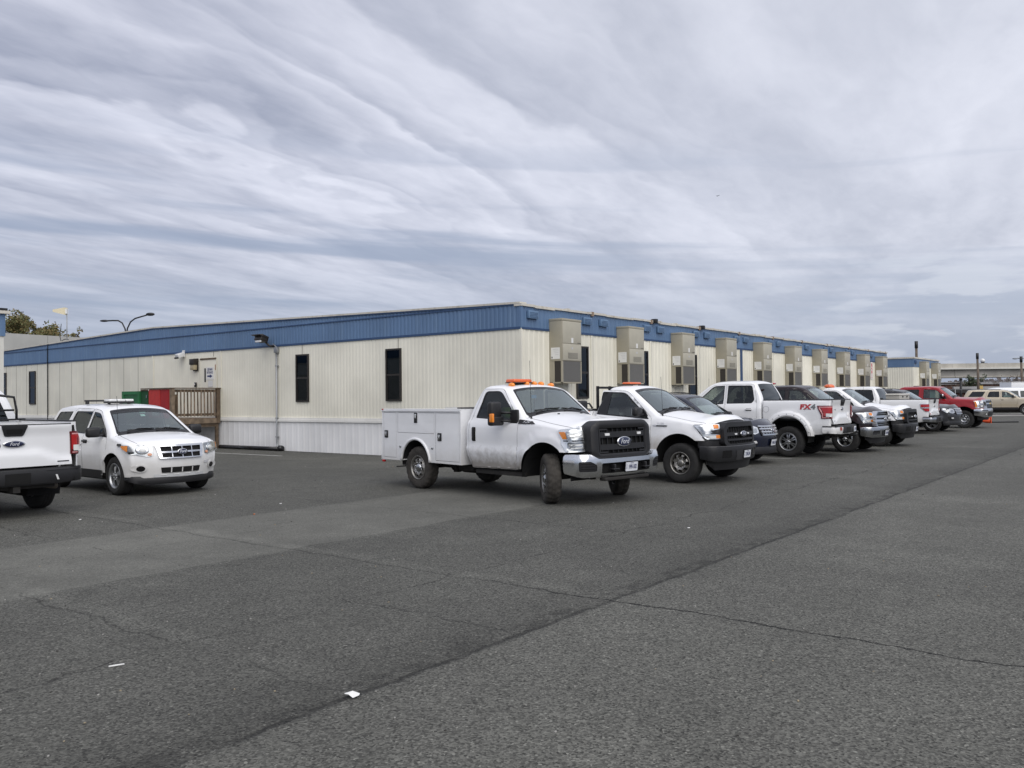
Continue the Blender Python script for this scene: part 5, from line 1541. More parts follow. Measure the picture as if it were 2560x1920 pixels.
    house(66, 150, 9, 8, 4.4, 'pale low building under the flyover behind the brown shed', mat('far_pale', (.36, .38, .39), .9, noise=.2), gr)
    r = empty('yellow_sign', (55.1, 100, 0), 0, 'small yellow sign on a post under the flyover', 'sign'); m = MB(); m.b2(-.25, .25, 0, .05, 1.9, 2.6, mat('far_yellow', (.55, .38, .12), .6)); m.link('panel', r); m = MB(); m.tube([(0, .05, 0), (0, .05, 2.6)], .05, GALV); m.link('post', r)
    r = empty('gate_post', (52.75, 100, 0), 0, 'black gate post with a boom under the flyover', 'post'); m = MB(); m.tube([(0, 0, 0), (0, 0, 3.35)], .13, BLACKP); m.ellip((0, 0, 3.4), (.18, .18, .18), BLACKP); m.link('post', r)
    m = MB(); m.tube([(0, 0, 2.9), (-5.6, .5, 2.95)], .08, BLACKP); m.tube([(-4.8, .4, 0), (-4.8, .4, 3.6)], .09, BLACKP); m.link('boom', r)
    # mesh fence
    r = empty('chain_fence', (50, 96, 0), R_(4), 'thin wire fence in front of the barrier wall', 'fence')
    for k in range(10):
        m = MB(); m.tube([(k * 3 - 3, 0, 0), (k * 3 - 3, 0, 2.2)], .04, GALV, 6); m.link('fence_post', r)
    m = MB(); m.tube([(-3, 0, 2.15), (24, 0, 2.15)], .02, GALV, 5); m.tube([(-3, 0, 1.1), (24, 0, 1.1)], .012, GALV, 5)
    m.link('fence_rail', r)

# ------------------------------------------------------------------ trees
def leaf_mat(name, c1, c2):
    m, nt, b = nodes_mat(name); N = nt.nodes; L = nt.links
    g = N.new('ShaderNodeNewGeometry'); r = N.new('ShaderNodeMix'); r.data_type = 'RGBA'; r.inputs[6].default_value = (*c1, 1); r.inputs[7].default_value = (*c2, 1)
    L.new(g.outputs['Random Per Island'], r.inputs[0]); L.new(r.outputs[2], b.inputs['Base Color']); S(b, 'Roughness', .8); return m
def tree(x, y, z0, h, cw, lab, lm, seed=1, n=2200, sz=.24, cb=.35, bark=None, grp=None):
    rn = random.Random(seed)
    r = empty('tree', (x, y, z0), 0, lab, 'tree', grp)
    t = MB(); ends = []
    bk = bark or mat('bark', (.06, .048, .038), .95)
    t.tube([(0, 0, 0), (.1, 0, h * .25), (0, .1, h * .45)], [h * .028, h * .022, h * .018], bk, 8)
    for k in range(12):
        a = rn.uniform(0, 2 * PI); z = h * rn.uniform(.25, .5); l = cw * rn.uniform(.25, .48)
        e = (l * math.cos(a), l * math.sin(a), h * rn.uniform(.6, .92)); mid = (e[0] * .45, e[1] * .45, z + (e[2] - z) * .6)
        t.tube([(0, 0, z), mid, e], [h * .012, h * .008, h * .003], bk, 5); ends.append(e); ends.append(((e[0] + mid[0]) / 2, (e[1] + mid[1]) / 2, (e[2] + mid[2]) / 2))
    t.link('trunk', r)
    cl = [(e[0] + rn.uniform(-1, 1) * cw * .08, e[1] + rn.uniform(-1, 1) * cw * .08, e[2] + rn.uniform(-.05, .08) * h, cw * rn.uniform(.07, .15)) for e in ends for _ in range(2)]
    c = MB(); vs = []; fs = []
    for i in range(n):
        q = rn.choice(cl); v = Vector((rn.gauss(0, 1), rn.gauss(0, 1), rn.gauss(0, .75)))
        v = v.normalized() * q[3] * rn.uniform(.3, 1.1)
        p = Vector(q[:3]) + v; s_ = sz * rn.uniform(.6, 1.4)
        u = Vector((rn.gauss(0, 1), rn.gauss(0, 1), rn.gauss(0, 1))).normalized(); w = u.orthogonal().normalized()
        o = len(vs); vs += [p + u * s_, p + w * s_ * .5, p - u * s_, p - w * s_ * .5]; fs.append((o, o + 1, o + 2, o + 3))
    c.add(vs, fs, lm); c.link('crown', r); return r
def trees():
    aut = leaf_mat('autumn_leaves', (.10, .12, .045), (.17, .12, .045)); ev = leaf_mat('evergreen', (.03, .05, .02), (.05, .06, .03)); bare = leaf_mat('bare_twigs', (.07, .055, .045), (.11, .085, .065))
    tree(-72.9, 130, 4, 11.2, 9.4, 'autumn tree with thinning olive and rust leaves behind the ramp wall, far left', aut, 3, 7000, .20)
    tree(-77.6, 131, 4, 8.9, 4.0, 'small rust coloured tree at the far left beside the larger one', aut, 5, 900, .20)
    tree(-68.2, 131, 3, 10.3, 3.6, 'small bushy tree just right of the larger autumn tree', aut, 8, 900, .20)
    rn = random.Random(5)
    labs = ['dark evergreen under the flyover above the barrier wall', 'bare brown tree under the flyover left of the first pole', 'bare tree under the flyover just right of the first pole', 'bare spreading tree under the flyover between the two poles', 'thin bare tree under the flyover near the right edge', 'brown bush row tree under the flyover at the right edge']
    for k, (x, y, h, w, m_) in enumerate(((76, 140, 5.2, 3.4, ev), (80, 150, 5.2, 6, bare), (93, 160, 5.6, 7, bare), (100, 165, 6.0, 8, bare), (112, 175, 6.2, 8, bare), (118, 178, 6, 7, bare))):
        tree(x, y, -.5, h, w, labs[k], m_, 20 + k, 700 if m_ is ev else 450, .22 if m_ is ev else .12, grp='trees below the flyover')
    # wooded rise far beyond
    c = MB(); vs = []; fs = []
    for i in range(7000):
        x = rn.uniform(60, 330); y = rn.uniform(250, 300); z = (3.2 + 1.6 * math.sin(x * .05) + 1.2 * math.sin(x * .13)) * rn.random() ** .6 + .2
        u = Vector((rn.gauss(0, 1), rn.gauss(0, 1), rn.gauss(0, 1))).normalized(); w = u.orthogonal(); s_ = rn.uniform(.4, .9); p = Vector((x, y, z)); o = len(vs)
        vs += [p + u * s_, p + w * s_, p - u * s_, p - w * s_]; fs.append((o, o + 1, o + 2, o + 3))
    c.add(vs, fs, leaf_mat('far_wood', (.07, .065, .065), (.12, .10, .10))); o = c.link('far_wood'); tag(o, 'hazy brown wooded rise far beyond the flyover', 'woodland', kind='stuff')

# ------------------------------------------------------------------ ground
def ground():
    m, nt, b = nodes_mat('asphalt'); N = nt.nodes; L = nt.links
    def math_(op, a=None, b_=None, c=None, clamp=False):
        n = N.new('ShaderNodeMath'); n.operation = op; n.use_clamp = clamp
        for i, v in enumerate((a, b_, c)):
            if v is None: continue
            if isinstance(v, (int, float)): n.inputs[i].default_value = v
            else: L.new(v, n.inputs[i])
        return n.outputs[0]
    def rng(v, a, b_, c, d, smooth=False):
        n = N.new('ShaderNodeMapRange'); n.inputs[1].default_value = a; n.inputs[2].default_value = b_; n.inputs[3].default_value = c; n.inputs[4].default_value = d
        if smooth: n.interpolation_type = 'SMOOTHSTEP'
        L.new(v, n.inputs[0]); return n.outputs[0]
    tc = N.new('ShaderNodeTexCoord'); P = tc.outputs['Object']
    def noise(scale, detail=5, rough=.6, vec=None, out='Fac'):
        n = N.new('ShaderNodeTexNoise'); n.inputs['Scale'].default_value = scale; n.inputs['Detail'].default_value = detail; n.inputs['Roughness'].default_value = rough
        L.new(vec or P, n.inputs['Vector']); return n.outputs[out]
    d1 = N.new('ShaderNodeVectorMath'); d1.operation = 'DOT_PRODUCT'; d1.inputs[1].default_value = (.6148, .7887, 0); L.new(P, d1.inputs[0]); s_ = d1.outputs['Value']
    d2 = N.new('ShaderNodeVectorMath'); d2.operation = 'DOT_PRODUCT'; d2.inputs[1].default_value = (.7887, -.6148, 0); L.new(P, d2.inputs[0]); n_ = d2.outputs['Value']
    wob = math_('MULTIPLY_ADD', noise(1.1, 6, .65), .36, -.18); wob2 = math_('ADD', math_('MULTIPLY_ADD', noise(6, 5, .7), .10, -.05), math_('MULTIPLY_ADD', noise(28, 4, .7), .05, -.025))
    wn = math_('ADD', math_('ADD', n_, math_('MULTIPLY', wob, .45)), wob2); wsv = math_('ADD', math_('ADD', s_, wob), wob2)
    # tone zones: main lane right of the seam lighter, strip of newer smooth asphalt
    big = noise(.22, 6, .6); mid = noise(1.6, 6, .62)
    tone = math_('MULTIPLY', rng(big, .3, .7, .80, 1.16), rng(mid, .3, .7, .90, 1.09))
    lane = rng(wn, -3.86, -3.74, 0, 1); tone = math_('MULTIPLY', tone, rng(lane, 0, 1, .91, 1.06))
    band = math_('MULTIPLY', rng(n_, -11.15, -11.02, 0, 1), rng(wn, -8.20, -8.08, 1, 0)); bw = math_('MULTIPLY', band, rng(wsv, 12.2, 12.8, 1, 0))
    tone = math_('MULTIPLY', tone, rng(bw, 0, 1, 1, 1.42))
    # dark wheel-worn strip close to the seam
    near = math_('ABSOLUTE', math_('ADD', wn, 4.1)); tone = math_('MULTIPLY', tone, rng(near, 0, .55, .86, 1.0, True))
    # aggregate speckle
    v = N.new('ShaderNodeTexVoronoi'); v.inputs['Scale'].default_value = 78; L.new(P, v.inputs['Vector'])
    sep = N.new('ShaderNodeSeparateXYZ'); L.new(v.outputs['Color'], sep.inputs[0])
    spk = math_('MULTIPLY', rng(sep.outputs[0], 0, 1, .55, 1.62), rng(sep.outputs[2], 0, .22, .35, 1)); st = math_('GREATER_THAN', sep.outputs[1], .965)
    sp = math_('ADD', spk, math_('MULTIPLY', st, .9))
    fade = rng(bw, 0, 1, 1, .45)
    sp = math_('ADD', math_('MULTIPLY', math_('SUBTRACT', sp, 1.0), fade), 1.0)
    fine = rng(noise(38, 6, .8), .3, .7, .78, 1.22)
    tone = math_('MULTIPLY', math_('MULTIPLY', tone, sp), fine)
    # cracks
    brk = noise(.9, 4, .6); brk2 = noise(.55, 3, .6, None)
    def line(val, pos, w, amt, gate=None):
        a = math_('ABSOLUTE', math_('SUBTRACT', val, pos)); k = rng(a, w * .4, w, amt, 0)
        if gate is not None: k = math_('MULTIPLY', k, gate)
        return k
    left = rng(n_, -3.9, -3.7, 1, 0); gate1 = rng(brk, .42, .50, .15, 1); gate2 = rng(brk2, .45, .55, .1, 1)
    cr = line(wn, -3.83, .036, .66, rng(noise(2.2, 5, .7), .36, .52, .35, 1))
    cr = math_('MAXIMUM', cr, line(wn, -3.92, .14, .42, rng(noise(3.1, 6, .75), .46, .58, .0, 1)))
    cr = math_('MAXIMUM', cr, line(wsv, 6.25, .018, .9, rng(n_, -5.2, -4.2, .45, 1)))
    cr = math_('MAXIMUM', cr, line(math_('ADD', wsv, math_('MULTIPLY', wob, .8)), 5.0, .014, .5, math_('MULTIPLY', left, gate2)))
    cr = math_('MAXIMUM', cr, line(math_('ADD', wn, math_('MULTIPLY', wob, 1.5)), -5.6, .016, .55, gate1))
    cr = math_('MAXIMUM', cr, line(math_('ADD', wn, math_('MULTIPLY', wob, 1.2)), -9.7, .012, .3, gate1))
    for p in (3.35, 9.5, 12.6, 15.4, 18.6, 22.0, 25.5, -.2):
        cr = math_('MAXIMUM', cr, line(wsv, p, .014, .45, math_('MULTIPLY', left, gate1)))
    cr = math_('MAXIMUM', cr, line(wn, -6.9, .012, .35, gate2)); cr = math_('MAXIMUM', cr, line(wn, -13.5, .02, .4, gate1)); cr = math_('MAXIMUM', cr, line(wn, -8.15, .02, .35, gate2))
    cr = math_('MAXIMUM', cr, line(wn, -15.8, .02, .35, gate2)); cr = math_('MAXIMUM', cr, line(wsv, 9.5, .02, .25, gate2))
    # pale worn shoulder beside the transverse joints (old sealing)
    sh = line(wsv, 6.42, .13, .20, math_('MULTIPLY', left, gate1)); sh = math_('MAXIMUM', sh, line(wsv, 3.5, .12, .16, math_('MULTIPLY', left, gate1)))
    tone = math_('MULTIPLY', tone, math_('ADD', sh, 1.0)); tone = math_('MULTIPLY', tone, math_('SUBTRACT', 1.0, cr))
    pits = rng(noise(3.5, 8, .8), .58, .66, 1, .80); tone = math_('MULTIPLY', tone, math_('ADD', math_('MULTIPLY', math_('SUBTRACT', pits, 1.0), left), 1.0))
    patch = rng(noise(.35, 5, .65), .52, .60, 1, 1.13); tone = math_('MULTIPLY', tone, patch)
    # oil spots
    oil = rng(noise(1.1, 4, .6), .64, .74, 1, .74); tone = math_('MULTIPLY', tone, oil)
    col = N.new('ShaderNodeVectorMath'); col.operation = 'SCALE'; col.inputs[0].default_value = (.088, .0875, .0775); L.new(tone, col.inputs['Scale'])
    L.new(col.outputs[0], b.inputs['Base Color']); S(b, 'Roughness', .88); S(b, 'Specular IOR Level', .35)
    bp = N.new('ShaderNodeBump'); bp.inputs['Strength'].default_value = .55; bp.inputs['Distance'].default_value = .006
    hh = math_('SUBTRACT', math_('ADD', v.outputs['Distance'], math_('MULTIPLY', noise(70, 4, .7), .6)), math_('MULTIPLY', cr, 3.0)); L.new(hh, bp.inputs['Height']); L.new(bp.outputs[0], b.inputs['Normal'])
    g = MB(); g.add([(-900, -300, 0), (900, -300, 0), (900, 1500, 0), (-900, 1500, 0)], [(0, 1, 2, 3)], m)
    tag(g.link('asphalt_ground'), kind='structure')
    p = MB(); wp = mat('road_paint', (.50, .50, .48), .8, noise=.35, nscale=7)
    def strip(a, c, w, mt, z=.004):
        A = Vector((*a, z)); B = Vector((*c, z)); d = (B - A).normalized(); q = Vector((-d.y, d.x, 0)) * w / 2
        p.add([A - q, B - q, B + q, A + q], [(0, 1, 2, 3)], mt)
    strip((-10.6, 29.0), (-7.2, 26.6), .10, wp)
    for k in range(4): strip((6.9 + 2 * k * 1.2, 23.7 + 2 * k * 1.53), (7.6 + 2 * k * 1.2, 23.2 + 2 * k * 1.53), .06, wp)
    tag(p.link('parking_lines'), kind='structure')
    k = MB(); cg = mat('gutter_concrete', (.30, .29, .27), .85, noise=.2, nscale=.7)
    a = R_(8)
    k.box((62, 75.5, .07), (60, .3, .14), mat('kerb_painted_shade', (.05, .05, .048), .9), rz=-.02); k.box((62, 66.3, .006), (60, 6.5, .008), cg, rz=-.02)  # kerb box coloured dark: the shadow line along its face is painted in
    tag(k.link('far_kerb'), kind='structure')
    # litter
    lt = MB(); rn = random.Random(4); pts = [(.038 * math.cos(t) * (1 + .5 * rn.random()), .025 * math.sin(t) * (1 + .5 * rn.random())) for t in [i * .7 for i in range(9)]]
    lt.add([(0, 0, .035)] + [(x, y, .004 + .02 * rn.random()) for x, y in pts], [(0, i + 1, (i + 1) % 9 + 1) for i in range(9)], PAPER); tag(lt.link('crumpled_paper', None, (-.95, 5.0, .003)), 'crumpled white paper scrap lying on the dark seam in the foreground', 'litter', 'litter on the asphalt')
    lt = MB(); lt.tube([(0, 0, .008), (.08, .05, .008)], .006, PAPER, 6); tag(lt.link('paper_straw', None, (-2.66, 5.6, 0)), 'thin white straw lying on the asphalt at lower left', 'litter', 'litter on the asphalt')
    for (x, y, m_, lab, nm) in ((-3.0, 4.2, mat('blue_wrap', (.05, .12, .5), .5), 'tiny blue wrapper at the lower left corner', 'blue_wrapper'), (-3.95, 13.0, mat('orange_scrap', (.6, .18, .05), .6), 'tiny orange scrap on the pale asphalt strip', 'orange_scrap'),
                           (2.3, 11.2, PAPER, 'tiny white paper fleck right of the service truck front wheel', 'paper_fleck'), (-6.4, 12.6, PAPER, 'tiny white paper fleck in front of the pickup at left', 'paper_fleck'), (-3.9, 14.3, PAPER, 'tiny white paper fleck in front of the white SUV', 'paper_fleck')):
        lt = MB(); lt.box((0, 0, .01), (.035, .022, .010), m_, rz=rn.random() * 3, bev=.003); tag(lt.link(nm, None, (x, y, 0)), lab, 'litter', 'litter on the asphalt')
    gv = MB(); rn = random.Random(11); grav = [mat('grit_pale', (.32, .31, .29), .9), mat('grit_tan', (.30, .25, .17), .9), mat('grit_dark', (.04, .038, .034), .9)]
    for i in range(300):
        y = 3.6 + 24 * rn.random() ** 1.6; x = rn.uniform(-.62, .62) * y; s_ = rn.uniform(.0025, .0055) * (1 + y * .05); g_ = grav[0 if rn.random() < .45 else (1 if rn.random() < .4 else 2)]
        gv.box((x, y, s_ * .4), (s_ * 2, s_ * 1.4, s_), g_, rz=rn.random() * 3, ry=rn.uniform(-.3, .3))
    tag(gv.link('grit'), 'scattered grit and tiny crumbs over the asphalt', 'grit', kind='stuff')
    # fallen orange cone near the red pickup
    r = empty('traffic_cone', (27.6, 49.2, -.03), R_(-10), 'orange traffic cone lying on its side by the red pickup', 'traffic cone')
    m_ = MB(); m_.lathe([(.17, 0), (.03, -.75), (0, -.75)], mat('cone_orange', (.75, .10, .03), .5), 20, 'X', (-.05, 0, .18)); m_.link('cone', r)
    m_ = MB(); m_.box((0, 0, .2), (.05, .4, .4), mat('cone_orange', (.75, .10, .03), .5), bev=.02); m_.link('base', r)
    k = MB(); k.box((0, 0, .04), (1.6, .16, .08), BLACKP, bev=.02); tag(k.link('rubber_strip', None, (28.7, 49.6, 0), R_(5)), 'black rubber strip lying on the asphalt right of the orange cone', 'rubber strip')
    k = MB(); k.tube([(0, 0, 0), (.25, 0, 1.0)], .06, LENSW, 10); k.box((0, 0, .04), (.3, .3, .08), BLACKP); tag(k.link('white_marker_post', None, (28.0, 50.4, 0)), 'leaning white marker post in front of the red pickup', 'post')
    # bird
    k = MB(); k.ellip((0, 0, 0), (.20, .06, .05), BLACKP, 8, 6); k.add([(0, 0, 0), (.05, .30, .10), (.12, .45, .05), (.08, 0, 0), (.05, -.30, .10), (.12, -.45, .05)], [(0, 1, 2, 3), (0, 3, 5, 4)], BLACKP)
    tag(k.link('flying_bird', None, (36.7, 150, 37.1), .6), 'tiny dark bird high in the cloudy sky', 'bird')
# ------------------------------------------------------------------ sky, sun, camera
def world():
    w = bpy.data.worlds.new('World'); SC.world = w; w.use_nodes = True
    nt = w.node_tree; N = nt.nodes; L = nt.links; bg = N['Background']
    bg.inputs['Strength'].default_value = .1
    sky = N.new('ShaderNodeTexSky'); sky.sky_type = 'NISHITA'; sky.sun_disc = False; sky.sun_elevation = SUN_EL; sky.sun_rotation = SUN_ROT; sky.air_density = 1.0; sky.dust_density = 2.0
    tc = N.new('ShaderNodeTexCoord'); sp = N.new('ShaderNodeSeparateXYZ'); L.new(tc.outputs['Generated'], sp.inputs[0])
    def M(op, a, b=None, c=None, clamp=False):
        n = N.new('ShaderNodeMath'); n.operation = op; n.use_clamp = clamp
        for i, v in enumerate((a, b, c)):
            if v is None: continue
            if isinstance(v, (int, float)): n.inputs[i].default_value = v
            else: L.new(v, n.inputs[i])
        return n.outputs[0]
    z = M('MAXIMUM', sp.outputs[2], .0); zz = M('ADD', z, .085)
    cx = M('DIVIDE', sp.outputs[0], zz); cy = M('DIVIDE', sp.outputs[1], zz)
    cv = N.new('ShaderNodeCombineXYZ'); L.new(cx, cv.inputs[0]); L.new(cy, cv.inputs[1])
    def noise(scale, detail, rough, rot, stretch, dist=0.0, off=(0, 0, 0)):
        mp = N.new('ShaderNodeMapping'); mp.inputs['Rotation'].default_value = (0, 0, rot); mp.inputs['Location'].default_value = off
        L.new(cv.outputs[0], mp.inputs[0])
        m2 = N.new('ShaderNodeMapping'); m2.inputs['Scale'].default_value = (stretch, 1, 1); L.new(mp.outputs[0], m2.inputs[0])
        n = N.new('ShaderNodeTexNoise'); n.inputs['Scale'].default_value = scale; n.inputs['Detail'].default_value = detail; n.inputs['Roughness'].default_value = rough; n.inputs['Distortion'].default_value = dist
        L.new(m2.outputs[0], n.inputs['Vector']); return n.outputs['Fac']
    def R(v, a, b, c, d):
        n = N.new('ShaderNodeMapRange'); n.interpolation_type = 'SMOOTHSTEP'; n.inputs[1].default_value = a; n.inputs[2].default_value = b; n.inputs[3].default_value = c; n.inputs[4].default_value = d; L.new(v, n.inputs[0]); return n.outputs[0]
    ang = SKY_ANG
    def rotv(rot, st, vec=None):
        mp = N.new('ShaderNodeMapping'); mp.inputs['Rotation'].default_value = (0, 0, rot); L.new(vec or cv.outputs[0], mp.inputs[0])
        m2 = N.new('ShaderNodeMapping'); m2.inputs['Scale'].default_value = (st, 1, 1); L.new(mp.outputs[0], m2.inputs[0]); return m2.outputs[0]
    def nz(vec, scale, detail=4, rough=.5, dist=0.0, off=0.0):
        n = N.new('ShaderNodeTexNoise'); n.inputs['Scale'].default_value = scale; n.inputs['Detail'].default_value = detail; n.inputs['Roughness'].default_value = rough; n.inputs['Distortion'].default_value = dist
        ad = N.new('ShaderNodeVectorMath'); ad.operation = 'ADD'; ad.inputs[1].default_value = (off, off * 1.7, 0); L.new(vec, ad.inputs[0]); L.new(ad.outputs[0], n.inputs['Vector']); return n.outputs['Fac']
    # rolls of cloud: a warped saw-tooth across the wind gives each roll a crisp bright edge and a soft dark belly
    rv = rotv(ang, .30); ry = N.new('ShaderNodeSeparateXYZ'); L.new(rv, ry.inputs[0])
    warp = M('ADD', M('MULTIPLY', nz(rv, .9, 3, .5, 0, 3.1), 2.6), M('ADD', M('MULTIPLY', nz(rotv(ang, .5), 2.8, 4, .5, .5, 9.0), 1.05), M('MULTIPLY', nz(rotv(ang, .8), 9, 3, .5, 0, 4.0), .22)))
    wv = M('ADD', M('MULTIPLY', ry.outputs[1], SKY_K), warp)
    saw = M('FRACT', wv)
    roll = M('MULTIPLY', R(saw, .0, .10, 0, 1), R(saw, .10, .95, 1, 0))
    saw2 = M('FRACT', M('ADD', M('MULTIPLY', wv, 2.3), M('MULTIPLY', nz(rotv(ang, .6), 2.0, 3, .5, 0, 1.0), 1.5)))
    roll2 = M('MULTIPLY', R(saw2, .0, .2, 0, 1), R(saw2, .2, 1.0, 1, 0))
    amp = M('MULTIPLY', R(nz(rotv(ang, .6), .8, 2, .5, 0, 6.0), .38, .58, .25, 1), M('MULTIPLY', R(sp.outputs[0], -.1, .42, 1, .30), R(z, .12, .26, .25, 1)))
    soft = R(M('ADD', M('MULTIPLY', nz(rotv(ang, .34), 1.7, 4, .5, .5, 0.0), .6), M('ADD', M('MULTIPLY', nz(rotv(ang + .2, .4), 4.6, 4, .55, .6, 3.0), .22), M('MULTIPLY', nz(rotv(ang, .5), .6, 3, .5, .2, 7.0), .26))), .42, .66, 0, 1)
    mixed = M('ADD', M('MULTIPLY', soft, .50), M('ADD', M('MULTIPLY', M('MULTIPLY', roll, amp), .40), M('MULTIPLY', M('MULTIPLY', roll2, amp), .20)))
    mixed = M('ADD', mixed, M('MULTIPLY', M('SUBTRACT', 1.0, amp), .26))
    fine = nz(rotv(ang, .45), 14, 5, .6, .4, 2.0)
    f = M('ADD', mixed, M('MULTIPLY_ADD', fine, .38, -.19), None, True)
    f = M('MULTIPLY', f, R(z, .0, .10, .35, 1))
    cr = N.new('ShaderNodeMix'); cr.data_type = 'RGBA'; cr.inputs[6].default_value = (*[k * 10 for k in (.225, .242, .31)], 1); cr.inputs[7].default_value = (*[k * 10 for k in (.52, .53, .60)], 1); L.new(f, cr.inputs[0])
    # thin dark bars low down
    v2 = N.new('ShaderNodeCombineXYZ'); L.new(M('MULTIPLY', sp.outputs[0], 1.1), v2.inputs[0]); L.new(M('MULTIPLY_ADD', z, 17.0, M('MULTIPLY', sp.outputs[0], .9)), v2.inputs[2]); L.new(M('MULTIPLY', sp.outputs[1], .4), v2.inputs[1])
    n2 = N.new('ShaderNodeTexNoise'); n2.inputs['Scale'].default_value = 1.25; n2.inputs['Detail'].default_value = 5; n2.inputs['Roughness'].default_value = .5; L.new(v2.outputs[0], n2.inputs['Vector'])
    bar = M('MULTIPLY', R(n2.outputs['Fac'], .47, .60, 0, 1), R(z, .20, .32, 1, 0))
    dk = N.new('ShaderNodeMix'); dk.data_type = 'RGBA'; dk.inputs[7].default_value = (*[k * 10 for k in (.21, .245, .33)], 1); L.new(M('MULTIPLY', bar, .8), dk.inputs[0]); L.new(cr.outputs[2], dk.inputs[6])
    # low horizon tone and pale cumulus tops near it
    hz = N.new('ShaderNodeMix'); hz.data_type = 'RGBA'; hz.inputs[7].default_value = (*[k * 10 for k in (.195, .235, .325)], 1); L.new(dk.outputs[2], hz.inputs[6]); L.new(R(z, .02, .17, .85, 0), hz.inputs[0])
    v3 = N.new('ShaderNodeCombineXYZ'); L.new(M('MULTIPLY', sp.outputs[0], 9), v3.inputs[0]); L.new(M('MULTIPLY', z, 42), v3.inputs[2]); L.new(M('MULTIPLY', sp.outputs[1], 3), v3.inputs[1])
    n3 = N.new('ShaderNodeTexNoise'); n3.inputs['Scale'].default_value = 1.0; n3.inputs['Detail'].default_value = 7; n3.inputs['Roughness'].default_value = .55; L.new(v3.outputs[0], n3.inputs['Vector'])
    cu = M('MULTIPLY', M('MULTIPLY', R(n3.outputs['Fac'], .50, .60, 0, 1), R(z, .13, .18, 1, 0)), R(sp.outputs[0], .15, .45, .12, 1))
    cm = N.new('ShaderNodeMix'); cm.data_type = 'RGBA'; cm.inputs[7].default_value = (*[k * 10 for k in (.38, .405, .47)], 1); L.new(hz.outputs[2], cm.inputs[6]); L.new(M('MULTIPLY', cu, .7), cm.inputs[0])
    # brighter towards the upper right of the view (sun behind the cloud)
    dt = N.new('ShaderNodeVectorMath'); dt.operation = 'DOT_PRODUCT'; dt.inputs[1].default_value = tuple(Vector((.45, .55, .70)).normalized()); L.new(tc.outputs['Generated'], dt.inputs[0])
    gl = R(dt.outputs['Value'], .55, 1.0, 0, 1)
    br = N.new('ShaderNodeMix'); br.data_type = 'RGBA'; br.inputs[7].default_value = (5.6, 5.75, 6.2, 1); L.new(M('MULTIPLY', gl, .45), br.inputs[0]); L.new(cm.outputs[2], br.inputs[6])
    fin = N.new('ShaderNodeMix'); fin.data_type = 'RGBA'; fin.inputs[0].default_value = .92; L.new(sky.outputs[0], fin.inputs[6]); L.new(br.outputs[2], fin.inputs[7])
    L.new(fin.outputs[2], bg.inputs['Color'])
SUN_EL = R_(48); SUN_AZ = R_(-66)   # azimuth of the sun measured from +x, counter-clockwise
SUN_ROT = PI / 2 - SUN_AZ
SKY_ANG = R_(-62); SKY_K = 2.1
world()
sd = bpy.data.lights.new('Sun', 'SUN'); sd.energy = 1.5; sd.angle = R_(75); sd.color = (1.0, .965, .91)
so = bpy.data.objects.new('Sun', sd); COL.objects.link(so)
dv = Vector((math.cos(SUN_EL) * math.cos(SUN_AZ), math.cos(SUN_EL) * math.sin(SUN_AZ), math.sin(SUN_EL)))
so.rotation_euler = dv.to_track_quat('Z', 'Y').to_euler(); so.location = dv * 50

cd = bpy.data.cameras.new('Camera'); cam = bpy.data.objects.new('Camera', cd); COL.objects.link(cam)
cd.sensor_width = 36; cd.lens = 36 * 1837.9 / 2212; cd.clip_end = 4000; cd.clip_start = .05
cam.matrix_world = Matrix.Translation((0, 0, 1.7385)) @ Matrix.Rotation(PI / 2 + .0164, 4, 'X') @ Matrix.Rotation(-.0105, 4, 'Z')
SC.camera = cam
vs = SC.view_settings; SC.display_settings.display_device = 'sRGB'
vs.view_transform = 'Standard'; vs.look = 'None'; vs.exposure = .64; vs.gamma = 1; vs.use_curve_mapping = False
SC.cycles.max_bounces = 8; SC.cycles.transparent_max_bounces = 24
ground(); building_main(); wall_things(); deck(); left_building(); distance(); trees()
# ------------------------------------------------------------------ tails of the pickups
def smap(sh, sd):
    def f(x, z, off=0.0):
        w = float(sh.W(np.array([x]), np.array([z]), roll=False)[0]); return (x, sd * (w + off), z)
    return f
def tailmap(sh, x1, sd):
    def f(t, z, off=0.0):
        if t >= 0:
            w = float(sh.W(np.array([x1 + t]), np.array([z]), roll=False)[0]); k = min(1, t / .03)
            return (x1 + t - off * (1 - k), sd * (w + off), z)
        w = float(sh.W(np.array([x1]), np.array([z]), roll=False)[0])
        return (x1 - off - .004, sd * (w + t), z)
    return f
def tail15(c, x1, dz=0.0):
    for sd in (-1, 1):
        f = tailmap(c.bed_sh, x1, sd); m = MB()
        out = rpoly([(-.13, .93), (.24, .93), (.235, 1.02), (.33, 1.22), (.35, 1.29), (-.13, 1.29)], .02)
        endpatch(m, f, out, REDD, .05, .004, .012); o = m.link('tail_lamp', c.root)
        k = MB(); endpatch(k, f, rpoly([(-.11, 1.00), (.16, 1.00), (.18, 1.12), (.24, 1.24), (-.11, 1.24)], .02), REDL, .05, .018, .006); k.link('brake_lens', o)
        k = MB()
        for p in ([(.185, .965), (.205, .965), (.205, 1.07), (.185, 1.07)], [(.185, 1.07), (.205, 1.05), (.295, 1.22), (.27, 1.24)], [(-.10, 1.24), (.29, 1.24), (.29, 1.26), (-.10, 1.26)], [(-.10, .95), (.205, .95), (.205, .968), (-.10, .968)]):
            endpatch(k, f, p, mat('pink_lens', (.72, .34, .34), .3), .1, .024, .003)
        k.link('light_guide', o)
        k = MB(); endpatch(k, f, rpoly([(-.09, .985), (.10, .985), (.10, 1.075), (-.09, 1.075)], .01), LENSW, .03, .034, .006); k.link('reverse_lens', o)
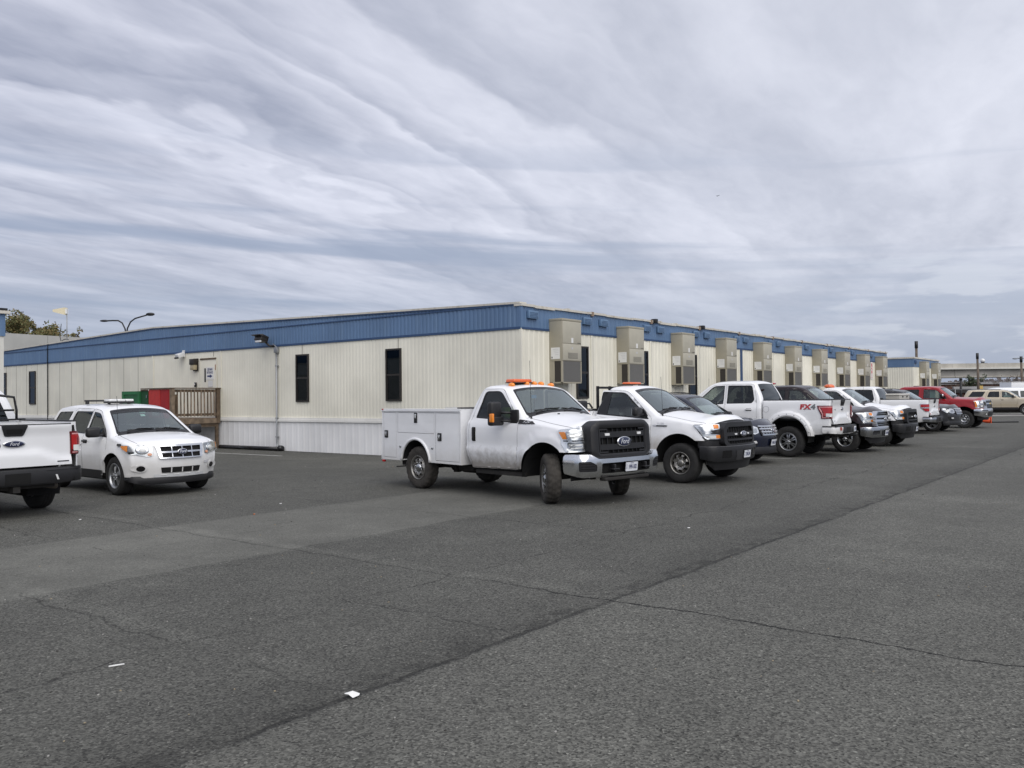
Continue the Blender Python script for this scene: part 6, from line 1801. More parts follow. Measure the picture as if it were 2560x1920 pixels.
def rear_bumper(c, x1, mat_, z0=.52, z1=.75, xo=.17, name='rear_bumper', centre=BLACKP, white_ends=False, pl=None, plz=.62, ply=0.0):
    rl = Rail(plan(x1 - xo, .99, .05, .12, x1 + .22), -1, .02, z0, z1)
    b = MB(); L = rl.L - .01
    rl.patch(b, rpoly([(-L, z0 + .04), (-.6, z0), (.6, z0), (L, z0 + .04), (L, z1), (-L, z1)], .02), [], mat_, .07)
    b.b2(x1 - xo + .03, x1 + .04, -.93, .93, z1 - .035, z1 + .004, BLACKP)
    o = b.link(name, c.root)
    q = MB(); rl.patch(q, rpoly([(-.48, z0 + .02), (.48, z0 + .02), (.40, z1 - .01), (-.40, z1 - .01)], .02), [], centre, .1, .012)
    rl.patch(q, rpoly([(-.18, z0 + .03), (.18, z0 + .03), (.18, z1 - .05), (-.18, z1 - .05)], .01), [], DARK, .1, .015)
    rl.patch(q, rect(-L, L, z1 - .03, z1 + .002), [], BLACKP, .08, .008); q.link('bumper_step', o)
    h = MB(); h.b2(x1 - xo + .02, x1 + .25, -.05, .05, z0 - .10, z0 - .01, CHASSIS); h.b2(x1, x1 + .1, -.6, .6, z0 - .06, z0 + .02, CHASSIS); h.link('tow_hitch', c.root)
    return rl, o
# 2
c2 = fs_pickup('white work pickup with black grille and flat orange beacon, second in the row', WHITEL, (3.97, 17.75, -40.8), style='black')
lb = lightbar(None, 'flat orange beacon on the cab roof of the second pickup in the row', .46, .22, .06, leg=.07, name='light_bar'); place_on(c2.root, lb, -1.72, -.02, 1.93)
m = MB(); x = -2.22
for y in (-.62, -.15, .45): m.b2(x - .02, x + .02, y - .03, y + .03, 1.3, 1.98, BLACKP)
m.b2(x - .02, x + .02, -.64, .64, 1.92, 1.97, BLACKP); m.b2(x - .02, x + .02, -.80, .80, 1.42, 1.48, BLACKP)
m.tube([(x - .1, -.93, 1.42), (x - .1, -.97, 1.60), (x - .1, -.80, 1.60), (x - .02, -.80, 1.5)], .022, BLACKP, 6); m.link('headache_rack', c2.root)
superduty()

# 4. lifted white crew-cab backed in
def fx4():
    LF = .15
    a = R_(142.2); X, Y = 8.32, 24.65; wb = 3.68
    # pose given for the rear axle; front axle lies wb ahead
    c = fs_pickup('lifted white crew cab pickup backed out with FX4 decal and dark alloy wheels', WHITE, (X + wb * math.cos(a), Y + wb * math.sin(a), 142.2), crew=True, style='black', lift=LF, rim='fx', flareadd=.02, tyreR=.43, frontparts=False, wb=wb, step=.075)
    r = c.root; x0, x1 = c.bx; bs = c.bed_sh
    tail15(c, x1)
    tf, tg = tailgate(c, WHITE, x1 - .004, .82, .775, 1.435, .02, handle=BLACKP)
    endtext(MB(), tf, '', 0, 0, .1, SILV) if False else None
    def mir(y, z, off=0.0): return tf(y, z, off)
    badge(tf, tg, 0, 1.19, .10, .045, -1, .004)
    m = MB(); endtext(m, tf, 'F-150', .62, 1.17, .055, CHROMES, -1, off=.006, sx=1.2); endtext(m, tf, 'XLT', .70, .86, .05, CHROMES, -1, off=.006); endtext(m, tf, '4x4', -.68, .84, .045, CHROMES, -1, off=.006); m.link('badge', tg)
    rl, bo = rear_bumper(c, x1, WHITE, .50, .73)
    for s_ in (-1, 1):
        q = MB(); rl.patch(q, rpoly([(s_ * .52, .60), (s_ * .66, .60), (s_ * .66, .69), (s_ * .52, .69)][::s_], .01), [], mat('rust_reflector', (.35, .05, .02), .4), .1, .01); q.link('reflector', bo)
    plate(rl.m(), r, -.62, .615, 'XJL 4283', -1, .02, side=None)
    # hitch ball mount and safety chains
    m = MB(); m.tube([(x1 - .1, 0, .47), (x1 - .38, 0, .45), (x1 - .42, 0, .52)], .035, BLACKP, 8); m.ellip((x1 - .42, 0, .55), (.04, .04, .04), BLACKP); m.link('ball_mount', r)
    for sd in (-1, 1):   # pocket style flares with bolts
        f = smap(bs, sd); AR = (-wb, .43, .565); m = MB()
        for (ri, ro, o0, o1) in ((.567, .60, .022, .036), (.60, .66, .036, .034), (.66, .725, .034, .004)):
            A0 = arch_pts(AR[0], AR[1], ri, .45, .45, 30); A1 = arch_pts(AR[0], AR[1], ro, .45, .45, 30)
            vs = []
            for p, q in zip(A0, A1):
                wp = float(bs.W(np.array([p[0]]), np.array([p[1] + .02]), roll=False)[0]); wq = float(bs.W(np.array([q[0]]), np.array([q[1]]), roll=False)[0])
                vs.append((p[0], sd * (max(wp, 1.0) + o0), p[1])); vs.append((q[0], sd * (wq + o1), q[1]))
            m.add(vs, [(2 * i, 2 * i + 2, 2 * i + 3, 2 * i + 1) for i in range(len(A0) - 1)], WHITE, True)
        A0 = arch_pts(AR[0], AR[1], .565, .45, .45, 30)
        vs = [(p[0], sd * 1.028, p[1]) for p in A0] + [(p[0], sd * .93, p[1]) for p in A0]; n = len(A0)
        m.add(vs, [(i, i + 1, i + 1 + n, i + n) for i in range(n - 1)], BLACKP, True)
        o = m.link('wheel_flare', r)
        m = MB()
        for k in range(9):
            an = PI * (k + .6) / 9.2; m.ellip((AR[0] + .63 * math.cos(an), sd * 1.068, AR[1] + .63 * math.sin(an)), (.016, .012, .016), CHROMES, 8, 6)
        m.link('flare_bolt', o)
        m = MB(); s1 = 1 if sd < 0 else -1
        for ch, dx, mt in (('F', .0, REDL), ('X', .15, REDL), ('4', .31, mat('decal_grey', (.16, .17, .18), .5))):
            endtext(m, f, ch, -wb - .56 + s1 * (dx - .16), 1.25, .18, mt, s1, shear=.1, off=.004, bold=.012, sx=1.25)
        endtext(m, f, 'OFF ROAD', -wb - .56, 1.185, .035, mat('decal_grey', (.16, .17, .18), .5), s1, off=.004, sx=1.2)
        m.link('side_decal', r)
        m = MB(); cc = [(-wb + .62 + .085 * math.cos(t), 1.19 + .085 * math.sin(t)) for t in [2 * PI * i / 24 for i in range(25)]]
        m.tube([f(p[0], p[1], .001) for p in cc], .0035, mat('seam_grey', (.25, .25, .26), .6), 4); m.link('fuel_cap', r)
    m = MB(); sh = c.sh; m.box((-2.98 + .05, 0, 1.93), (.06, .22, .05), REDL, bev=.012); m.box((-2.97 + .05, .13, 1.93), (.05, .06, .04), LENSW, bev=.01); m.box((-2.97 + .05, -.13, 1.93), (.05, .06, .04), LENSW, bev=.01); m.link('third_brake_lamp', r)
    m = MB(); m.tube([(x1 + .1, -.65, .42), (x1 + .9, -.62, .42)], .04, CHROMES, 8); m.link('exhaust', r)
    return c
fx4()
# 5. dark brown pickup
c5 = fs_pickup('dark brown crew cab pickup with chrome bar grille, facing out beside the FX4 truck', BROWN, (10.58, 26.33, -38.3), crew=True, style='chrome', rim='chrome5', wb=3.68, plt='VKR 6180', sc=1.012)
m = MB(); m.prism([(-1.62, 1.95), (-1.82, 1.95), (-1.80, 2.03), (-1.76, 2.03)], -.02, .02, 'xz', BLACKP); m.link('shark_fin_aerial', c5.root)
m = MB(); m.box((-1.05, -.30, 1.62), (.012, .12, .20), PAPER, ry=-.9); m.link('hanging_tag', c5.root)
# 6. white work pickup with round beacon
c6 = fs_pickup('white work pickup with black grille and round orange beacon, right of the brown one', WHITEL, (12.72, 28.95, -39.0), style='black', plt='201-883', sc=1.01)
r = empty('beacon', (0, 0, 0), 0, 'round orange beacon on the third work pickup roof, seen past the brown cab', 'warning light', 'warning lights on vehicle roofs')
m = MB(); m.lathe([(0, 0), (.13, 0), (.13, .02), (0, .02)], BLACKP, 20, 'Z'); m.link('base', r); m = MB(); m.lathe([(.17, .02), (.18, .04), (.16, .09), (.10, .125), (0, .13)], BEACON, 24, 'Z'); m.link('lens', r); place_on(c6.root, r, -1.75, -.40, 1.95)
# 7. older white pickup, tail outwards
def white7():
    a = R_(141.5); X, Y = 20.45, 43.9; wb = 3.68
    X, Y = 15.75, 33.9
    s = .775
    return a
def pick10(X, Y, deg, sc):
    a = R_(deg); wb = 3.68
    c = fs_pickup('older white pickup with a tool box in its bed, tail outwards', WHITE, (X + sc * wb * math.cos(a), Y + sc * wb * math.sin(a), deg), crew=True, style='black', frontparts=False, wb=wb, rim='alloy5', sc=sc)
    x0, x1 = c.bx; bs = c.bed_sh; r = c.root
    for sd in (-1, 1):
        f = tailmap(bs, x1, sd); m = MB()
        endpatch(m, f, rpoly([(-.10, .92), (.12, .92), (.30, 1.08), (.33, 1.27), (-.10, 1.27)], .035), CHROME, .05, .002, .008); o = m.link('tail_lamp', r)
        k = MB(); endpatch(k, f, rpoly([(-.08, 1.12), (.28, 1.12), (.30, 1.24), (-.08, 1.24)], .03), REDL, .05, .010, .012); endpatch(k, f, rpoly([(-.08, .95), (.11, .95), (.24, 1.07), (-.08, 1.07)], .03), REDL, .05, .010, .012); k.link('lens', o)
    tf, tg = tailgate(c, WHITE, x1 - .004, .84, .775, 1.435, .02, handle=BLACKP)
    badge(tf, tg, 0, 1.17, .10, .045, -1, .006)
    m = MB(); endtext(m, tf, 'F-150', .55, .90, .06, CHROMES, -1, off=.006, sx=1.2); endpatch(m, tf, rect(.70, .78, .80, .88), mat('rust_reflector', (.35, .05, .02), .4), .2, .004, .004); m.link('badge', tg)
    rear_bumper(c, x1, CHROMES, .48, .72, .20)
    t = empty('tool_box', (0, 0, 0), 0, 'pale lidded tool box across the bed of the older white pickup', 'tool box')
    m = MB(); m.b2(0, .55, -.82, .82, 0, .26, mat('tool_box_body', (.42, .40, .36), .5), bev=.02); m.link('body', t)
    m = MB(); m.b2(-.02, .57, -.86, .86, .26, .34, mat('tool_box_lid', (.62, .60, .55), .4), bev=.03); m.link('lid', t)
    m = MB(); m.b2(-.035, 0, .3, .38, .18, .24, BLACKP); m.b2(-.035, 0, -.38, -.3, .18, .24, BLACKP); m.link('latch', t)
    place_on(r, t, x0 - .75, 0, 1.36); t.scale = (sc,) * 3
    b = empty('light_bar', (0, 0, 0), 0, 'small clear strobe bar on the roof of the older white pickup', 'warning light', 'warning lights on vehicle roofs')
    m = MB(); m.box((0, 0, .05), (.22, .55, .07), LENSW, bev=.03); m.link('lens', b); m = MB(); m.b2(-.1, .1, -.2, .2, 0, .02, BLACKP); m.link('base', b); place_on(r, b, -1.9, 0, 1.93)
    return c
pick10(17.5, 38.0, 141.5, 1.03)

# ------------------------------------------------------------------ SUVs
def suv(label, paint, pose, kind, sc=1.0, group=PGRP, rim='alloy5', plt=None, name='suv', tyreR=.37):
    if kind == 'explorer':
        wb, W0 = 2.86, .985
        P = [(.62, .42, 0, .25), (.66, .70, .06, .27), (.60, .93, .10, .24), (.42, 1.02, .2, .12), (.0, 1.09, .3, .09), (-.30, 1.14, .1, .08), (-.40, 1.16, .04, .08),
             (-1.20, 1.69, .20, .07), (-1.75, 1.80, .35, .04), (-2.8, 1.80, .4, .03), (-3.55, 1.70, .12, .03), (-3.80, 1.25, .15, .05), (-3.93, 1.10, .1, .07), (-3.92, .45, .1, .07)]
        wt = [(.25, .90), (.40, .94), (.62, .975), (.80, .985), (.98, .975), (1.10, .945), (1.18, .91), (1.72, .69), (1.86, .63)]
        A = [(0, .38, .43), (-wb, .38, .43)]
        d1 = rpoly([(-.42, 1.10, .04), (-1.26, 1.68, .2), (-1.62, 1.73, .03), (-1.62, .36, .03), (-.46, .36, .03)], .04); w1 = rpoly([(-.55, 1.12, .04), (-1.28, 1.63, .15), (-1.57, 1.67, .02), (-1.57, 1.14, .02)], .03)
        d2 = rpoly([(-1.64, .36, .03), (-1.64, 1.73, .03), (-2.62, 1.73, .08), (-2.70, 1.15, .06), (-2.52, .75, .12), (-2.38, .36, .05)], .04); w2 = rpoly([(-1.69, 1.15, .02), (-1.69, 1.67, .02), (-2.55, 1.665, .06), (-2.62, 1.17, .04)], .03)
        q = rpoly([(-2.72, 1.18, .04), (-2.66, 1.66, .05), (-3.42, 1.62, .08), (-3.62, 1.24, .06)], .04)
        marks = dict(lip=(.60, .93), cowl=(-.40, 1.16), header=(-1.20, 1.69), roof=(-3.50, 1.72), belt=(-3.80, 1.25)); zb = .33; hh = 1.05
        fr, re = (.30, .07, .36), (-3.3, .10, .62)
    elif kind == 'escape':
        wb, W0 = 2.62, .90
        P = [(.56, .36, 0, .28), (.62, .62, .08, .27), (.60, .78, .08, .25), (.565, .935, .03, .21), (.535, .965, .03, .07), (.30, 1.02, .2, .06), (-.05, 1.08, .1, .055), (-.15, 1.10, .03, .055),
             (-.87, 1.585, .14, .06), (-1.25, 1.665, .35, .035), (-2.3, 1.69, .4, .03), (-2.98, 1.62, .12, .03), (-3.30, 1.14, .12, .04), (-3.36, .95, .08, .05), (-3.36, .42, .08, .06)]
        wt = [(.22, .84), (.34, .865), (.55, .888), (.80, .90), (.98, .89), (1.06, .87), (1.12, .835), (1.60, .665), (1.72, .61)]
        A = [(.0, .37, .425), (-wb, .37, .425)]
        d1 = rpoly([(-.27, 1.03, .04), (-.92, 1.575, .12), (-1.26, 1.615, .03), (-1.33, 1.10, .03), (-1.33, .40, .03), (-.36, .40, .03)], .04); w1 = rpoly([(-.31, 1.07, .04), (-.38, 1.13, .03), (-.93, 1.525, .10), (-1.22, 1.555, .02), (-1.28, 1.12, .02)], .03)
        d2 = rpoly([(-1.35, .40, .03), (-1.35, 1.10, .03), (-1.28, 1.615, .03), (-2.08, 1.625, .08), (-2.28, 1.13, .05), (-2.28, .85, .12), (-2.12, .40, .05)], .04); w2 = rpoly([(-1.33, 1.12, .02), (-1.28, 1.56, .02), (-2.04, 1.565, .06), (-2.22, 1.15, .04)], .03)
        q = rpoly([(-2.38, 1.17, .04), (-2.20, 1.56, .04), (-2.84, 1.55, .06), (-3.06, 1.20, .05)], .04)
        marks = dict(lip=(.545, .957), cowl=(-.15, 1.10), header=(-.87, 1.585), roof=(-2.92, 1.63), belt=(-3.28, 1.17)); zb = .36; hh = .98
        fr, re = (.25, .06, .37), (-2.8, .07, .56)
    else:  # big wagon
        wb, W0 = 2.95, 1.0
        P = [(.62, .50, 0, .22), (.66, .80, .06, .22), (.64, 1.08, .08, .20), (.40, 1.18, .2, .08), (-.30, 1.24, .1, .07), (-.40, 1.26, .04, .07),
             (-1.08, 1.76, .14, .06), (-1.45, 1.85, .3, .035), (-3.2, 1.87, .4, .03), (-3.72, 1.81, .12, .03), (-4.0, 1.30, .15, .03), (-4.06, .95, .1, .04), (-4.04, .50, .08, .04)]
        wt = [(.35, .94), (.50, .965), (.70, .99), (.95, .995), (1.15, .98), (1.27, .94), (1.78, .76), (1.9, .70)]
        A = [(0, .40, .47), (-wb, .40, .47)]
        d1 = rpoly([(-.45, 1.22, .04), (-1.13, 1.74, .15), (-1.56, 1.79, .03), (-1.56, .50, .03), (-.62, .50, .03)], .04); w1 = rpoly([(-.58, 1.27, .04), (-1.17, 1.70, .12), (-1.50, 1.73, .03), (-1.50, 1.29, .03)], .03)
        d2 = rpoly([(-1.58, .50, .03), (-1.58, 1.79, .03), (-2.40, 1.79, .12), (-2.56, 1.30, .05), (-2.50, .85, .12), (-2.35, .50, .05)], .04); w2 = rpoly([(-1.66, 1.30, .05), (-1.66, 1.73, .04), (-2.30, 1.73, .12), (-2.46, 1.31, .09)], .05)
        q = rpoly([(-2.78, 1.32, .04), (-2.55, 1.73, .04), (-3.40, 1.73, .05), (-3.70, 1.34, .05)], .04)
        marks = dict(lip=(.64, 1.08), cowl=(-.40, 1.26), header=(-1.08, 1.76), roof=(-3.68, 1.82), belt=(-3.98, 1.34)); zb = .47; hh = 1.12
        fr, re = (.30, .05, .36), (-3.5, .05, .55)
    bottom = [(P[-1][0] + .03, zb)] + arch_pts(*A[1], zb, zb) + arch_pts(*A[0], zb, zb) + [(P[0][0] - .02, zb), (P[0][0], P[0][1])]
    doors = [dict(poly=d1, win=w1, handle=(-1.47 if kind != 'escape' else -1.20, hh - (.0 if kind != 'escape' else .0)), hmat=BLACKP if kind == 'escape' else paint), dict(poly=d2, win=w2, handle=(d2[12][0] + .25 if False else (-2.40 if kind == 'explorer' else (-2.15 if kind == 'escape' else -2.38)), hh), hmat=BLACKP if kind == 'escape' else paint, glass=GTINT)]
    c = build_shell(name, label, group, paint, pose, P, wt, A, bottom, doors, [dict(poly=q)], flare=.025, roll=.06, front=fr, rear=re, step=.075, marks=marks, sc=sc, frit=.05, fw=.10, hood_u=.90)
    sh = c.sh; root = c.root
    for x in (0, -wb):
        for sd in (-1, 1): put_wheel(root, x, sd * (W0 - .135), tyreR, .235, .235 if kind != 'big' else .23, rim, sd, 0, TYRE, False, .5)
    m = MB(); m.b2(-wb - .4, .4, -.62, .62, .22, .45, CHASSIS, bev=.04); m.link('floor_pan', root)
    m = MB(); # dark sill cladding
    f1 = MB(); sh.side(f1, [(-wb + .42, zb + .09), (-wb + .46, zb - .07), (-.46, zb - .07), (-.42, zb + .09)], [], BLACKP, off=.006); f1.link('sill_cladding', root)
    mirror(c, {'explorer': -.72, 'escape': -.47, 'big': -.74}[kind], {'explorer': 1.16, 'escape': 1.12, 'big': 1.32}[kind], 'std', BLACKP, None if kind != 'big' else CHROME)
    wipers(c, -.60, .02)
    return c
def generic_front(c, rows): pass

def navy_front(c, chromebars=True, paint=None, plt='9NR 2171'):
    sh = c.sh; fm = fmap(sh, c.mk['lip']); r = c.root
    g = MB(); out = rpoly([(-.62, .955), (-.52, .72), (.52, .72), (.62, .955)], .05); endpatch(g, fm, out, BLACKG, .06, .006, .02); go = g.link('grille', r)
    b = MB()
    for k, z in enumerate((.945, .885, .815, .745)):
        hw = .60 - (.95 - z) * .42
        endpatch(b, fm, rpoly([(-hw, z - .014), (hw, z - .014), (hw, z + .014), (-hw, z + .014)], .008), CHROME if chromebars else CHROMES, .08, .028, .018)
    for z in (.915, .85, .78):
        for k in range(9):
            y = -.48 + k * .12
            if abs(y) > .54: continue
            endpatch(b, fm, rpoly([(y - .03, z - .011), (y + .03, z - .011), (y + .03, z + .011), (y - .03, z + .011)], .008), CHROMES, .1, .028, .006)
    b.link('grille_bar', go)
    badge(fm, go, 0, .85, .115, .048, 1, .045)
    for sd in (-1, 1):
        f = lambda y, z, off=0.0: fm(sd * y, z, off)
        m = MB(); hp = rpoly([(.60, .93), (.60, .80), (.72, .76), (.94, .80), (1.10, .93), (1.12, .975), (.90, .975)], .03)
        endpatch(m, f, hp, REFL, .05, .006, .012); o = m.link('headlight', r)
        k = MB(); endpatch(k, f, rpoly([(.66, .80), (.80, .80), (.80, .90), (.66, .90)], .03), CHROMES, .05, .02, .01); endpatch(k, f, rpoly([(.85, .83), (.98, .85), (1.02, .92), (.85, .91)], .03), LENSW, .05, .02, .006); k.link('reflector', o)
        k = MB(); endpatch(k, f, hp, GCLR, .05, .034); k.link('lens', o)
        m = MB(); endpatch(m, f, rpoly([(.60, .50), (.78, .48), (.90, .62), (.72, .64)], .03), BLACKP, .05, .004, .008); m.link('fog_lamp_surround', r)
        m = MB(); endpatch(m, f, rpoly([(.64, .55), (.74, .54), (.78, .60), (.68, .61)], .02), LENSW, .05, .014, .006); m.link('fog_lamp', r)
    m = MB(); rl = Rail(plan(.90, .93, .20, .25, .42), 1, .02, .26, .46)
    rl.patch(m, rect(-rl.L + .02, rl.L - .02, .27, .45), [], BLACKP, .08); rl.patch(m, rpoly([(-.55, .48), (.55, .48), (.50, .64), (-.50, .64)], .03), [], BLACKG, .1, -.0)
    m.link('lower_bumper', r)
    if plt: plate(fm, r, 0, .55, plt, 1, .04, side=None)
    m = MB()
    for y in (-.62, .62):
        p = [tuple(sh.at(np.array([s]), np.array([y / .64]), .035)[0]) for s in np.linspace(c.mk['header'] + .45, c.mk['roof'] - .2, 10)]
        m.tube(p, .018, BLACKP, 6)
    m.link('roof_rail', r)
c3 = suv('dark navy SUV with studded chrome grille, between the white work pickup and the FX4 pickup', NAVY, (5.88, 22.2, -38.4), 'explorer'); navy_front(c3)
m = MB(); m.box((-.72, .10, 1.19), (.04, 1.0, .20), mat('sun_shade', (.45, .62, .60), .5), ry=-.9, bev=.02) ; m.link('sun_shade', c3.root)
c8 = suv('dark grey SUV with roof rails, between the older white pickup and the red pickup', GREYP, (19.75, 39.6, -38.4), 'explorer', sc=1.08); navy_front(c8, plt=None)

def escape():
    c = suv('white compact SUV with a light bar and cross bars on its roof', WHITE, (-6.86, 16.53, -40.3), 'escape', group='vehicles parked at the left', tyreR=.362, sc=1.0)
    sh = c.sh; r = c.root; fm = fmap(sh, c.mk['lip'])
    g = MB(); out = rpoly([(-.50, .935), (-.43, .685), (.43, .685), (.50, .935)], .03)
    inn = [rpoly([(a, z0), (b, z0), (b2, z1), (a2, z1)], .008) for (z0, z1, xs) in ((.705, .785, (-.385, -.2, .0, .2, .385)), (.815, .90, (-.41, -.205, .0, .205, .41))) for a, b, a2, b2 in [(xs[i] + .008, xs[i + 1] - .008, xs[i] + .008 - (.012 if i == 0 else 0), xs[i + 1] - .008 + (.012 if i == 3 else 0)) for i in range(4)]]
    V, F = tri(out, inn, .04); g.add([fm(a, b, .035) for a, b in V], F, CHROME, True)
    O = closed_dens(out, .05); n = len(O); g.add([fm(a, b, .035) for a, b in O] + [fm(a, b, -.01) for a, b in O], [(i, (i + 1) % n, (i + 1) % n + n, i + n) for i in range(n)], CHROME)
    endpatch(g, fm, inset(out, .02), DARK, .1, .004); go = g.link('grille', r)
    badge(fm, go, 0, .80, .105, .052, 1, .038)
    for sd in (-1, 1):
        f = lambda y, z, off=0.0: fm(sd * y, z, off)
        hp = rpoly([(.525, .935), (.525, .745), (.62, .725), (.78, .765), (.90, .835), (1.0, .90), (1.02, .945)], .025)
        m = MB(); endpatch(m, f, hp, CHROMES, .04, .004, .012); o = m.link('headlight', r)
        k = MB(); oval(k, f, .685, .845, .095, .075, CHROME, .012, 20, .018); oval(k, f, .685, .845, .05, .04, LENSW, .014, 16, .026); oval(k, f, .58, .765, .036, .026, mat('amber_bulb', (.75, .35, .2), .3), .01, 14, .02); k.link('reflector', o)
        k = MB(); endpatch(k, f, rpoly([(.845, .825), (.93, .86), (1.0, .90), (1.0, .935), (.83, .935)], .015), AMBER, .04, .02, .008); k.link('indicator', o)
        k = MB(); endpatch(k, f, hp, GCLR, .05, .045); k.link('lens', o)
        m = MB(); endpatch(m, f, [(.71 + .085 * math.cos(t), .52 + .072 * math.sin(t)) for t in [k * PI / 10 for k in range(20)]], WHITE, .03, .006, .016); endpatch(m, f, [(.71 + .058 * math.cos(t), .52 + .05 * math.sin(t)) for t in [k * PI / 8 for k in range(16)]], BLACKG, .03, .026, .004); m.link('fog_lamp', r)
    b = MB(); out = rpoly([(-.40, .525), (-.38, .425), (.38, .425), (.40, .525)], .015); endpatch(b, fm, out, DARK, .06, .006, .006)
    for y in (-.215, 0, .215): endpatch(b, fm, rect(y - .008, y + .008, .43, .52), WHITE, .1, .012, .012)
    b.link('lower_intake', r)
    b = MB(); rl = Rail(plan(.83, .86, .19, .22, .38), 1, .015, .22, .36)
    rl.patch(b, rpoly([(-rl.L + .02, .30), (-.7, .22), (.7, .22), (rl.L - .02, .30), (rl.L - .02, .37), (-rl.L + .02, .37)], .02), [], BLACKP, .07); b.link('lower_valance', r)
    b = MB(); rl2 = Rail(plan(.85, .86, .20, .22, .40), 1, .012, .34, .42); rl2.patch(b, rect(-.5, .5, .345, .40), [], mat('silver_skid', (.55, .56, .57), .4), .08, .004)
    for y in (-.33, -.11, .11, .33): rl2.patch(b, rect(y - .05, y + .05, .385, .397), [], WHITE, .1, .014)
    b.link('skid_plate', r)
    b = MB(); endpatch(b, fm, rpoly([(.50, .565), (.62, .565), (.62, .61), (.50, .61)], .008), mat('plaque', (.6, .6, .62), .4), .1, .006, .006); b.link('plaque', r)
    for sd in (-1, 1):
        f = smap(sh, sd); b = MB(); endpatch(b, f, rpoly([(.20, .925), (.32, .925), (.32, .97), (.20, .97)], .01), BLACKG, .1, .004, .02); b.link('side_strobe', r)
    # roof equipment
    t = empty('light_bar', (0, 0, 0), 0, 'low clear and black light bar on the white compact SUV roof', 'warning light', 'warning lights on vehicle roofs')
    m = MB(); m.box((0, 0, .035), (.26, .52, .035), BLACKP, bev=.01); m.tube([(0, -.2, 0), (0, -.2, .04)], .03, BLACKP); m.tube([(0, .2, 0), (0, .2, .04)], .03, BLACKP); m.link('base', t)
    m = MB()
    for k in range(3): m.box((0, -.17 + k * .17, .075), (.24, .16, .05), LENSW, bev=.015)
    m.link('lens', t); place_on(r, t, -1.42, -.12, 1.70)
    for k, xx in enumerate((-2.0,)):
        t = MB(); t.box((0, -.15, .07), (.06, .80, .035), BLACKP, bev=.01)
        for y in (-.50, .20): t.box((0, y, .03), (.07, .06, .06), BLACKP, bev=.01)
        o = t.link('roof_bar', label='black roof cross bar behind the light bar on the white compact SUV', cat='roof bar'); place_on(r, o, xx, 0, 1.70)
    m = MB(); p = sh.at(np.array([c.mk['cowl'] - .02]), np.array([-.93]), 0)[0]; m.tube([tuple(p), (p[0] - .06, p[1], p[2] + .75)], .004, BLACKG, 5); m.link('aerial', r)
    m = MB(); q = sh.at(np.array([c.mk['header'] - .12]), np.array([.05]), -.03)[0]; m.box(tuple(q), (.01, .12, .07), mat('mint_tag', (.5, .75, .68), .6), ry=-.8); m.box((q[0] + .03, q[1], q[2] - .07), (.01, .09, .05), mat('mint_tag', (.5, .75, .68), .6), ry=-.8); m.link('permit_tag', r)
    m = MB(); sh.top(m, rpoly([(c.mk['header'] - .16, -.90), (c.mk['header'] - .03, -.89), (c.mk['header'] - .03, .89), (c.mk['header'] - .16, .90)], .02), [], glass('sun_band', (.15, .17, .17), .03), off=-.006); m.link('sun_band', r)
    return c
escape()
# left edge pickup, tail towards the camera
def left13():
    a = R_(142.1); X, Y = -8.41, 13.48; wb = 3.68
    c = fs_pickup('white pickup at the left edge, its tailgate and black bumper facing the camera', WHITE, (X + wb * math.cos(a), Y + wb * math.sin(a), 142.1), crew=True, style='black', frontparts=False, wb=wb, group='vehicles parked at the left', lift=.0, tyreR=.41, step=.07, name='pickup_truck')
    x0, x1 = c.bx; r = c.root
    tail15(c, x1)
    tf, tg = tailgate(c, WHITE, x1 - .006, .845, .775, 1.40, .02, handle=BLACKP)
    badge(tf, tg, 0, 1.125, .155, .052, -1, .006)
    m = MB(); endtext(m, tf, '5', .222, 1.125, .20, BLACKG, -1, off=.006, bold=.002); m.link('fleet_number', tg)
    m = MB(); endpatch(m, tf, rpoly([(-.80, .825), (-.62, .825), (-.62, .84), (-.80, .84)], .003), BLACKG, .2, .003, .004); m.link('badge', tg)
    rl, bo = rear_bumper(c, x1, BLACKP, .50, .74, .15)
    q = MB(); rl.patch(q, rpoly([(-.60, .56), (-.57, .56), (-.54, .64), (-.57, .64)], .004), [], LENSW, .1, .012); q.link('bumper_mark', bo)
    m = MB(); x = -2.98
    for y in (-.80, .80): m.tube([(x, y, 1.45), (x, y, 1.62), (x, y * .95, 1.84), (x, y * .6, 1.88)], .022, BLACKP, 6)
    m.b2(x - .04, x + .04, -.93, .93, 1.445, 1.475, BLACKP); m.tube([(x, -.76, 1.62), (x, .76, 1.62)], .02, BLACKP, 6); m.tube([(x, -.48, 1.88), (x, .48, 1.88)], .02, BLACKP, 6); m.link('headache_rack', r)
    m = MB(); m.tube([(x1 + .25, -.72, .43), (x1 + 1.1, -.60, .45)], .05, mat('exhaust_pipe', (.16, .14, .12), .5, metal=.5), 10); m.link('exhaust', r)
    return c
left13()
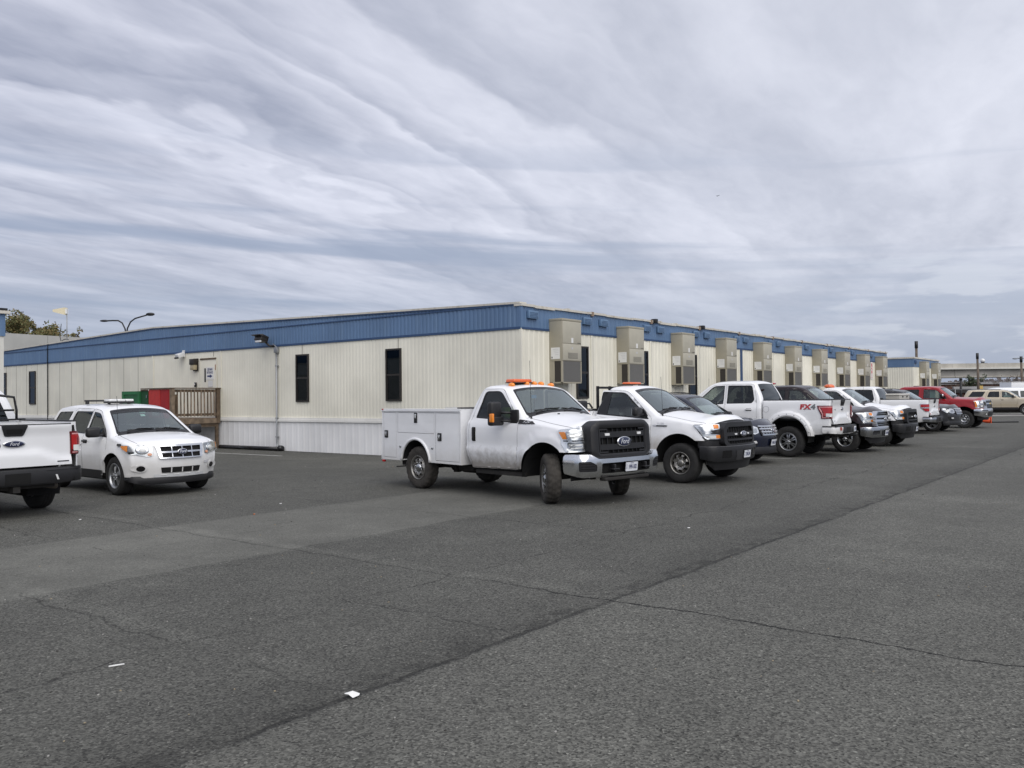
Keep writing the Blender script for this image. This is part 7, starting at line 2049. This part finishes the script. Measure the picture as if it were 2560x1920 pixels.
# 9. red heavy pickup
def red9():
    P = [(.60, .88, 0, .24), (.61, 1.10, .05, .24), (.56, 1.27, .06, .20), (.30, 1.33, .2, .08), (-.40, 1.37, .1, .07), (-.50, 1.39, .03, .07),
         (-1.10, 1.88, .14, .07), (-1.45, 1.95, .3, .04), (-2.85, 1.94, .16, .04), (-3.08, 1.62, .12, .02), (-3.12, 1.36, .1, .02), (-3.12, .50, 0, 0)]
    wt = [(.40, .93), (.52, .955), (.80, .985), (.98, .99), (1.16, .985), (1.30, .965), (1.37, .92), (1.88, .76), (1.97, .71)]
    A = (0, .45, .56)
    bottom = arch_pts(*A, .50, .88)
    d1 = rpoly([(-.60, 1.31, .04), (-1.15, 1.86, .14), (-1.83, 1.885, .03), (-1.83, .53, .03), (-.70, .53, .03)], .05); w1 = rpoly([(-.70, 1.36, .05), (-.78, 1.42, .03), (-1.20, 1.80, .10), (-1.78, 1.84, .04), (-1.78, 1.39, .03)], .04)
    d2 = rpoly([(-1.86, .53, .03), (-1.86, 1.885, .03), (-2.80, 1.87, .1), (-2.98, 1.40, .05), (-2.98, .9, .1), (-2.80, .53, .04)], .05); w2 = rpoly([(-1.98, 1.39, .05), (-1.98, 1.83, .05), (-2.68, 1.82, .09), (-2.82, 1.41, .06)], .05)
    wb = 3.9; c = build_shell('pickup_truck', 'red heavy duty crew cab pickup facing out with chrome bumper', PGRP, REDP, (23.2, 43.25, -40.5), P, wt, [A], bottom, [dict(poly=d1, win=w1, handle=(-1.68, 1.14)), dict(poly=d2, win=w2, handle=(-2.85, 1.14), glass=GTINT)],
        flare=.04, roll=.065, front=(.22, .03, .38), step=.085, marks=dict(lip=(.56, 1.27), cowl=(-.50, 1.39), header=(-1.10, 1.88), roof=(-2.85, 1.94), belt=(-3.10, 1.42)), sc=1.07, frit=.05)
    r = c.root; sh = c.sh; fm = fmap(sh, c.mk['lip'])
    def gm(y, z, off=0.0): return (.86 + .04 * (1 - min(1, (abs(y) / .6) ** 2.2)) - (z - 1.0) * .10 + off, y, z)
    g = MB(); out = rpoly([(-.60, 1.32), (-.62, 1.22), (-.56, .86), (.56, .86), (.62, 1.22), (.60, 1.32)], .03); V, F = tri(out, [inset(out, .05)], .06); g.add([gm(a, b) for a, b in V], F, CHROME, True)
    O = closed_dens(out, .06); n = len(O); g.add([gm(a, b, 0) for a, b in O] + [gm(a, b, -.22) for a, b in O], [(i, (i + 1) % n, (i + 1) % n + n, i + n) for i in range(n)], CHROME)
    endpatch(g, gm, inset(out, .045), DARK, .1, -.03); endpatch(g, gm, rpoly([(-.60, 1.10), (.60, 1.10), (.60, 1.17), (-.60, 1.17)], .01), CHROME, .08, -.02, .045)
    for k in range(11):
        z = .90 + k * .038
        if not 1.08 < z < 1.18: endpatch(g, gm, rect(-.54, .54, z, z + .010), CHROMES, .3, -.02, .012)
    go = g.link('grille', r)
    b = MB(); endpatch(b, gm, [(-.15, 1.155), (-.17, 1.115), (-.06, 1.115), (-.06, 1.09), (.06, 1.09), (.06, 1.115), (.17, 1.115), (.15, 1.155), (.06, 1.155), (.06, 1.18), (-.06, 1.18), (-.06, 1.155)], mat('gold_badge', (.6, .42, .12), .3, metal=.6), .2, .027, .01); b.link('emblem', go)
    for sd in (-1, 1):
        f = lambda y, z, off=0.0: fm(sd * y, z, off)
        hp = rpoly([(.61, .935), (.96, .935), (1.02, .96), (1.03, 1.26), (.61, 1.26)], .02)
        m = MB(); endpatch(m, f, hp, REFL, .05, .006, .012); o = m.link('headlight', r)
        k = MB()
        for z0, z1 in ((.96, 1.09), (1.11, 1.24)): endpatch(k, f, rpoly([(.66, z0), (.88, z0), (.88, z1), (.66, z1)], .03), CHROMES, .05, .018, .01); endpatch(k, f, rpoly([(.70, z0 + .03), (.84, z0 + .03), (.84, z1 - .03), (.70, z1 - .03)], .02), LENSW, .05, .03, .006)
        k.link('reflector', o); k = MB(); endpatch(k, f, rpoly([(.94, .97), (1.02, .97), (1.02, 1.24), (.94, 1.24)], .015), AMBER, .05, .018, .01); k.link('indicator', o)
    rl = Rail(plan(.93, 1.0, .10, .2, .42), 1, .03, .50, .90, lean=.10); b = MB(); L = rl.L - .01
    ol = rpoly([(-L, .60), (-.8, .50), (.8, .50), (L, .60), (L, .90), (-L, .90)], .04); rl.patch(b, ol, [], CHROME, .06); rl.wall(b, ol, CHROME, 0, -.12); bo = b.link('front_bumper', r)
    b = MB(); rl.patch(b, rpoly([(-.45, .56), (.45, .56), (.45, .76), (-.45, .76)], .03), [], BLACKP, .08, .006)
    for s_ in (-1, 1): rl.patch(b, rpoly([(s_ * .60, .60), (s_ * .78, .60), (s_ * .78, .69), (s_ * .60, .69)][::s_], .03), [], BLACKG, .08, .008); rl.patch(b, rpoly([(s_ * .50, .80), (s_ * 1.0, .80), (s_ * 1.0, .84), (s_ * .50, .84)][::s_], .01), [], BLACKP, .08, .006)
    b.link('bumper_trim', bo)
    for s_ in (-1, 1):
        q = MB(); rl.patch(q, rpoly([(s_ * .62, .615), (s_ * .76, .615), (s_ * .76, .675), (s_ * .62, .675)][::s_], .02), [], LENSW, .08, .014); q.link('fog_lamp', bo)
    d = MB(); rl2 = Rail(plan(.82, .88, .12, .22, .45), 1, 0, .36, .52, lean=.25); rl2.patch(d, rect(-rl2.L + .1, rl2.L - .1, .37, .53), [], BLACKP, .08); d.link('air_dam', r)
    mirror(c, -.86, 1.46, 'std', BLACKP, CHROME); wipers(c)
    chassis(c, -5.0, .5, [(0, .41), (-wb, .41)], z=.52)
    bt = [(-5.10, .58)] + arch_pts(-wb, .45, .56, .52, .52) + [(-3.14, .52)]
    bed(c, REDP, -3.15, -5.15, 1.46, .52, [(.45, .94), (.60, .97), (.95, .99), (1.25, .98), (1.40, .965), (1.47, .95)], [(-wb, .45, .56)], .04, bottom=bt, xr_c=.0)
    for x in (0, -wb):
        for sd in (-1, 1): put_wheel(r, x, sd * .865, .41, .27, .235, 'hd', sd, 0, TYRE, False, .2)
    m = MB(); m.box((-1.42, -.66, 1.60), (.25, .012, .36), mat('green_tint_card', (.45, .68, .60), .7)); m.link('window_card', r)
    m = MB(); m.box((-2.3, 0, 1.985), (.22, .35, .05), BLACKP, bev=.02); m.link('roof_antenna_pod', r)
    m = MB(); m.b2(-2.7, -.6, -.98, -.90, .38, .43, BLACKP, bev=.01); m.b2(-2.7, -.6, .90, .98, .38, .43, BLACKP, bev=.01); m.link('side_step', r)
    return c
red9()
# 10. beige wagon, 11. vans
c10 = suv('beige full size SUV parked side-on at the right edge behind the red pickup', BEIGE, (40.35, 66.9, -30), 'big', sc=1.07, rim='alloy6', group='vehicles at the far right', tyreR=.40)
m = MB()
for y in (-.66, .66):
    p = [tuple(c10.sh.at(np.array([s]), np.array([y / .70]), .03)[0]) for s in np.linspace(c10.mk['header'] + .5, c10.mk['roof'] - .15, 8)]; m.tube(p, .02, BLACKP, 6)
m.link('roof_rail', c10.root)
m = MB(); m.box((-1.15, -.70, 1.36), (.5, .012, .12), mat('mint_tag', (.5, .75, .68), .6)); m.link('window_card', c10.root)
m = MB(); c10.sh.side(m, rect(-2.6, -.5, .715, .745), [], mat('beige_trim', (.38, .31, .20), .5), off=.008); m.link('side_moulding', c10.root)
def van(label, X, Y, deg, name='van'):
    P = [(.70, .50, 0, .15), (.74, .90, .08, .15), (.55, 1.12, .1, .10), (.15, 1.30, .1, .08), (-.05, 1.36, .03, .08), (-.85, 2.02, .2, .06), (-1.3, 2.15, .3, .05), (-4.2, 2.16, .3, .05), (-4.75, 2.05, .2, .03), (-4.85, .50, .1, .02)]
    wt = [(.35, .95), (.6, .99), (1.0, 1.0), (1.4, .98), (2.1, .84), (2.2, .80)]; wb = 3.5
    A = [(0, .38, .43), (-wb, .38, .43)]
    bottom = arch_pts(*A[1], .42, .42) + arch_pts(*A[0], .42, .42) + [(.70, .45)]
    d1 = rpoly([(-.30, 1.30), (-.95, 1.95), (-1.35, 1.98), (-1.35, .50), (-.45, .50)], .05); w1 = rpoly([(-.42, 1.36), (-.98, 1.88), (-1.30, 1.90), (-1.30, 1.36)], .04)
    qs = [dict(poly=rpoly([(a, 1.36), (a, 1.90), (b, 1.90), (b, 1.36)], .06)) for a, b in ((-1.50, -2.45), (-2.60, -3.55), (-3.70, -4.55))]
    c = build_shell(name, label, 'vehicles at the far right', WHITE, (X, Y, deg), P, wt, A, bottom, [dict(poly=d1, win=w1, handle=(-1.2, 1.15))], qs, flare=.02, roll=.08, step=.12, marks=dict(lip=(.55, 1.12), cowl=(-.05, 1.36), header=(-.85, 2.02), roof=(-4.70, 2.10), belt=(-4.80, 1.3)), sc=1.0)
    for x in (0, -wb):
        for sd in (-1, 1): put_wheel(c.root, x, sd * .86, .38, .24, .21, 'steel8', sd)
    return c
van('white passenger van with dark windows, at the right edge behind the beige SUV', 47.0, 75, -8)
def box_truck():
    r = empty('box_truck', (54.1, 84, 0), R_(-4), 'white box body truck behind the van at the right edge', 'truck', 'vehicles at the far right')
    m = MB(); m.b2(-5.2, .6, -1.15, 1.15, .9, 2.78, WHITE, bev=.04); m.link('box_body', r)
    m = MB(); m.b2(-5.22, .62, -1.17, 1.17, 2.72, 2.79, LENSW, bev=.02); m.b2(-5.22, .62, -1.17, 1.17, .86, .94, LENSW); m.link('body_rail', r)
    m = MB(); m.prism([(.65, .6), (2.4, .6), (2.45, 1.2), (1.95, 1.35), (1.5, 2.1), (.65, 2.15)], -.95, .95, 'xz', WHITE); m.link('cab', r)
    m = MB(); m.prism([(1.98, 1.36), (1.55, 2.04), (1.50, 2.04), (1.93, 1.36)], -.88, .88, 'xz', BLACKG); m.b2(.8, 1.5, -.96, -.94, 1.4, 1.98, BLACKG); m.link('window', r)
    m = MB(); m.b2(-5.0, 2.0, -.5, .5, .5, .85, CHASSIS); m.link('chassis', r)
    for x in (1.5, -3.6):
        for sd in (-1, 1): put_wheel(r, x, sd * .92, .42, .26, .24, 'steel8', sd)
box_truck()
